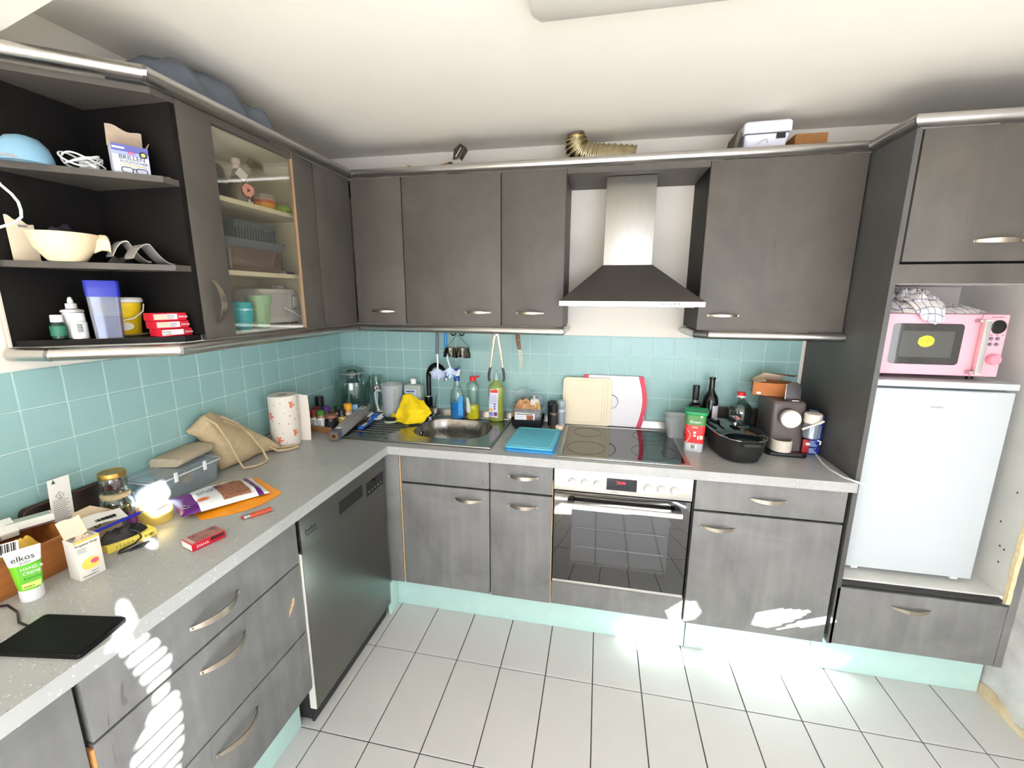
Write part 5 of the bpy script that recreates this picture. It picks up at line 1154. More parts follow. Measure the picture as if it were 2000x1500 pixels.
# things hanging below the wall cabinets
HZ = U0 - 0.003
hang_g = M('handle_slate', (84, 92, 104), 0.4); hang_b = M('handle_sky', (46, 138, 206), 0.4)
def hangbrush(label, x, y, hm, bmat, tipm, lean):
    tt = T('dish_brush', label, 'brush', (x, y, HZ))
    tt.p(MB().tube([(0, 0, 0), (0, 0, -0.035)], 0.0012, 6), 'hanging_hook', chrome, w=False)
    tt.p(MB().tube([(0, 0, -.030), (0.001, 0, -.05), (0.0, 0, -.10), (-0.002 + lean * .1, 0, -.158)], [.005, .008, .009, .0085], 10, sx=1), 'handle', hm, w=False)
    tt.p(MB().tube([(-0.002 + lean * .1, 0, -.158), (lean * .45, 0, -.20), (lean, 0, -.238)], .0042, 8), 'neck', M('neck_white', (218, 228, 232), 0.4), w=False)
    m = MB(); rnd = random.Random(int(x * 1000))
    for k in range(46):
        a_ = R(-160 + 140 * rnd.random()); b_ = (rnd.random() - .5) * 1.2; L_ = .040 + .014 * rnd.random()
        m.tube([(lean, 0, -.238), (lean + math.cos(a_) * L_ * math.cos(b_), math.sin(b_) * L_ * .7, -.240 + math.sin(a_) * L_ * 1.1)], .0026, 5)
    o = tt.p(m, 'bristles', bmat, w=False); o['kind'] = 'stuff'
    m = MB()
    for k in range(12): m.tube([(lean - .028 + k * .005, -.004, -.276), (lean - .032 + k * .0058, -.004, -.294)], .0022, 5)
    o = tt.p(m, 'bristle_tips', tipm, w=False); o['kind'] = 'stuff'
hangbrush('dish brush with slate grey handle and pale fan bristles hanging over the sink', 0.731, -0.240, hang_g, M('bristle_lilac', (196, 206, 228), 0.7), M('bristle_lilac2', (150, 160, 180), 0.7), -0.002)
hangbrush('dish brush with sky blue handle hanging behind the tap', 0.756, -0.180, hang_b, M('bristle_pale', (206, 220, 234), 0.7), M('bristle_blue', (40, 110, 190), 0.7), 0.022)
t = T('clip_hanger', 'hanging sock-dryer frame with a row of metal clips', 'hanger', (0.835, -0.215, HZ))
for xx in (-0.022, 0.024):
    t.p(MB().tube(arc((xx, 0, -0.045), 0.014, 200, 500, 16, 'xz'), 0.004, 8), 'black_hook', blk_plast, w=False)
    t.p(MB().tube([(xx, 0, 0), (xx, 0, -0.033)], 0.0015, 6), 'hook_stem', chrome, w=False)
t.p(MB().tube([(-0.062, 0, -.126), (-0.006, 0, -.060), (0.004, 0, -.060), (0.066, 0, -.118)], 0.0013, 6), 'wire', M('wire_dark', (70, 76, 80), 0.4, 0.8), w=False)
t.p(MB().tube([(-0.064, 0, -.128), (0.068, 0, -.122)], 0.0022, 6), 'bar', nickel, w=False)
rnd = random.Random(8); clipm = M('clip_steel', (112, 108, 100), 0.25, 1.0, var=0.4, scale=60)
for k in range(13):
    x = -0.062 + k * 0.0098; m = MB(); m.box(-0.006, -0.007, -0.048, 0.006, -0.002, 0.004); m.box(-0.006, 0.002, -0.048, 0.006, 0.007, 0.004); m.box(-0.0065, -0.009, -0.030, 0.0065, 0.009, -0.016)
    o = t.p(m, 'clip', clipm, w=False); o.location = (x, 0.003 * math.sin(k * 2.1), -.130 + .002 * math.sin(k)); o.rotation_euler = (R(rnd.uniform(-14, 14)), R(rnd.uniform(-14, 14)), R(rnd.uniform(-50, 50))); o['kind'] = 'stuff'
t = T('tongs', 'steel kitchen tongs with black tips hanging before the washing-up liquid', 'tongs', (1.046, -0.205, HZ))
t.p(MB().tube([(0, 0, 0), (0, 0, -.035)], 0.0015, 6), 'hanging_hook', chrome, w=False)
for s in (-1, 1):
    t.p(MB().loops([[(s * xx + w, -.006, z), (s * xx - w, -.006, z), (s * xx - w, .006, z), (s * xx + w, .006, z)] for xx, w, z in ((0.004, .004, -.030), (0.009, .006, -.060), (0.022, .0058, -.14), (0.034, .005, -.225))]), 'arm', nickel, w=False, bevel=0.0008)
    t.p(MB().loops([[(s * xx + w, -.009, z), (s * xx - w, -.009, z), (s * xx - w, .009, z), (s * xx + w, .009, z)] for xx, w, z in ((0.034, .005, -.2255), (0.040, .006, -.255), (0.042, .0055, -.285), (0.038, .005, -.300))]), 'tip', blk_plast, w=False, bevel=0.002)
t.p(MB().box(-0.009, -.0075, -.058, 0.009, .0075, -.028), 'joint_plate', M('joint_pale', (214, 210, 200), 0.35, 0.3), w=False, bevel=0.003)
t.p(MB().cyl((0, -.0076, -.044), 0.0025, -.001, 'y', 10), 'rivet', M('rivet_red', (150, 50, 40), 0.4), w=False)
t = T('knife', 'kitchen knife with brown wooden handle hanging blade down', 'knife', (1.160, -0.21, HZ))
t.p(MB().tube([(0, 0, 0), (0, 0, -.012)], 0.0015, 6), 'hanging_hook', chrome, w=False)
t.p(MB().loops([[(x0, -.006, z), (x1, -.006, z), (x1, .006, z), (x0, .006, z)] for x0, x1, z in ((-.012, .011, -.010), (-.012, .010, -.05), (-.007, .014, -.09), (-.001, .017, -.118), (.002, .019, -.124))]), 'handle', M('knife_wood', (96, 62, 40), 0.5, var=0.3, scale=30, stretch=(8, 8, 1)), w=False, bevel=0.002)
t.p(MB().loops([[(x0, -.001, z), (x1, -.001, z), (x1, .001, z), (x0, .001, z)] for x0, x1, z in ((.001, .022, -.1242), (.005, .027, -.15), (.009, .028, -.19), (.012, .025, -.22), (.0145, .016, -.252))]), 'blade', M('blade_steel', (120, 130, 128), 0.2, 1.0), w=False)
for zz in (-.035, -.075, -.11): t.p(MB().cyl((0.002 + (-zz - .035) * .1, -.0062, zz), 0.0022, -.001, 'y', 8), 'rivet', nickel, w=False)
# ================================================================== RIGHT OF THE SINK
t = T('bread_box', 'clear plastic tub full of crumpled paper bags set in a black tray', 'container', (1.207, -0.125, ZC), R(4))
def rr3(z, w_, d_, r=0.03): return [(x, y, z) for x, y in rrect(0, 0, w_, d_, r)]
t.p(MB().loops([rr3(.0005, .150, .130), rr3(.020, .172, .150), rr3(.056, .180, .158), rr3(.056, .175, .153), rr3(.022, .167, .145), rr3(.003, .145, .125)]), 'black_tray', blk_plast, w=False)
t.p(MB().loops([rr3(.0045, .142, .122), rr3(.105, .168, .146), rr3(.115, .196, .170), rr3(.1165, .197, .171), rr3(.107, .164, .142), rr3(.006, .138, .118)]), 'tub', clear_pl, w=False)
t.p(MB().tube(rr3(.1165, .197, .171), .0018, 6, True), 'rim', clear_pl, w=False)
lbp = t.p(MB().loops([[(x, -0.0665 - 0.10 * z - .0012 - .0006 * k, z) for x, z in ((-.066, .040), (.040, .034), (.042, .092), (-.064, .097))] for k in (0, 1)]), 'label', paper, w=False)
def lq(x0, x1, z0, z1, nm, mat): t.p(MB().loops([[(x, -0.0665 - 0.10 * z - .0022 - .0005 * k, z) for x, z in ((x0, z0), (x1, z0), (x1, z1), (x0, z1))] for k in (0, 1)]), nm, mat, lbp, w=False)
lq(-.060, .030, .085, .089, 'heading', ink); lq(-.060, -.022, .062, .080, 'print_field', M('print_pale', (214, 218, 224), 0.6)); lq(-.002, .034, .055, .082, 'food_photo', M('food_photo', (150, 90, 66), 0.5, var=0.6, scale=70))
for k in range(4): lq(-.036 + k * .013, -.029 + k * .013, .047, .052, 'icon', ink)
lq(-.048, -.040, .040, .045, 'icon', ink); lq(-.002, .004, .041, .047, 'icon', ink); lq(.020, .036, .038, .045, 'barcode', ink)
kraft = M('kraft_paper', (206, 156, 108), 0.8, var=0.10, scale=20, bump=0.5)
t.p(MB().lump((-.015, -.005, .060), .076, .066, .105, 5, .12, fold=.16, fr=2.6, seg=56, rings=18), 'paper_bag', kraft, w=False)
t.p(MB().lump((.032, .020, .100), .034, .028, .075, 12, .2, fold=.25, fr=3), 'white_wrapper', M('wrapper_white', (230, 226, 220), 0.6, var=0.05, scale=40), w=False)
t.p(MB().lump((.050, -.010, .085), .028, .034, .060, 17, .2, fold=.25, fr=3), 'yellow_wrapper', M('wrapper_yellow', (226, 192, 120), 0.6, var=0.2, scale=50), w=False)
t.p(MB().lump((.042, -.045, .070), .026, .018, .045, 19, .3, fold=.4), 'pink_wrapper', M('wrapper_pink', (206, 150, 140), 0.5, var=0.15, scale=60), w=False)
m = MB(); m.sheet(lambda u, v: (-.085 + .17 * u, .062 + .012 * math.sin(6 * u), .110 + .085 * v * (0.8 + .2 * math.sin(5 * u))), 16, 6, (0, .0006, 0)); t.p(m, 'clear_film', clear_pl, w=False, ang=80)
# spice mills and garlic clove
def mill(label, x, y, capm, body, h=.135, r=.0235, clear=False):
    tt = T('spice_mill', label, 'mill', (x, y, ZC), R(-8))
    tt.p(MB().lathe([(r * .92, .0005), (r, .004), (r, h * .62), (r * .86, h * .68), (0, h * .68)], seg=24), 'glass', body, w=False)
    tt.p(MB().lathe([(r * .92, h * .6805), (r * 1.02, h * .70), (r * 1.04, h * .97), (r * .9, h), (r * .55, h * 1.0), (r * .5, h * .97), (0, h * .97)], seg=24), 'cap', capm, w=False)
    tt.p(MB().lathe([(r * 1.015, h * .16), (r * 1.02, h * .16), (r * 1.02, h * .58), (r * 1.015, h * .58)], seg=24), 'label', M('mill_label_clear', (150, 156, 168), 0.4) if clear else M('mill_label', (34, 34, 34), 0.4), w=False)
    return tt
mill('black-capped spice mill with dark label, front of a pair', 1.350, -0.140, blk_plast, M('mill_brown', (88, 66, 50), 0.2, var=0.4, scale=120), .137)
mill('black-capped spice mill half hidden behind the front one', 1.335, -0.085, blk_plast, M('mill_dark', (50, 40, 34), 0.2), .140)
mill('clear-capped spice mill in front of the cream cutting board', 1.388, -0.100, THIN('cap_clear', (220, 234, 238), 0.15, 0.1, 0.3), M('mill_salt', (196, 200, 204), 0.25, var=0.15, scale=120), .150, .0215, True)
t = T('garlic_bulb', 'garlic bulb lying beside the hob corner', 'garlic', (1.384, -0.165, ZC), 0)
m = MB()
for k in range(7):
    a = 2 * math.pi * k / 7; m.ico((0.011 * math.cos(a), 0.011 * math.sin(a), .0145), .0125, 2, (1, 1, 1.1))
t.p(m, 'cloves', M('garlic_cream', (236, 218, 190), 0.55, var=0.08, scale=60), w=False)['kind'] = 'stuff'
t.p(MB().tube([(0, 0, .024), (.004, -.004, .034)], [.005, .002], 8), 'stalk', M('garlic_stalk', (206, 190, 160), 0.8), w=False)
# cutting boards
t = T('cutting_board', 'large white cutting board with curved red ends leaning against the tiles', 'cutting board', (1.665, -0.035, ZC))
tl = 0.020
def lean(x, z, y0=-0.052, dy=0.0): return (x, y0 + 0.030 * (z / .28) + dy, ZC + .0075 + z)
def brd(t, poly, nm, mat, y0, th, **kw): return t.p(MB().loops([[lean(x, z, y0) for x, z in poly], [lean(x, z, y0, th) for x, z in poly]]), nm, mat, **kw)
Wb0, Wb1, Hb = 1.480, 1.842, 0.276
ar = [Wb1 - .022 + .022 * math.sin(math.pi * k / 12) for k in range(13)]; ai = [x - .027 + 0.004 * math.sin(math.pi * k / 12) for k, x in enumerate(ar)]
zz_ = [Hb * k / 12 for k in range(13)]
tilt_c = M('board_white', (232, 230, 232), 0.45, var=0.03, scale=6)
brd(t, list(zip([x - .0003 for x in ai], zz_)) + [(Wb0 + (Wb1 - x), z) for x, z in list(zip(ai, zz_))[::-1]], 'white_surface', tilt_c, -0.050, .007)
redb = M('board_red', (206, 48, 76), 0.45)
brd(t, list(zip(ar, zz_)) + list(zip(ai, zz_))[::-1], 'red_end', redb, -0.0502, .0074)
brd(t, [(Wb0 + (Wb1 - x), z) for x, z in list(zip(ar, zz_)) + list(zip(ai, zz_))[::-1]], 'red_end', redb, -0.0502, .0074)
for zb in (.045, .235): brd(t, [(Wb1 - .014, zb), (Wb1 - .0125, zb), (Wb1 - .0125, zb + .02), (Wb1 - .014, zb + .02)], 'white_mark', paper, -0.0508, .0006)
t = T('cutting_board', 'cream plastic cutting board with wire handle and juice groove leaning in front', 'cutting board', (1.525, -0.06, ZC))
Cb0, Cb1, Hc = 1.390, 1.655, 0.262
crm = M('board_cream', (234, 222, 192), 0.5, var=0.04, scale=7)
pc = [(x, z) for x, z in rrect((Cb0 + Cb1) / 2, Hc / 2, Cb1 - Cb0, Hc, .022)]
brd(t, pc, 'board', crm, -0.066, .009, bevel=0.002)
gm = M('groove_tan', (206, 192, 150), 0.6)
gp = rrect((Cb0 + Cb1) / 2 - .004, Hc / 2, Cb1 - Cb0 - .036, Hc - .030, .012)
t.p(MB().tube([lean(x, z, -0.066) for x, z in gp], .0010, 5, True), 'juice_groove', gm)
for k in range(2):
    for z0, z1 in ((.022, .085), (.095, .150), (.160, .228)): t.p(MB().tube([lean(Cb1 - .050 + k * .014, z0, -0.066), lean(Cb1 - .050 + k * .014, z1, -0.066)], .0011, 5), 'drain_slot', gm)
t.p(MB().tube([lean(Cb1 - .001 + .036 * math.sin(R(a)), Hc / 2 + .005 - .036 * math.cos(R(a)), -0.062) for a in range(0, 181, 12)], .0018, 6), 'wire_handle', chrome)
t = T('cutting_board', 'pale turquoise cutting board lying flat, topmost of two', 'cutting board', (1.280, -0.372, ZC + .0115), R(-2))
t.p(MB().prism(rrect(0, 0, .226, .318, .016), .0003, .008), 'board', M('board_turquoise', (98, 190, 212), 0.5, var=0.05, scale=8), w=False, bevel=0.0015)
t.p(MB().tube([(x, y, .0082) for x, y in rrect(0, 0, .190, .282, .010)], .0012, 5, True), 'juice_groove', M('groove_aqua', (150, 222, 236), 0.5), w=False)
t = T('cutting_board', 'deeper blue cutting board lying underneath the turquoise one', 'cutting board', (1.283, -0.374, ZC), R(-1))
t.p(MB().prism(rrect(0, 0, .230, .345, .018), .0005, .0108), 'board', M('board_blue', (44, 140, 206), 0.45), w=False, bevel=0.002)
# soup tub
t = T('food_tub', 'square red and green tomato soup powder tub with green lid', 'tub', (2.035, -0.325, ZC), R(-12))
red_t = M('tub_red', (222, 48, 50), 0.4); grn = M('tub_green', (66, 122, 66), 0.4); gry = M('tub_grey', (196, 198, 204), 0.4)
def sq(z, w_): return [(x, y, z) for x, y in rrect(0, 0, w_, w_, .016)]
t.p(MB().loops([sq(.0006, .078), sq(.003, .080), sq(.042, .082)]), 'grey_foot', gry, w=False)
t.p(MB().loops([sq(.0422, .082), sq(.128, .087)]), 'red_body', red_t, w=False)
t.p(MB().loops([sq(.1282, .087), sq(.176, .090)]), 'green_body', grn, w=False)
t.p(MB().loops([sq(.1765, .097), sq(.182, .101), sq(.192, .102), sq(.193, .098), sq(.188, .086), sq(.187, .060)]), 'lid', M('lid_green', (18, 138, 78), 0.35), w=False, bevel=0.001)
text('Knorr', 0.019, white_pl, t.o, (-0.023, -0.0458, 0.139), UX, Vector((0, -.02, 1)), name='logo')
m = MB(); m.ico((-.0395, -.020, .078), .026, 2, (.30, 1.0, 1.3)); t.p(m, 'tomato_print', M('tomato_dark', (140, 24, 26), 0.4), w=False)
t.p(MB().tube([(-.034, -.0435, .108), (-.020, -.0435, .090), (-.018, -.0433, .070), (-.030, -.0425, .050), (-.036, -.042, .046)], .0012, 5), 'curve_print', M('print_cream', (240, 220, 200), 0.5), w=False)
for zz in (.079, .094): t.p(MB().lathe([(.006, 0), (.006, -.0005), (0, -.0005)], (.000, -.0432, zz), 14, 'y'), 'icon', M('print_cream', (240, 220, 200), 0.5), w=False)
patch(t, 'icon_box', M('print_cream', (240, 220, 200), 0.5), .022, .036, .065, .082, -.0428); patch(t, 'icon_box', M('print_cream', (240, 220, 200), 0.5), .012, .019, .062, .080, -.0425)
lines(t, -.014, .012, .116, .124, -.0434, 2, M('print_cream', (240, 220, 200), 0.5))
patch(t, 'barcode_field', paper, -.018, .014, .014, .036, -.0412); barcode(t, -.014, .006, .016, .034, -.0417, n=12)
t.p(MB().loops([[(x, -.0472 - .0005 * k, z) for x, z in ((.018, .176), (.030, .176), (.022, .166))] for k in (0, 1)]), 'torn_seal', paper, w=False)
# clear tub behind soup tub
t = T('plastic_tub', 'empty clear plastic tub half hidden behind the red soup tub', 'container', (1.985, -0.150, ZC), 0)
t.p(MB().loops([rr3(.0006, .085, .085, .02), rr3(.105, .110, .110, .025), rr3(.112, .122, .122, .025), rr3(.114, .120, .120, .025), rr3(.106, .106, .106, .025), rr3(.004, .081, .081, .02)]), 'tub', milky, w=False)
# roaster
t = T('roaster', 'large black oval cast roaster with glass lid and steel knob', 'pot', (2.205, -0.328, ZC), R(6))
def ov(z, a, b, p=2.6):
    o_ = []
    for k in range(48):
        q = 2 * math.pi * k / 48; c, s = math.cos(q), math.sin(q)
        o_.append((a * math.copysign(abs(c) ** (2 / p), c), b * math.copysign(abs(s) ** (2 / p), s) * .92, z))
    return o_
cast = M('cast_black', (24, 24, 24), 0.5, var=0.2, scale=200, bump=0.15)
t.p(MB().loops([ov(.0006, .074, .150), ov(.006, .086, .164), ov(.050, .100, .182), ov(.098, .106, .190), ov(.104, .110, .194), ov(.106, .106, .190), ov(.100, .101, .184), ov(.02, .088, .168), ov(.012, .06, .13)]), 'pot_body', cast, w=False)
for s in (-1, 1): t.p(MB().prism([(x, s * y) for x, y in ((-.045, .176), (-.035, .196), (.035, .196), (.045, .176))], .090, .102), 'side_handle', cast, w=False, bevel=0.003)
t.p(MB().loops([ov(.107, .108, .192), ov(.112, .109, .193), ov(.113, .106, .190), ov(.1085, .104, .188)]), 'steel_rim', chrome, w=False)
t.p(MB().loops([ov(.1125, .104, .188), ov(.124, .086, .165), ov(.132, .055, .12), ov(.135, .02, .05)]), 'glass_lid', M('lid_smoked', (30, 40, 40), 0.04, trans=0.6, ior=1.6), w=False)
t.p(MB().lathe([(.010, .1352), (.009, .150), (0, .150)], seg=16), 'knob_stem', chrome, w=False)
t.p(MB().prism(rrect(0, 0, .034, .070, .012), .1505, .166), 'knob', blk_plast, w=False, bevel=0.004)
t.p(MB().prism(rrect(0, 0, .028, .060, .010), .1665, .168), 'knob_cap', chrome, w=False)
# bottles
dkg = M('bottle_dark', (16, 20, 14), 0.08)
t = T('bottle', 'short dark oil bottle with black cap beside the taller wine bottle', 'bottle', (2.075, -0.092, ZC))
t.p(MB().loops([[(x, y, z) for x, y in rrect(0, 0, .070 * s, .070 * s, .016 * s)] for z, s in ((.0006, .96), (.004, 1), (.150, 1), (.166, .8), (.176, .48), (.19, .42))]), 'glass', dkg, w=False)
t.p(MB().lathe([(.0165, .1905), (.017, .192), (.017, .262), (.0155, .265), (0, .265)], seg=20), 'cap', blk_plast, w=False)
t = T('bottle', 'tall dark green wine bottle with white label near the tiles', 'bottle', (2.152, -0.080, ZC))
t.p(MB().lathe([(.034, .0006), (.0375, .004), (.0375, .185), (.034, .205), (.020, .228), (.0145, .240), (.0135, .295), (.0155, .297), (.0155, .306), (.013, .308), (0, .308)], seg=32), 'glass', dkg, w=False)
lps = []
for k in range(9):
    a = R(-85 + 95 * k / 8); lps.append([(r * math.cos(a), r * math.sin(a), z) for r, z in ((.0379, .085), (.0383, .085), (.0383, .165), (.0379, .165))])
t.p(MB().loops(lps), 'label', M('label_lilacwhite', (220, 214, 224), 0.6), w=False)
t = T('bottle', 'empty clear wide bottle with red cap behind the roaster', 'bottle', (2.290, -0.098, ZC))
t.p(MB().lathe([(.050, .0006), (.056, .006), (.056, .085), (.052, .10), (.060, .14), (.050, .172), (.024, .200), (.015, .206), (.015, .214), (.0135, .214), (.0135, .206), (.0225, .198), (.0485, .171), (.0585, .14), (.0505, .10), (.0545, .085), (.0545, .008), (0, .007)], seg=32), 'bottle_body', glass, w=False)
t.p(MB().lathe([(.0195, .2145), (.0195, .224), (0, .224)], seg=20), 'collar', white_pl, w=False)
t.p(MB().lathe([(.0195, .2245), (.0200, .238), (.018, .240), (0, .240)], seg=20), 'cap', redc, w=False)
t = T('baking_tin', 'dark baking tin standing on edge behind the clear bottle', 'tin', (2.30, -0.030, ZC))
t.p(MB().loops([[(x, -.025, z) for x, z in rrect(2.285, ZC + .072, .24, .142, .012)], [(x, -.034, z) for x, z in rrect(2.285, ZC + .072, .25, .142, .012)]]), 'tin_body', M('tin_brown', (62, 54, 46), 0.4))
t.p(MB().tube([(x, -.035, z) for x, z in rrect(2.285, ZC + .072, .245, .139, .012)], .002, 6, True), 'rolled_rim', M('tin_rim', (96, 84, 70), 0.35))
# coffee machine
cof = M('coffee_brown', (88, 80, 78), 0.4); cofd = M('coffee_dark', (58, 52, 52), 0.4); cgr = M('coffee_cream', (222, 212, 196), 0.35)
t = T('coffee_machine', 'dark taupe capsule coffee machine with cream dial and cup stand', 'coffee machine', (2.452, -0.190, ZC), R(-4))
t.p(MB().loops([[(x, y, z) for x, y in rrect(-.012, .000, .135, .240, .016)] for z in (.020, .235)] + [[(x, y, .246) for x, y in rrect(-.012, .003, .125, .228, .014)]]), 'body', cof, w=False)
t.p(MB().prism(rrect(.0655, .045, .019, .15, .006), .02, .225), 'water_tank', cofd, w=False, bevel=0.003)
t.p(MB().prism(rrect(-.010, -.040, .170, .240, .03), .0006, .016), 'base', blk_plast, w=False, bevel=0.003)
t.p(MB().prism(rrect(.030, -.118, .085, .075, .02), .0162, .020), 'drip_tray', M('drip_brown', (56, 34, 30), 0.3), w=False)
dl = t.p(MB().lathe([(.0385, -.119), (.040, -.122), (.040, -.150), (.0395, -.1505), (0, -.1505)], (-.018, 0, .180), 32, 'y'), 'dial_ring', cof, w=False)
t.p(MB().lathe([(.0385, -.151), (.040, -.153), (.0395, -.172), (.037, -.174), (0, -.174)], (-.018, 0, .180), 32, 'y'), 'dial', cgr, w=False)
t.p(MB().cyl((-.026, -.1741, .182), .0035, -.0008, 'y', 14), 'light', M('dial_light', (250, 246, 236), 0.4), w=False)
t.p(MB().box(-.036, -.1746, .1795, -.004, -.1741, .1805), 'dial_line', M('line_tan', (190, 176, 150), 0.5), w=False)
lv = t.p(MB().loops([[(x, y, z) for x, y, z in ((-.030 + dx, yy, zz), (.030 - dx, yy, zz), (.030 - dx, yy + .008, zz), (-.030 + dx, yy + .008, zz))] for zz, yy, dx in ((.247, -.100, .0), (.262, -.106, 0), (.300, -.100, 0), (.322, -.094, .004), (.332, -.091, .014))]), 'lever', cofd, w=False, bevel=0.002)
t.p(MB().tube([(-.034, -.090, .248), (-.034, -.108, .258), (-.0325, -.104, .300), (-.030, -.096, .324)], .0018, 6), 'lever_edge', chrome, w=False)
t.p(MB().tube([(-.010, -.098, .249), (-.006, -.112, .252), (.020, -.112, .252), (.026, -.098, .249)], .0035, 8), 'capsule_catch', chrome, w=False)
t.p(MB().lathe([(.040, .0205), (.043, .0215), (.0435, .072), (.041, .074), (.039, .072), (.039, .030), (0, .028)], (-.030, -.124, 0), 32), 'cup_stand', cgr, w=False)
t.p(MB().lathe([(.0388, .0285), (.0388, .060), (0, .062)], (-.030, -.124, 0), 28), 'stand_inside', M('drip_brown', (56, 34, 30), 0.3), w=False)
t = T('milk_frother', 'clear milk container with cream lid and lever on the coffee machine', 'milk jug', (2.512, -0.347, ZC + .098), R(-4))
t.p(MB().lathe([(.028, .0004), (.031, .003), (.033, .070), (.0315, .070), (.0295, .005), (0, .004)], seg=28), 'container', clear_pl, w=False)
t.p(MB().lathe([(.0335, .0705), (.0345, .074), (.0345, .108), (.032, .112), (0, .112)], seg=28), 'lid', cgr, w=False)
t.p(MB().cyl((0, 0, .006), .004, .064, 'z', 10), 'suction_tube', white_pl, w=False)
t.p(MB().loops([[(x, -.036 + dy, z) for x, z, dy in ((-.052, .050, 0), (-.049, .044, 0), (.030, .086, 0), (.027, .093, 0))], [(x, -.046 + dy, z) for x, z, dy in ((-.052, .050, 0), (-.049, .044, 0), (.030, .086, 0), (.027, .093, 0))]]), 'lever', cgr, w=False, bevel=0.002)
t.p(MB().tube([(.022, -.02, -.004), (.034, -.024, -.008), (.032, -.024, -.022)], .003, 8), 'spout', white_pl, w=False)
t = T('carton_box', 'opened brown and cream cardboard carton on top of the coffee machine', 'box', (2.405, -0.150, ZC + .2475), R(-14))
br1 = M('carton_orange', (172, 104, 52), 0.7, var=0.05, scale=30); br2 = M('carton_dkbrown', (122, 84, 60), 0.7)
t.p(MB().box(-.082, -.052, .0005, .082, -.050, .062), 'front_wall', br1, w=False); t.p(MB().box(-.084, -.052, .0005, -.082, .052, .062), 'side_wall', br2, w=False)
t.p(MB().box(-.082, .050, .0005, .082, .052, .062), 'back_wall', card, w=False); t.p(MB().box(.082, -.052, .0005, .084, .052, .062), 'side_wall', br1, w=False); t.p(MB().box(-.082, -.050, .0005, .082, .050, .002), 'floor_panel', card, w=False)
t.p(MB().loops([[(-.082, .051, .0622), (.030, .051, .0622), (.055, .010, .098), (-.040, -.015, .104)], [(-.082, .052, .063), (.030, .052, .063), (.055, .011, .099), (-.040, -.014, .105)]]), 'lid_flap', M('carton_inside2', (226, 206, 178), 0.85), w=False)
t.p(MB().loops([[(-.084, -.05, .0622), (-.084, .05, .0622), (-.030, .05, .070), (-.030, -.05, .070)], [(-.084, -.05, .0632), (-.084, .05, .0632), (-.030, .05, .071), (-.030, -.05, .071)]]), 'side_flap', M('carton_inside2', (226, 206, 178), 0.85), w=False)
t.p(MB().loops([[(-.035, -.012, .105), (.058, .010, .0992), (.098, -.006, .100), (.080, -.025, .094)], [(-.035, -.012, .106), (.058, .010, .1), (.098, -.006, .101), (.080, -.025, .095)]]), 'tuck_flap', br2, w=False)
m = MB()
for a in ((.040, .014, .036, -.041), (-.046, .014, -.040, -.041)): pass
patch(t, 'emblem', paper, -.066, -.048, .006, .016, -.052); patch(t, 'emblem', paper, .060, .066, .008, .018, -.052)
text('3 x 10', 0.012, paper, t.o, (-.0846, .030, .022), -UY, UZ)
t.p(MB().box(-.0846, .030, .038, -.0841, .048, .056), 'label_frame', M('label_grey', (170, 160, 150), 0.6), w=False)
t = T('pasta_box', 'dark blue carton with pale blue print standing beside the tall cabinet', 'box', (2.5585, -0.250, ZC), R(-4))
nv = M('carton_navy', (26, 40, 130), 0.45); pb_ = M('print_iceblue', (176, 200, 240), 0.5)
t.p(MB().box(-.027, -.040, .0005, .027, .040, .188), 'carton', nv, w=False, bevel=0.001)
patch(t, 'white_pictogram', paper, -.020, -.008, .150, .162, -.040); patch(t, 'white_pictogram', paper, -.006, .006, .150, .162, -.040); patch(t, 'white_pictogram', paper, .008, .020, .150, .162, -.040)
patch(t, 'info_panel', pb_, -.020, .020, .080, .140, -.040); lines(t, -.017, .016, .085, .136, -.0405, 8, M('print_navy', (40, 60, 120), 0.6))
lines(t, -.020, .018, .040, .068, -.040, 6, pb_, h=.6); lines(t, -.020, .018, .008, .032, -.040, 6, pb_, h=.6)
t.p(MB().loops([[(-.020, -.03, .1885), (.020, -.03, .1885), (.012, .0, .2), (-.02, .01, .202)], [(-.020, -.03, .1893), (.020, -.03, .1893), (.012, .0, .2008), (-.02, .01, .2028)]]), 'torn_flap', M('flap_greyblue', (120, 130, 160), 0.7), w=False)
t = T('food_packet', 'red packet with white print standing behind the cup stand', 'packet', (2.510, -0.322, ZC + .0205), R(-4))
t.p(MB().box(-.014, -.006, .0003, .014, .006, .062), 'packet_body', M('packet_darkred', (150, 30, 34), 0.5), w=False, bevel=0.002)
t.p(MB().lathe([(.007, 0), (.007, -.0005), (0, -.0005)], (.006, -.006, .042), 12, 'y', 1.4, 1), 'emblem', paper, w=False)
solo(MB().tube([(2.560, -.205, ZC + .0045), (2.572, -.290, ZC + .0045), (2.548, -.400, ZC + .0045), (2.543, -.480, ZC + .0045), (2.556, -.560, ZC + .0048), (2.590, -.604, ZC + .0045), (2.622, -.628, ZC + .002), (2.640, -.622, ZC - .004)], .0042, 8), 'power_cable', 'white power cable running from the coffee machine to the fridge edge', 'cable', white_pl, (2.56, -.40, ZC))
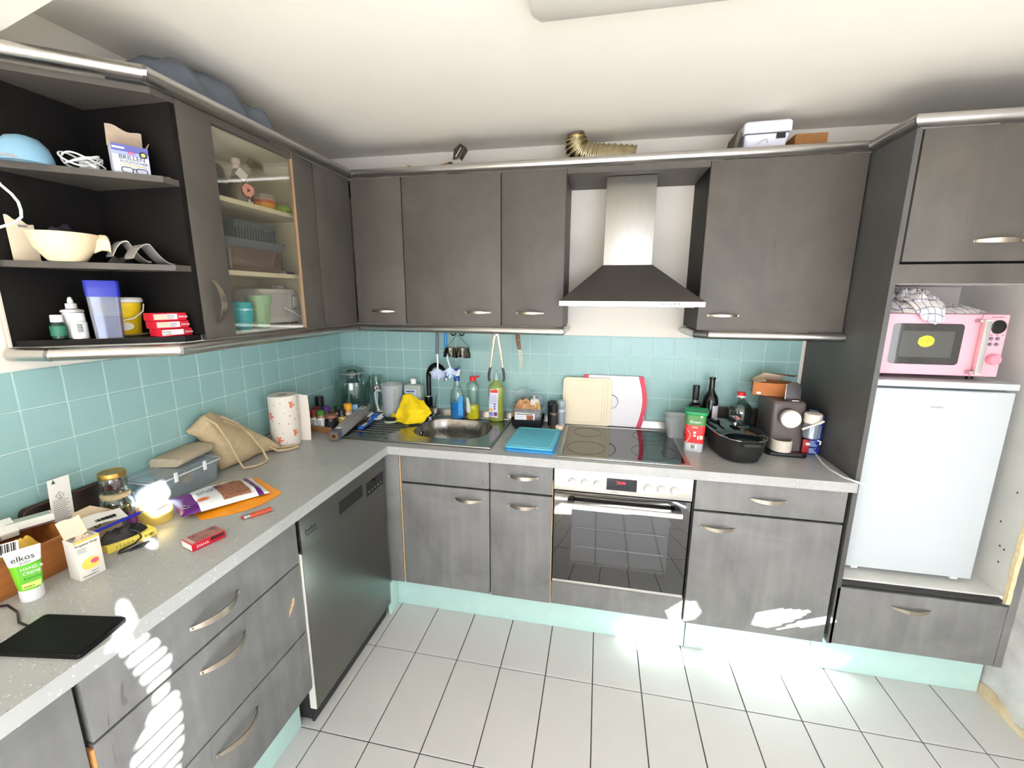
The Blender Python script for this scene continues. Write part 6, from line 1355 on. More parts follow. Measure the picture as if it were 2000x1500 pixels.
# microwave + towels
pink = M('microwave_pink', (240, 172, 184), 0.3); pk2 = M('pink_dark', (214, 140, 156), 0.3)
t = T('microwave', 'pink retro microwave with silver handle on top of the fridge', 'microwave', (2.860, -0.30, 1.322))
mx0, mx1, mz0, mz1, my = 2.660, 3.048, 1.340, 1.574, -0.475
t.p(MB().box(mx0, my + .012, mz0, mx1, -.10, mz1), 'body', pink, bevel=0.008)
for xx in (2.69, 3.0):
    for yy in (-.42, -.15): t.p(MB().cyl((xx, yy, 1.3225), .012, .018), 'foot', blk_plast)
dr = t.p(MB().box(mx0 + .001, my, mz0 + .001, 2.962, my + .0115, mz1 - .001), 'door', pink, bevel=0.004)
cp = t.p(MB().box(2.9635, my, mz0 + .001, mx1 - .001, my + .0115, mz1 - .001), 'control_panel', pink, bevel=0.004)
def mwrr(cx, cz, w_, h_, r, y0, y1): return MB().loops([[(x, y0, z) for x, z in rrect(cx, cz, w_, h_, r)], [(x, y1, z) for x, z in rrect(cx, cz, w_, h_, r)]])
wi = t.p(mwrr(2.797, 1.459, .232, .156, .014, my - .0012, my - .0001), 'window', M('mw_glass', (8, 9, 9), 0.03, ior=1.9), dr)
t.p(mwrr(2.800, 1.459, .172, .100, .003, my - .0018, my - .0013), 'mesh_screen', M('mw_mesh', (64, 66, 62), 0.08, ior=1.8), dr)
lv2 = M('mw_leaf_reflection', (226, 232, 60), 0.3)
m = MB(); rnd = random.Random(4)
m.ico((2.797, my - .0022, 1.470), .028, 2, (1.0, .02, .8)); t.p(m, 'leaf_reflection', lv2, dr)  # yellow-green leaves mirrored in the glass, put in as colour
for k in range(4): t.p(MB().tube([(2.775 + k * .012, my - .003, 1.462 + .006 * (k % 2)), (2.785 + k * .010, my - .003, 1.482), (2.795 + k * .008, my - .003, 1.470)], .0010, 5), 'reflection_line', M('reflection_olive', (150, 150, 30), 0.5), dr)
t.p(MB().box(2.953, my - .034, 1.352, 2.972, my - .026, 1.556), 'handle', M('handle_silver', (232, 230, 226), 0.25, 0.5), bevel=0.003)
for k in range(7): t.p(MB().box(2.9545 + k * .0025, my - .0348, 1.358, 2.9553 + k * .0025, my - .0342, 1.550), 'handle_rib', M('rib_grey', (150, 148, 146), 0.3, 0.5))
for z0 in (1.352, 1.544): t.p(MB().box(2.940, my - .026, z0, 2.970, my - .0005, z0 + .012), 'handle_bracket', M('bracket_silver', (176, 160, 160), 0.3, 0.7), bevel=0.002)
t.p(MB().lathe([(.0245, 0), (.0245, -.002), (.021, -.0035), (0, -.0035)], (3.016, my, 1.528), 28, 'y'), 'display', blk_gloss, cp)
t.p(MB().lathe([(.0265, 0), (.0265, -.002), (.0248, -.0026), (.0248, 0)], (3.016, my, 1.528), 28, 'y'), 'display_ring', chrome, cp)
for i in range(2):
    for j in range(2): t.p(MB().lathe([(.0065, 0), (.0065, -.003), (.005, -.005), (0, -.005)], (3.002 + i * .020, my, 1.485 - j * .021), 16, 'y'), 'button', M('button_violet', (140, 130, 150), 0.25, 0.6), cp)
t.p(MB().lathe([(.0205, 0), (.021, -.004), (.0185, -.020), (.017, -.022), (0, -.022)], (3.018, my, 1.408), 28, 'y'), 'dial', pk2, cp)
text('SILVERCREST', 0.0070, ink, cp, (2.990, my - .0003, 1.5610), UX, UZ, off=t.loc)
for k in range(3): t.p(MB().box(2.997 + k * .018, my - .0004, 1.4975, 3.004 + k * .018, my, 1.4995), 'print_mark', ink, cp)
def checkmat():
    m, nt, b = _new('tea_towel_check'); N, L = nt.nodes, nt.links
    tc = N.new('ShaderNodeTexCoord'); sp = N.new('ShaderNodeSeparateXYZ'); nz = N.new('ShaderNodeTexNoise'); nz.inputs['Scale'].default_value = 9
    L.new(tc.outputs['Object'], nz.inputs['Vector']); ad = N.new('ShaderNodeMixRGB'); ad.blend_type = 'ADD'; ad.inputs[0].default_value = 0.07
    L.new(tc.outputs['Object'], ad.inputs[1]); L.new(nz.outputs['Color'], ad.inputs[2]); L.new(ad.outputs[0], sp.inputs[0]); acc = None
    for ax in (0, 2):
        a = N.new('ShaderNodeMath'); a.operation = 'MULTIPLY'; a.inputs[1].default_value = 38; L.new(sp.outputs[ax], a.inputs[0])
        f = N.new('ShaderNodeMath'); f.operation = 'FRACT'; L.new(a.outputs[0], f.inputs[0])
        l = N.new('ShaderNodeMath'); l.operation = 'LESS_THAN'; l.inputs[1].default_value = 0.10; L.new(f.outputs[0], l.inputs[0])
        if acc is None: acc = l
        else:
            mm = N.new('ShaderNodeMath'); mm.operation = 'MAXIMUM'; L.new(acc.outputs[0], mm.inputs[0]); L.new(l.outputs[0], mm.inputs[1]); acc = mm
    mx = N.new('ShaderNodeMix'); mx.data_type = 'RGBA'; L.new(acc.outputs[0], mx.inputs[0]); mx.inputs[6].default_value = (*lin((226, 218, 214)), 1); mx.inputs[7].default_value = (*lin((96, 102, 130)), 1)
    L.new(mx.outputs[2], b.inputs['Base Color']); b.inputs['Roughness'].default_value = 0.95
    return m
tt_ = checkmat()
t = T('tea_towel', 'crumpled white tea towels with blue check heaped on the microwave', 'towel', (2.800, -0.33, 1.5745))
t.p(MB().lump((2.785, -.33, 1.5748), .120, .150, .094, 31, .20, seg=64, rings=20, pw=3.0, fold=.42, fr=4.5), 'heap', tt_, ang=85)
t.p(MB().lump((2.930, -.33, 1.5748), .110, .120, .036, 33, .22, seg=48, rings=14, pw=2.2, fold=.35, fr=4), 'spread_end', tt_, ang=85)
def drape(u, v):
    w_ = 0.055 * (1 - .35 * v); x = 2.770 + .028 * v + (u - .5) * 2 * w_
    if v < .45: y = -.41 - .078 * (v / .45); z = 1.628 - .042 * (v / .45) ** 2 + .006 * math.sin(9 * u)
    else: y = -.490 - .004 * math.sin(7 * u); z = 1.586 - .052 * ((v - .45) / .55) * (1 - .6 * abs(u - .62))
    return (x, y - .004 * math.sin(8 * u + 3), z)
t.p(MB().sheet(drape, 16, 16, (0, .002, -.0015)), 'draped_corner', tt_, ang=85)
# ================================================================== WALL UNIT CONTENTS
S1, S2, S3 = U0 + .017, 1.716, 1.962
# lower shelf of the open end unit
t = T('medicine_bottle', 'small dark green medicine bottle with white cap, frontmost on the bottom shelf', 'bottle', (0.078, -1.458, S1), R(60))
t.p(MB().lathe([(.015, .0005), (.0172, .003), (.0172, .040), (.012, .047), (0, .047)], seg=24), 'glass', M('glass_bottlegreen', (14, 52, 38), 0.15), w=False)
t.p(MB().lathe([(.0174, .010), (.0177, .010), (.0177, .037), (.0174, .037)], seg=24), 'label', M('label_green', (34, 104, 78), 0.5), w=False)
t.p(MB().lathe([(.0125, .0475), (.0135, .048), (.0130, .066), (.011, .068), (0, .068)], seg=24), 'cap', white_pl, w=False)
t = T('dropper_bottle', 'white dropper bottle with pointed nozzle behind the green medicine bottle', 'bottle', (0.074, -1.415, S1), R(60))
t.p(MB().lathe([(.021, .0005), (.0225, .004), (.0225, .072), (.026, .075), (.024, .080), (.010, .084), (0, .084)], seg=24), 'bottle_body', white_pl, w=False)
t.p(MB().lathe([(.0125, .0845), (.0125, .098), (.007, .100), (.0065, .108), (.0035, .116), (0, .117)], seg=20), 'nozzle', white_pl, w=False)
t = T('pill_bottle', 'white pill bottle with barcode between green bottle and blue canister', 'bottle', (0.120, -1.435, S1), R(60))
t.p(MB().lathe([(.017, .0005), (.0182, .003), (.0182, .046), (.015, .050), (0, .050)], seg=24), 'bottle_body', M('white_grey', (220, 220, 218), 0.4), w=False)
t.p(MB().lathe([(.0155, .0505), (.016, .051), (.0155, .071), (.0135, .073), (0, .073)], seg=24), 'cap', white_pl, w=False)
m = MB()
for k in range(8): m.box(-.006, -.0188, .020 + k * .003, .006, -.0184, .0215 + k * .003)
o = t.p(m, 'barcode', ink, w=False); o['kind'] = 'stuff'
t = T('food_canister', 'square clear canister with blue lid half full of blue powder', 'canister', (0.172, -1.396, S1), R(52))
nb = M('canister_blue', (22, 38, 150), 0.3)
def cq(z, s): return [(x, y, z) for x, y in rrect(0, 0, s * .86, s * .72, .010)]
t.p(MB().loops([cq(.0005, .072), cq(.130, .084), cq(.130, .081), cq(.003, .069)]), 'canister_body', THIN('canister_film', (214, 220, 232), 0.12, 0.1, 0.10), w=False)
t.p(MB().loops([cq(.0035, .068), cq(.062, .0735)]), 'blue_powder', M('powder_blue', (24, 44, 128), 0.8, var=0.1, scale=50), w=False)
t.p(MB().loops([cq(.118, .0845), cq(.136, .0865), cq(.160, .088), cq(.163, .084)]), 'lid', nb, w=False)
t = T('bucket', 'small yellow food bucket with white rim and wire-like handle', 'bucket', (0.112, -1.318, S1 + .0035), R(50))
t.p(MB().lathe([(.046, .0005), (.048, .003), (.056, .096), (0, .096)], seg=36), 'bucket_body', M('bucket_yellow', (240, 204, 40), 0.4, var=0.12, scale=22), w=False)
t.p(MB().lathe([(.0565, .0965), (.061, .098), (.062, .106), (.058, .112), (.050, .113), (0, .110)], seg=36), 'lid', white_pl, w=False)
t.p(MB().tube([(-.061, 0, .092), (-.058, -.030, .062), (-.035, -.055, .046), (0, -.063, .042), (.035, -.055, .050), (.058, -.030, .070), (.061, 0, .092)], .002, 7), 'handle', white_pl, w=False)
for a, rr, mt in ((-100, .012, M('emblem_pale', (236, 232, 214), 0.5)), (-80, .016, M('emblem_pale', (236, 232, 214), 0.5))):
    o = t.p(MB().lathe([(rr, 0), (rr, -.0006), (0, -.0006)], (0, 0, 0), 20, 'y', 1.5, .8), 'emblem', mt, w=False); z_ = .070 if a == -100 else .026; rad = .048 + .008 * z_ / .096 + .001
    o.location = (rad * math.cos(R(a)), rad * math.sin(R(a)), z_); o.rotation_euler = (R(-5), 0, R(a + 90))
t = T('saucer', 'thin beige lid lying under the yellow bucket', 'lid', (0.114, -1.318, S1 + .0002), 0)
t.p(MB().lathe([(.045, .0003), (.062, .0018), (.063, .0030), (0, .0030)], seg=32), 'disc', M('lid_beige', (206, 186, 156), 0.6), w=False)
for i, (lab, dx, dr_) in enumerate((('red cigarette packet at the bottom of the stack of three on the shelf', .004, 4), ('red cigarette packet in the middle of the stack of three on the shelf', -.004, 0), ('red cigarette packet on top of the stack of three on the shelf', -.008, -2))):
    t = red_packet(lab, (0.272, -1.300 + dx, S1 + .0005 + i * .0236), R(78 + dr_))
    t.p(MB().box(-.0435, -.0286, .004, -.012, -.0281, .020), 'warning_panel', M('warn_beige', (206, 186, 164), 0.5) if i else paper, w=False)
    t.p(MB().box(-.0115, -.0287, .004, .018, -.0281, .020), 'text_panel', paper, w=False)
    if i == 0:
        text('Rauchen', .0068, ink, t.o, (-.042, -.0289, .0125), UX, UZ); text('ist toedlich', .0055, ink, t.o, (-.042, -.0289, .0058), UX, UZ)
    else: lines(t, -.010, .016, .006, .019, -.0287, 3, ink)
    text('ZIANA', .0085, white_pl, t.o, (.021, -.0286, .0085), UX, UZ)
# middle shelf
bowlw = M('bowl_cream', (240, 220, 180), 0.4)
t = T('mixing_bowl', 'cream mixing bowl with pouring handle on the middle shelf', 'bowl', (0.110, -1.425, S2), R(58))
t.p(MB().lathe([(.034, .0005), (.040, .003), (.062, .037), (.070, .064), (.072, .074), (.074, .076), (.0715, .0765), (.0680, .064), (.060, .037), (.037, .006), (0, .005)], seg=44), 'bowl', bowlw, w=False)
t.p(MB().loops([[(x, y, z) for y, z in ((-.024, zz - .030 * k), (-.012, zz + .004), (.012, zz + .004), (.024, zz - .030 * k), (.016, zz - .040), (-.016, zz - .040))] for x, zz, k in ((.056, .066, 0.2), (.074, .076, 0.3), (.088, .076, .3), (.093, .068, .3))]), 'grip', bowlw, w=False, bevel=0.004)
t = T('black_bag', 'dark navy crumpled bag stuffed in the cream mixing bowl', 'bag', (0.110, -1.425, S2 + .050), R(58))
t.p(MB().lump((0, 0, 0), .050, .050, .058, 6, .06, fold=.2), 'fabric', M('bag_navy', (16, 17, 30), 0.7), w=False)
t = T('envelope', 'torn beige paper envelope tucked behind the mixing bowl', 'envelope', (0.024, -1.455, S2), R(80))
t.p(MB().sheet(lambda u, v: (-.035 + .055 * u, -.004 + .004 * v, .0005 + (.118 - .022 * u + .003 * math.sin(14 * u)) * v), 14, 4, (0, .0012, 0)), 'sheet', M('paper_cream', (220, 206, 180), 0.8), w=False)
patch(t, 'print', M('print_grey', (130, 128, 126), 0.6), -.012, .006, .090, .096, -.0025, .0006)
def mag(label, z, dx, rot, c):
    tt = T('magazine', label, 'magazine', (0.215 + dx, -1.298, z), R(rot))
    tt.p(MB().sheet(lambda u, v: (-.055 + .098 * v, -.050 + .072 * u, .004 + .075 * (1 - abs(2 * v - .9) ** 1.2) * (1 - v) * 1.25 + .0), 6, 18, .003), 'pages', M(*c), w=False, ang=70)
    return tt
mag('bent grey magazine arching on the middle shelf, front one of two', S2 + .001, .02, 70, ('mag_grey', (150, 146, 140), 0.4))
t = T('magazine', 'bent pale magazine arching behind the grey one on the middle shelf', 'magazine', (0.165, -1.303, S2 + .001), R(70))
t.p(MB().sheet(lambda u, v: (-.045 + .090 * v, -.03 + .055 * u, .012 + .080 * (1 - abs(2 * v - .9) ** 1.2) * (1 - v) * 1.25), 6, 18, .004), 'pages', M('mag_pale', (190, 186, 178), 0.35), w=False, ang=70)
t = T('sunglasses_case', 'small black glossy pouch lying before the bent magazines', 'case', (0.195, -1.352, S2), R(66))
t.p(MB().lump((0, 0, 0), .030, .016, .022, 14, .15, fold=.3), 'pouch', blk_gloss, w=False)
# top shelf
t = T('plastic_bowl', 'upturned pale blue plastic bowl at the left of the top shelf', 'bowl', (0.080, -1.456, S3), R(55))
t.p(MB().lathe([(.056, .0005), (.055, .018), (.047, .044), (.032, .062), (.015, .068), (0, .069)], seg=40), 'bowl', M('bowl_paleblue', (130, 172, 196), 0.45), w=False)
t = T('charger_cable', 'coiled white charger cable with plug on the top shelf', 'cable', (0.150, -1.372, S3), R(55))
m = MB(); pts = []
for k in range(150):
    a = R(k * 8); k = k / 3.0; pts.append((.040 * math.cos(a) * (1 + .15 * math.sin(k * .7)), .022 * math.sin(a), .012 + .016 * (1 + math.sin(a + k * .15)) + .002 * math.sin(k * .9)))
t.p(MB().tube(pts, .0024, 7), 'coil', white_pl, w=False)
t.p(MB().tube([pts[-1], (.010, -.030, .020), (.022, -.042, .007)], .0024, 7), 'lead', white_pl, w=False)
t.p(MB().tube([(.018, -.039, .012), (.026, -.046, .006)], [.0052, .004], 8), 'jack', white_pl, w=False)
t.p(MB().box(-.008, -.008, .0006, .034, .022, .030), 'plug', M('plug_grey', (190, 190, 184), 0.4), w=False, bevel=0.004)
t = T('black_case', 'dark cable box in the shadow of the top shelf', 'case', (0.078, -1.300, S3), R(20))
t.p(MB().prism(rrect(0, 0, .10, .07, .02), .0005, .055), 'case_body', blk_plast, w=False, bevel=0.005)
t = T('wipes_box', 'blue and white glasses wipes box with torn open lid on the top shelf', 'box', (0.228, -1.305, S3), R(60))
t.p(MB().box(-.040, -.026, .0005, .040, .026, .078), 'carton', M('wipes_pale', (212, 218, 232), 0.5), w=False, bevel=0.001)
patch(t, 'violet_top', M('wipes_violet', (92, 96, 160), 0.5), -.040, .040, .060, .078, -.026)
patch(t, 'paler_band', M('wipes_mid', (160, 170, 206), 0.5), -.040, .040, .050, .0598, -.026)
text('BRILLEN', .0158, M('print_indigo', (30, 34, 80), 0.5), t.o, (-.027, -.0267, .040), UX, UZ); text('PUTZTÜCHER', .0098, M('print_indigo', (30, 34, 80), 0.5), t.o, (-.025, -.0267, .030), UX, UZ, sx=.98)
patch(t, 'yellow_line', M('print_gold', (220, 190, 60), 0.5), -.020, .032, .0245, .0265, -.0262)
text('blik', .012, redc, t.o, (-.006, -.0268, .054), UX, UZ)
t.p(MB().lathe([(.009, 0), (.009, -.0006), (0, -.0006)], (.028, -.0264, .058), 20, 'y'), 'badge', M('badge_navy', (30, 36, 70), 0.5), w=False); t.p(MB().lathe([(.005, 0), (.005, -.0006), (0, -.0006)], (.028, -.0271, .058), 16, 'y'), 'badge_spot', M('badge_gold', (240, 200, 90), 0.5), w=False)
patch(t, 'white_strip', paper, -.038, -.012, .066, .071, -.0264)
for s in (-1, 1): t.p(MB().tube([(x, -.0268, z) for x, z in rrect(s * .016 + .004, .012, .024, .014, .005)], .0011, 5, True), 'glasses_print', ink, w=False)
t.p(MB().tube([(.0, -.0268, .015), (.004, -.0268, .017), (.008, -.0268, .015)], .0011, 5), 'glasses_print', ink, w=False)
t.p(MB().sheet(lambda u, v: (-.042 + .078 * u, .020 - .016 * v, .079 + .052 * v + .004 * math.sin(8 * u) * v - .012 * u), 10, 5, (0, .0012, 0)), 'open_lid', card_g, w=False)
t.p(MB().sheet(lambda u, v: (.040 + .006 * v, -.024 + .04 * u, .079 + .014 * v), 4, 3, (.0012, 0, 0)), 'side_flap', card_g, w=False)
solo(MB().lathe([(.010, .0003), (.011, .003), (.006, .006), (0, .006)], (0.302, -1.262, S3), 14), 'stopper', 'tiny white stopper lying at the right end of the top shelf', 'stopper', white_pl, (0.302, -1.262, S3))
solo(MB().tube([(.10, -1.47, 1.9655), (.125, -1.515, 1.9652), (.145, -1.55, 1.958), (.16, -1.582, 1.915), (.16, -1.565, 1.884), (.16, -1.548, 1.867), (.16, -1.538, 1.850), (.16, -1.536, 1.832), (.16, -1.538, 1.815), (.16, -1.554, 1.799), (.16, -1.582, 1.785), (.16, -1.63, 1.762), (.155, -1.66, 1.70)], .0032, 8), 'hanging_cord', 'white cord hanging in a loop at the left picture edge before the shelves', 'cord', white_pl, (.12, -1.50, 1.964))
# ---- glass cabinet: top shelf
CS1, CS2, CS3 = U0 + .016, 1.715, 1.961
t = T('cooking_pot', 'dark lidded pot at the left of the top cabinet shelf', 'pot', (0.170, -1.000, CS3), 0)
t.p(MB().lathe([(.050, .0005), (.062, .008), (.066, .055), (.064, .058), (0, .058)], seg=28), 'pot_body', M('pot_black', (22, 24, 26), 0.4), w=False)
t.p(MB().lathe([(.0665, .0585), (.066, .066), (0, .067)], seg=28), 'rim', M('pot_rim', (70, 72, 74), 0.3), w=False)
t.p(MB().lathe([(.064, .0675), (.060, .110), (.050, .125), (0, .128)], seg=28), 'upper_pot', M('pot_grey', (40, 42, 44), 0.5), w=False)
t = T('gift_bottle', 'clear bottle with white stopper, paper tag and pink fabric flower', 'bottle', (0.215, -0.905, CS3), R(72))
t.p(MB().lathe([(.030, .0005), (.036, .004), (.040, .030), (.032, .075), (.015, .110), (.012, .128), (.0105, .128), (.0135, .110), (.0305, .074), (.0385, .030), (.034, .006), (0, .005)], seg=28), 'glass', THIN('bottle_amber', (226, 214, 186), 0.12, 0.05, 0.15), w=False)
t.p(MB().lathe([(.012, .1285), (.012, .142), (.017, .146), (.0165, .162), (.014, .165), (0, .165)], seg=20), 'stopper', M('stopper_white', (230, 210, 196), 0.5), w=False)
o = t.p(MB().box(-.019, -.001, -.019, .019, .001, .019), 'tag', M('tag_white', (222, 216, 206), 0.6), w=False); o.location = (.004, -.026, .108); o.rotation_euler = (R(-12), R(40), 0)
m = MB(); m.tube([(x, -.0016, z) for x, z in ((-.020, -.020), (.020, -.020), (.020, .020), (-.020, .020))], .0014, 5, True); m.build('tag_border', M('tag_red', (110, 40, 34), 0.6), o)
m = MB()
for k in range(9):
    a = 2 * math.pi * k / 9; m.ico((.014 * math.cos(a), -.002 * (k % 2), .014 * math.sin(a)), .0105, 1, (1, .35, 1))
o = t.p(m, 'fabric_flower', M('flower_pink', (236, 160, 140), 0.8), w=False); o.location = (.012, -.044, .052); o['kind'] = 'stuff'
m = MB(); m.ico((0, -.006, 0), .004, 1); m.build('flower_centre', M('flower_brown', (150, 80, 60), 0.8), o)
m = MB(); m.ico((-.002, -.004, -.042), .010, 1, (.5, .3, 1.2)); m.ico((.006, -.004, -.048), .009, 1, (.5, .3, 1.2)); o2 = m.build('ribbon', white_pl, o); o2['kind'] = 'stuff'
t = T('glass_jar', 'clear glass preserving jar behind the flower bottle', 'jar', (0.100, -0.870, CS3), 0)
t.p(MB().lathe([(.038, .0005), (.044, .004), (.044, .085), (.036, .098), (.036, .112), (.0345, .112), (.0345, .097), (.0425, .084), (.0425, .006), (0, .005)], seg=28), 'glass', glass, w=False)
def stackb(name, label, x, y, z, cols, r, h, cat='cup'):
    for i, (c, lb) in enumerate(cols):
        tt = T(name, lb, cat, (x, y, z + i * h), 0)
        tt.p(MB().lathe([(r * .70, .0004 + .0002), (r * .74, .002), (r, h * 2.2), (r * .97, h * 2.2), (r * .70, .0035), (0, .003)] if i == len(cols) - 1 else [(r * .78, .0004), (r * .80, .002), (r * .93, h * .96), (0, h * .96)], seg=30), 'cup_body', M('muffin_%d%d%d' % c, c, 0.5), w=False)
for i, (c, lb) in enumerate((((232, 160, 30), 'orange muffin mould at the bottom of the stacked moulds'), ((196, 76, 40), 'thin red-orange muffin mould second in the stack'), ((176, 150, 130), 'beige muffin mould third in the stack'), ((150, 130, 120), 'brown-grey muffin mould topmost in the stack'))):
    z0 = CS3 + (0, .0285, .0370, .0465)[i]; h = (.028, .008, .009, .012)[i]; r0 = (.034, .043, .044, .045)[i]; r1 = (.043, .0445, .0455, .047)[i]
    tt = T('muffin_mould', lb, 'mould', (0.225, -0.795, z0), 0, 'stacked muffin moulds')
    tt.p(MB().loops([[((r + .0012 * math.cos(12 * a)) * math.cos(a), (r + .0012 * math.cos(12 * a)) * math.sin(a), z) for a in [2 * math.pi * k / 72 for k in range(72)]] for r, z in ((r0, .0004), (r1, h))]), 'cup_body', M('muffin_%d%d%d' % c, c, 0.5), w=False)
lime = M('lime_plastic', (168, 206, 60), 0.4)
t = T('lunch_box', 'lime green plastic dish at the right end of the top cabinet shelf', 'dish', (0.215, -0.692, CS3), 0)
t.p(MB().loops([rr3(.0005, .10, .072, .02), rr3(.022, .125, .092, .025), rr3(.024, .13, .096, .025), rr3(.024, .118, .084, .02)]), 'dish', lime, w=False)
t.p(MB().loops([rr3(.0245, .115, .080, .02), rr3(.036, .095, .064, .02), rr3(.042, .06, .04, .015)]), 'lid', M('lime_pale', (184, 214, 96), 0.4), w=False)
t = T('grater', 'dark grey slotted grater block on the cabinet back wall', 'grater', (0.040, -0.700, CS3), 0)
t.p(MB().box(-.025, -.048, .0005, .020, .048, .135), 'block', M('grater_grey', (96, 92, 84), 0.4), w=False, bevel=0.004)
for k in range(2): t.p(MB().box(.0205, -.030, .085 + k * .022, .0225, .026, .096 + k * .022), 'slot', M('slot_dark', (40, 38, 34), 0.5), w=False)
# ---- glass cabinet: middle shelf
t = T('glass_casserole', 'brownish glass casserole dish carrying the grey tray and basket', 'dish', (0.185, -0.900, CS2), 0)
def gq(z, a, b): return [(x, y, z) for x, y in rrect(0, 0, a, b, .02)]
t.p(MB().loops([gq(.0005, .150, .260), gq(.004, .156, .268), gq(.085, .168, .288), gq(.085, .160, .280), gq(.008, .148, .260)]), 'dish', THIN('casserole_glass', (168, 136, 112), 0.14, 0.05, 0.25), w=False)
t = T('stamp', 'dark red turned wooden meat stamp standing on the middle cabinet shelf', 'stamp', (0.215, -0.725, CS2), 0)
t.p(MB().lathe([(.012, .018), (.010, .030), (.0115, .045), (.0135, .062), (.013, .072), (.009, .076), (0, .076)], seg=20), 'handle', M('stamp_red', (92, 22, 24), 0.3), w=False)
t.p(MB().box(-.012, -.020, .0005, .012, .024, .0175), 'stamp_head', M('stamp_steel', (206, 200, 194), 0.35, 0.4), w=False)
t.p(MB().box(-.012, .0245, .0005, .012, .075, .015), 'dark_block', M('stamp_dark', (74, 64, 56), 0.6), w=False)
gtr = M('tray_slate', (104, 108, 112), 0.4)
t = T('baking_tin', 'grey metal tray lying on the glass casserole', 'tin', (0.185, -0.900, CS2 + .0855), 0)
t.p(MB().loops([gq(.0005, .155, .275), gq(.030, .180, .300), gq(.032, .190, .312), gq(.033, .176, .297), gq(.004, .150, .270)]), 'tin_body', gtr, w=False)
t = T('basket', 'dark grey slotted plastic basket standing in the grey tray', 'basket', (0.185, -0.872, CS2 + .0915), R(0))
bk = M('basket_grey', (84, 92, 92), 0.5); BX, BY, BH = .062, .104, .098
for s in (-1, 1):
    t.p(MB().box(s * BX - .002, -BY, .080, s * BX + .002, BY, BH), 'top_band', bk, w=False); t.p(MB().box(s * BX - .002, -BY, .0005, s * BX + .002, BY, .012), 'bottom_band', bk, w=False)
    t.p(MB().box(-BX + .0022, s * BY - .002, .0005, BX - .0022, s * BY + .002, BH), 'end_wall', bk, w=False)
    for k in range(15):
        y = -BY + .008 + k * (2 * BY - .016) / 14; t.p(MB().box(s * BX - .0012, y - .0042, .0122, s * BX + .0012, y + .0042, .0798), 'slat', bk, w=False)
t.p(MB().box(-BX + .0022, -BY + .0022, .0005, BX - .0022, BY - .0022, .004), 'base', bk, w=False)
t.p(MB().box(-.060, -.100, .0045, .060, .100, .070), 'dark_lining', M('lining_dark', (50, 58, 54), 0.8), w=False)
t = T('ice_tray', 'lime green plastic grid lying in the grey basket', 'grid', (0.190, -0.835, CS2 + .167), R(0))
for a in ((-.045, -.060, .045, -.054), (-.045, .054, .045, .060), (-.045, -.0538, -.039, .0538), (.039, -.0538, .045, .0538)): t.p(MB().box(a[0], a[1], .0005, a[2], a[3], .024), 'edge', lime, w=False)
for k in range(5): t.p(MB().box(-.0388, -.038 + k * .018, .004, .0388, -.035 + k * .018, .020), 'rib', M('lime_dark', (96, 110, 40), 0.5), w=False)
# ---- glass cabinet: bottom
t = T('mug', 'glossy turquoise ceramic mug at the left of the cabinet bottom', 'mug', (0.265, -1.008, CS1), 0)
t.p(MB().lathe([(.024, .0005), (.027, .003), (.036, .045), (.037, .080), (.035, .100), (.033, .100), (.0345, .080), (.033, .045), (.025, .006), (0, .005)], seg=32), 'mug_body', M('mug_turquoise', (24, 172, 184), 0.15), w=False)
t = T('tumbler', 'tall pale green faceted glass tumbler beside the turquoise mug', 'tumbler', (0.268, -0.925, CS1), 0)
def facet(z, r, f): return [(r * (1 - f * (0.5 + .5 * math.cos(8 * a))) * math.cos(a), r * (1 - f * (0.5 + .5 * math.cos(8 * a))) * math.sin(a), z) for a in [2 * math.pi * k / 64 for k in range(64)]]
t.p(MB().loops([facet(.0005, .031, .06), facet(.085, .040, .07), facet(.100, .044, .0), facet(.125, .047, 0), facet(.125, .0445, 0), facet(.100, .041, 0), facet(.006, .028, 0)]), 'glass', M('tumbler_green', (170, 206, 160), 0.25, trans=0.25), w=False)
t = T('toaster', 'white plastic toaster with lever and cord in the cabinet bottom', 'toaster', (0.165, -0.760, CS1), 0)
def tq(z, a, b, dy=0.0): return [(x, y + dy, z) for x, y in rrect(0, 0, a, b, .03)]
t.p(MB().loops([tq(.012, .150, .245), tq(.04, .156, .252), tq(.130, .146, .236), tq(.150, .130, .215), tq(.153, .10, .19)]), 'body', M('toaster_white', (232, 228, 226), 0.3), w=False)
t.p(MB().box(.070, -.124, .030, .0785, .030, .135), 'front_panel', M('toaster_grey', (206, 202, 200), 0.35), w=False, bevel=0.003)
t.p(MB().box(.0760, .060, .072, .084, .078, .120), 'lever', white_pl, w=False, bevel=0.003)
t.p(MB().box(.075, .056, .065, .0785, .082, .128), 'lever_slot', M('slot_grey', (150, 148, 148), 0.5), w=False)
t.p(MB().box(-.02, .055, .1535, .02, .088, .168), 'top_button', white_pl, w=False, bevel=0.004)
for s in (-1, 1):
    for q in (-1, 1): t.p(MB().cyl((s * .05, q * .09, .0005), .012, .0115), 'foot', blk_plast, w=False)
t.p(MB().tube([(.085, -.01, .075), (.10, .03, .055), (.108, .07, .030), (.112, .095, .014), (.112, .115, .006)], .0032, 8), 'cord', white_pl, w=False)
for k in range(3): t.p(MB().cyl((.0775, .064 + .006 * k, .05), .0014, .001, 'x', 8), 'print_dot', ink, w=False)
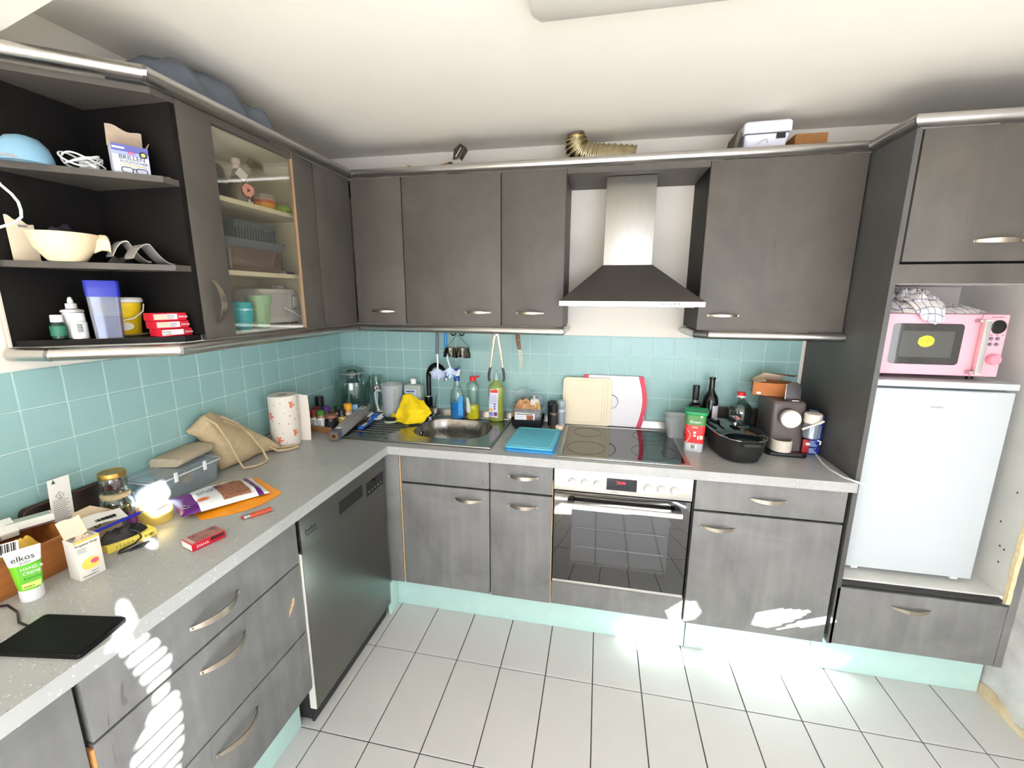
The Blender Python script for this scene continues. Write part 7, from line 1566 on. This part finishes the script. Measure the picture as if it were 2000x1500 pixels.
# ================================================================== ON TOP OF THE WALL UNITS
ZTOP = U1
t = T('jacket', 'folded grey-blue cloth jacket lying on top of the glass cabinet', 'jacket', (0.205, -1.03, ZTOP), R(92))
def jk(u, v):
    a = v * 2 * math.pi
    x = -.21 + .46 * u; h = .118 * (math.sin(math.pi * min(1, u * .70 + .14)) ** .55) + .012; w_ = .095 - .01 * u
    n = .014 * noise.noise(Vector((u * 7, math.cos(a) * 2, math.sin(a) * 2))) + .008 * math.sin(16 * u + 2 * math.cos(a))
    return (x, (w_ + n) * math.cos(a), max(.0006, .5 * (h + n) * (1 + math.sin(a)) * 1.25 + .09 * max(0, u - .78) * (1 + math.sin(a)) * .6))
lps = [[jk(i / 22, k / 26) for k in range(26)] for i in range(23)]
t.p(MB().loops(lps), 'fabric', M('jacket_greyblue', (98, 104, 112), 0.85, var=0.14, scale=16, bump=0.6), w=False, ang=85)
t = T('cardboard_piece', 'curled flat piece of pale cardboard on top of the wall cabinets', 'cardboard', (0.730, -0.255, ZTOP), R(4))
t.p(MB().sheet(lambda u, v: (-.10 + .20 * u, -.06 + .10 * v, .003 + .045 * abs(2 * u - .9) ** 1.3 * .45 + .034), 18, 5, .003), 'sheet', M('cardboard_pale', (214, 178, 130), 0.8), w=False)
t.p(MB().box(-.02, -.02, .0005, .02, .02, .030), 'support_fold', M('cardboard_pale', (214, 178, 130), 0.8), w=False)
t = T('hole_punch', 'grey metal hole punch with raised dark lever on the wall cabinets', 'hole punch', (0.868, -0.270, ZTOP), R(8))
t.p(MB().box(-.045, -.030, .0005, .045, .030, .012), 'base', M('punch_brown', (120, 92, 60), 0.5), w=False, bevel=0.002)
t.p(MB().loops([[(x, -.022, z) for x, z in ((-.042, .0125), (.042, .0125), (.044, .040), (.020, .075), (-.006, .090), (-.040, .060))], [(x, .022, z) for x, z in ((-.042, .0125), (.042, .0125), (.044, .040), (.020, .075), (-.006, .090), (-.040, .060))]]), 'bracket', M('punch_grey', (176, 174, 168), 0.35, 0.6), w=False, bevel=0.002)
t.p(MB().loops([[(x, -.026, z) for x, z in ((-.014, .070), (.020, .076), (.052, .122), (.024, .142), (-.008, .118))], [(x, .026, z) for x, z in ((-.014, .070), (.020, .076), (.052, .122), (.024, .142), (-.008, .118))]]), 'lever', M('punch_dark', (52, 48, 40), 0.3, 0.4), w=False, bevel=0.003)
t.p(MB().tube([(.0, -.027, .082), (.026, -.027, .122)], .0016, 6), 'lever_slot', chrome, w=False)
t.p(MB().box(-.036, -.0228, .048, -.016, -.0222, .062), 'dark_window', blk_matte, w=False)
# flexible aluminium duct
duct = M('duct_foil', (196, 184, 150), 0.22, 1.0, var=0.25, scale=30, bump=0.3)
t = T('air_duct', 'crinkled flexible aluminium duct lying on the board above the hood', 'duct', (1.50, -0.15, ZTOP))
spine = [Vector((1.425, -.150, ZTOP + .182)), Vector((1.425, -.150, ZTOP + .150)), Vector((1.445, -.150, ZTOP + .112)), Vector((1.50, -.150, ZTOP + .092)), Vector((1.56, -.150, ZTOP + .084)), Vector((1.64, -.150, ZTOP + .078)), Vector((1.70, -.150, ZTOP + .072))]
def spl(tq):
    f = tq * (len(spine) - 1); i = min(int(f), len(spine) - 2); k = f - i
    p0 = spine[max(i - 1, 0)]; p1 = spine[i]; p2 = spine[i + 1]; p3 = spine[min(i + 2, len(spine) - 1)]
    return 0.5 * ((2 * p1) + (p2 - p0) * k + (2 * p0 - 5 * p1 + 4 * p2 - p3) * k * k + (3 * p1 - p0 - 3 * p2 + p3) * k ** 3)
NP = 120
t.p(MB().tube([spl(i / NP) for i in range(NP + 1)], [.064 * (1 + .055 * math.sin(i * .92)) * (0.74 + .26 * min(1, i / 40)) * (1 - .12 * (i / NP)) for i in range(NP + 1)], 28), 'corrugated_tube', duct, ang=60)
t.p(MB().tube([spl(0) + Vector((0, 0, .001)), spl(0) + Vector((-.002, 0, .012))], .040, 28), 'collar', M('duct_inside', (120, 110, 90), 0.4, 0.8))
# router and box
t = T('router', 'white plastic router box tilted over the crown rail', 'router', (2.215, -0.220, ZTOP), R(-3))
rw = M('router_white', (232, 230, 240), 0.35)
t.p(MB().loops([[(x, y, z) for x, y in rrect(0, dy, w_, .16, .014)] for z, w_, dy in ((.020, .150, .035), (.098, .168, .0))]), 'lower_shell', rw, w=False, bevel=0.002)
t.p(MB().loops([[(x, y, z) for x, y in rrect(0, -.006, .180, .17, .016)] for z in (.102, .138)] + [[(x, y, .146) for x, y in rrect(0, -.006, .168, .158, .014)]]), 'upper_shell', rw, w=False, bevel=0.002)
t.p(MB().box(-.080, -.078, .0982, .080, .068, .1018), 'seam', M('seam_dark', (50, 50, 54), 0.6), w=False)
t.p(MB().box(.035, -.082, .078, .068, -.078, .097), 'port', blk_matte, w=False)
t.p(MB().box(-.06, -.02, .0005, .06, .10, .0195), 'foot_block', rw, w=False)
t.p(MB().tube([(-.030, -.0815, .060), (-.015, -.0825, .074), (0, -.0825, .078), (.004, -.0825, .062)], .0014, 6), 'emblem', M('emblem_lilac', (170, 166, 180), 0.4), w=False)
t = T('dark_board', 'dark grey flat board leaning on the left flank of the router', 'board', (2.088, -0.215, ZTOP), 0)
t.p(MB().loops([[(x, -.085, z) for x, z in ((-.010, .0005), (.006, .0005), (.025, .115), (.012, .118))], [(x, .060, z) for x, z in ((-.010, .0005), (.006, .0005), (.025, .115), (.012, .118))]]), 'panel', M('board_taupe', (84, 76, 66), 0.6), w=False)
t = T('carton_box', 'small closed brown cardboard box on the wide wall cabinet', 'box', (2.415, -0.140, ZTOP), R(0))
t.p(MB().box(-.062, -.060, .0005, .062, .130, .122), 'carton', card, w=False, bevel=0.002)
t.p(MB().box(-.0622, -.0605, .060, .0622, .1305, .0606), 'seam', M('card_dark', (120, 82, 48), 0.9), w=False)
t = T('paper_sheet', 'white paper sheet lying right of the small brown box', 'paper', (2.530, -0.190, ZTOP + .0005), R(10))
t.p(MB().sheet(lambda u, v: (-.05 + .09 * u, -.06 + .12 * v, .028 + .018 * u), 5, 5, .002), 'sheet', M('paper_ivory', (238, 232, 214), 0.8), w=False)
t.p(MB().box(-.030, -.030, .0005, .020, .030, .027), 'folded_stack', paper, w=False)
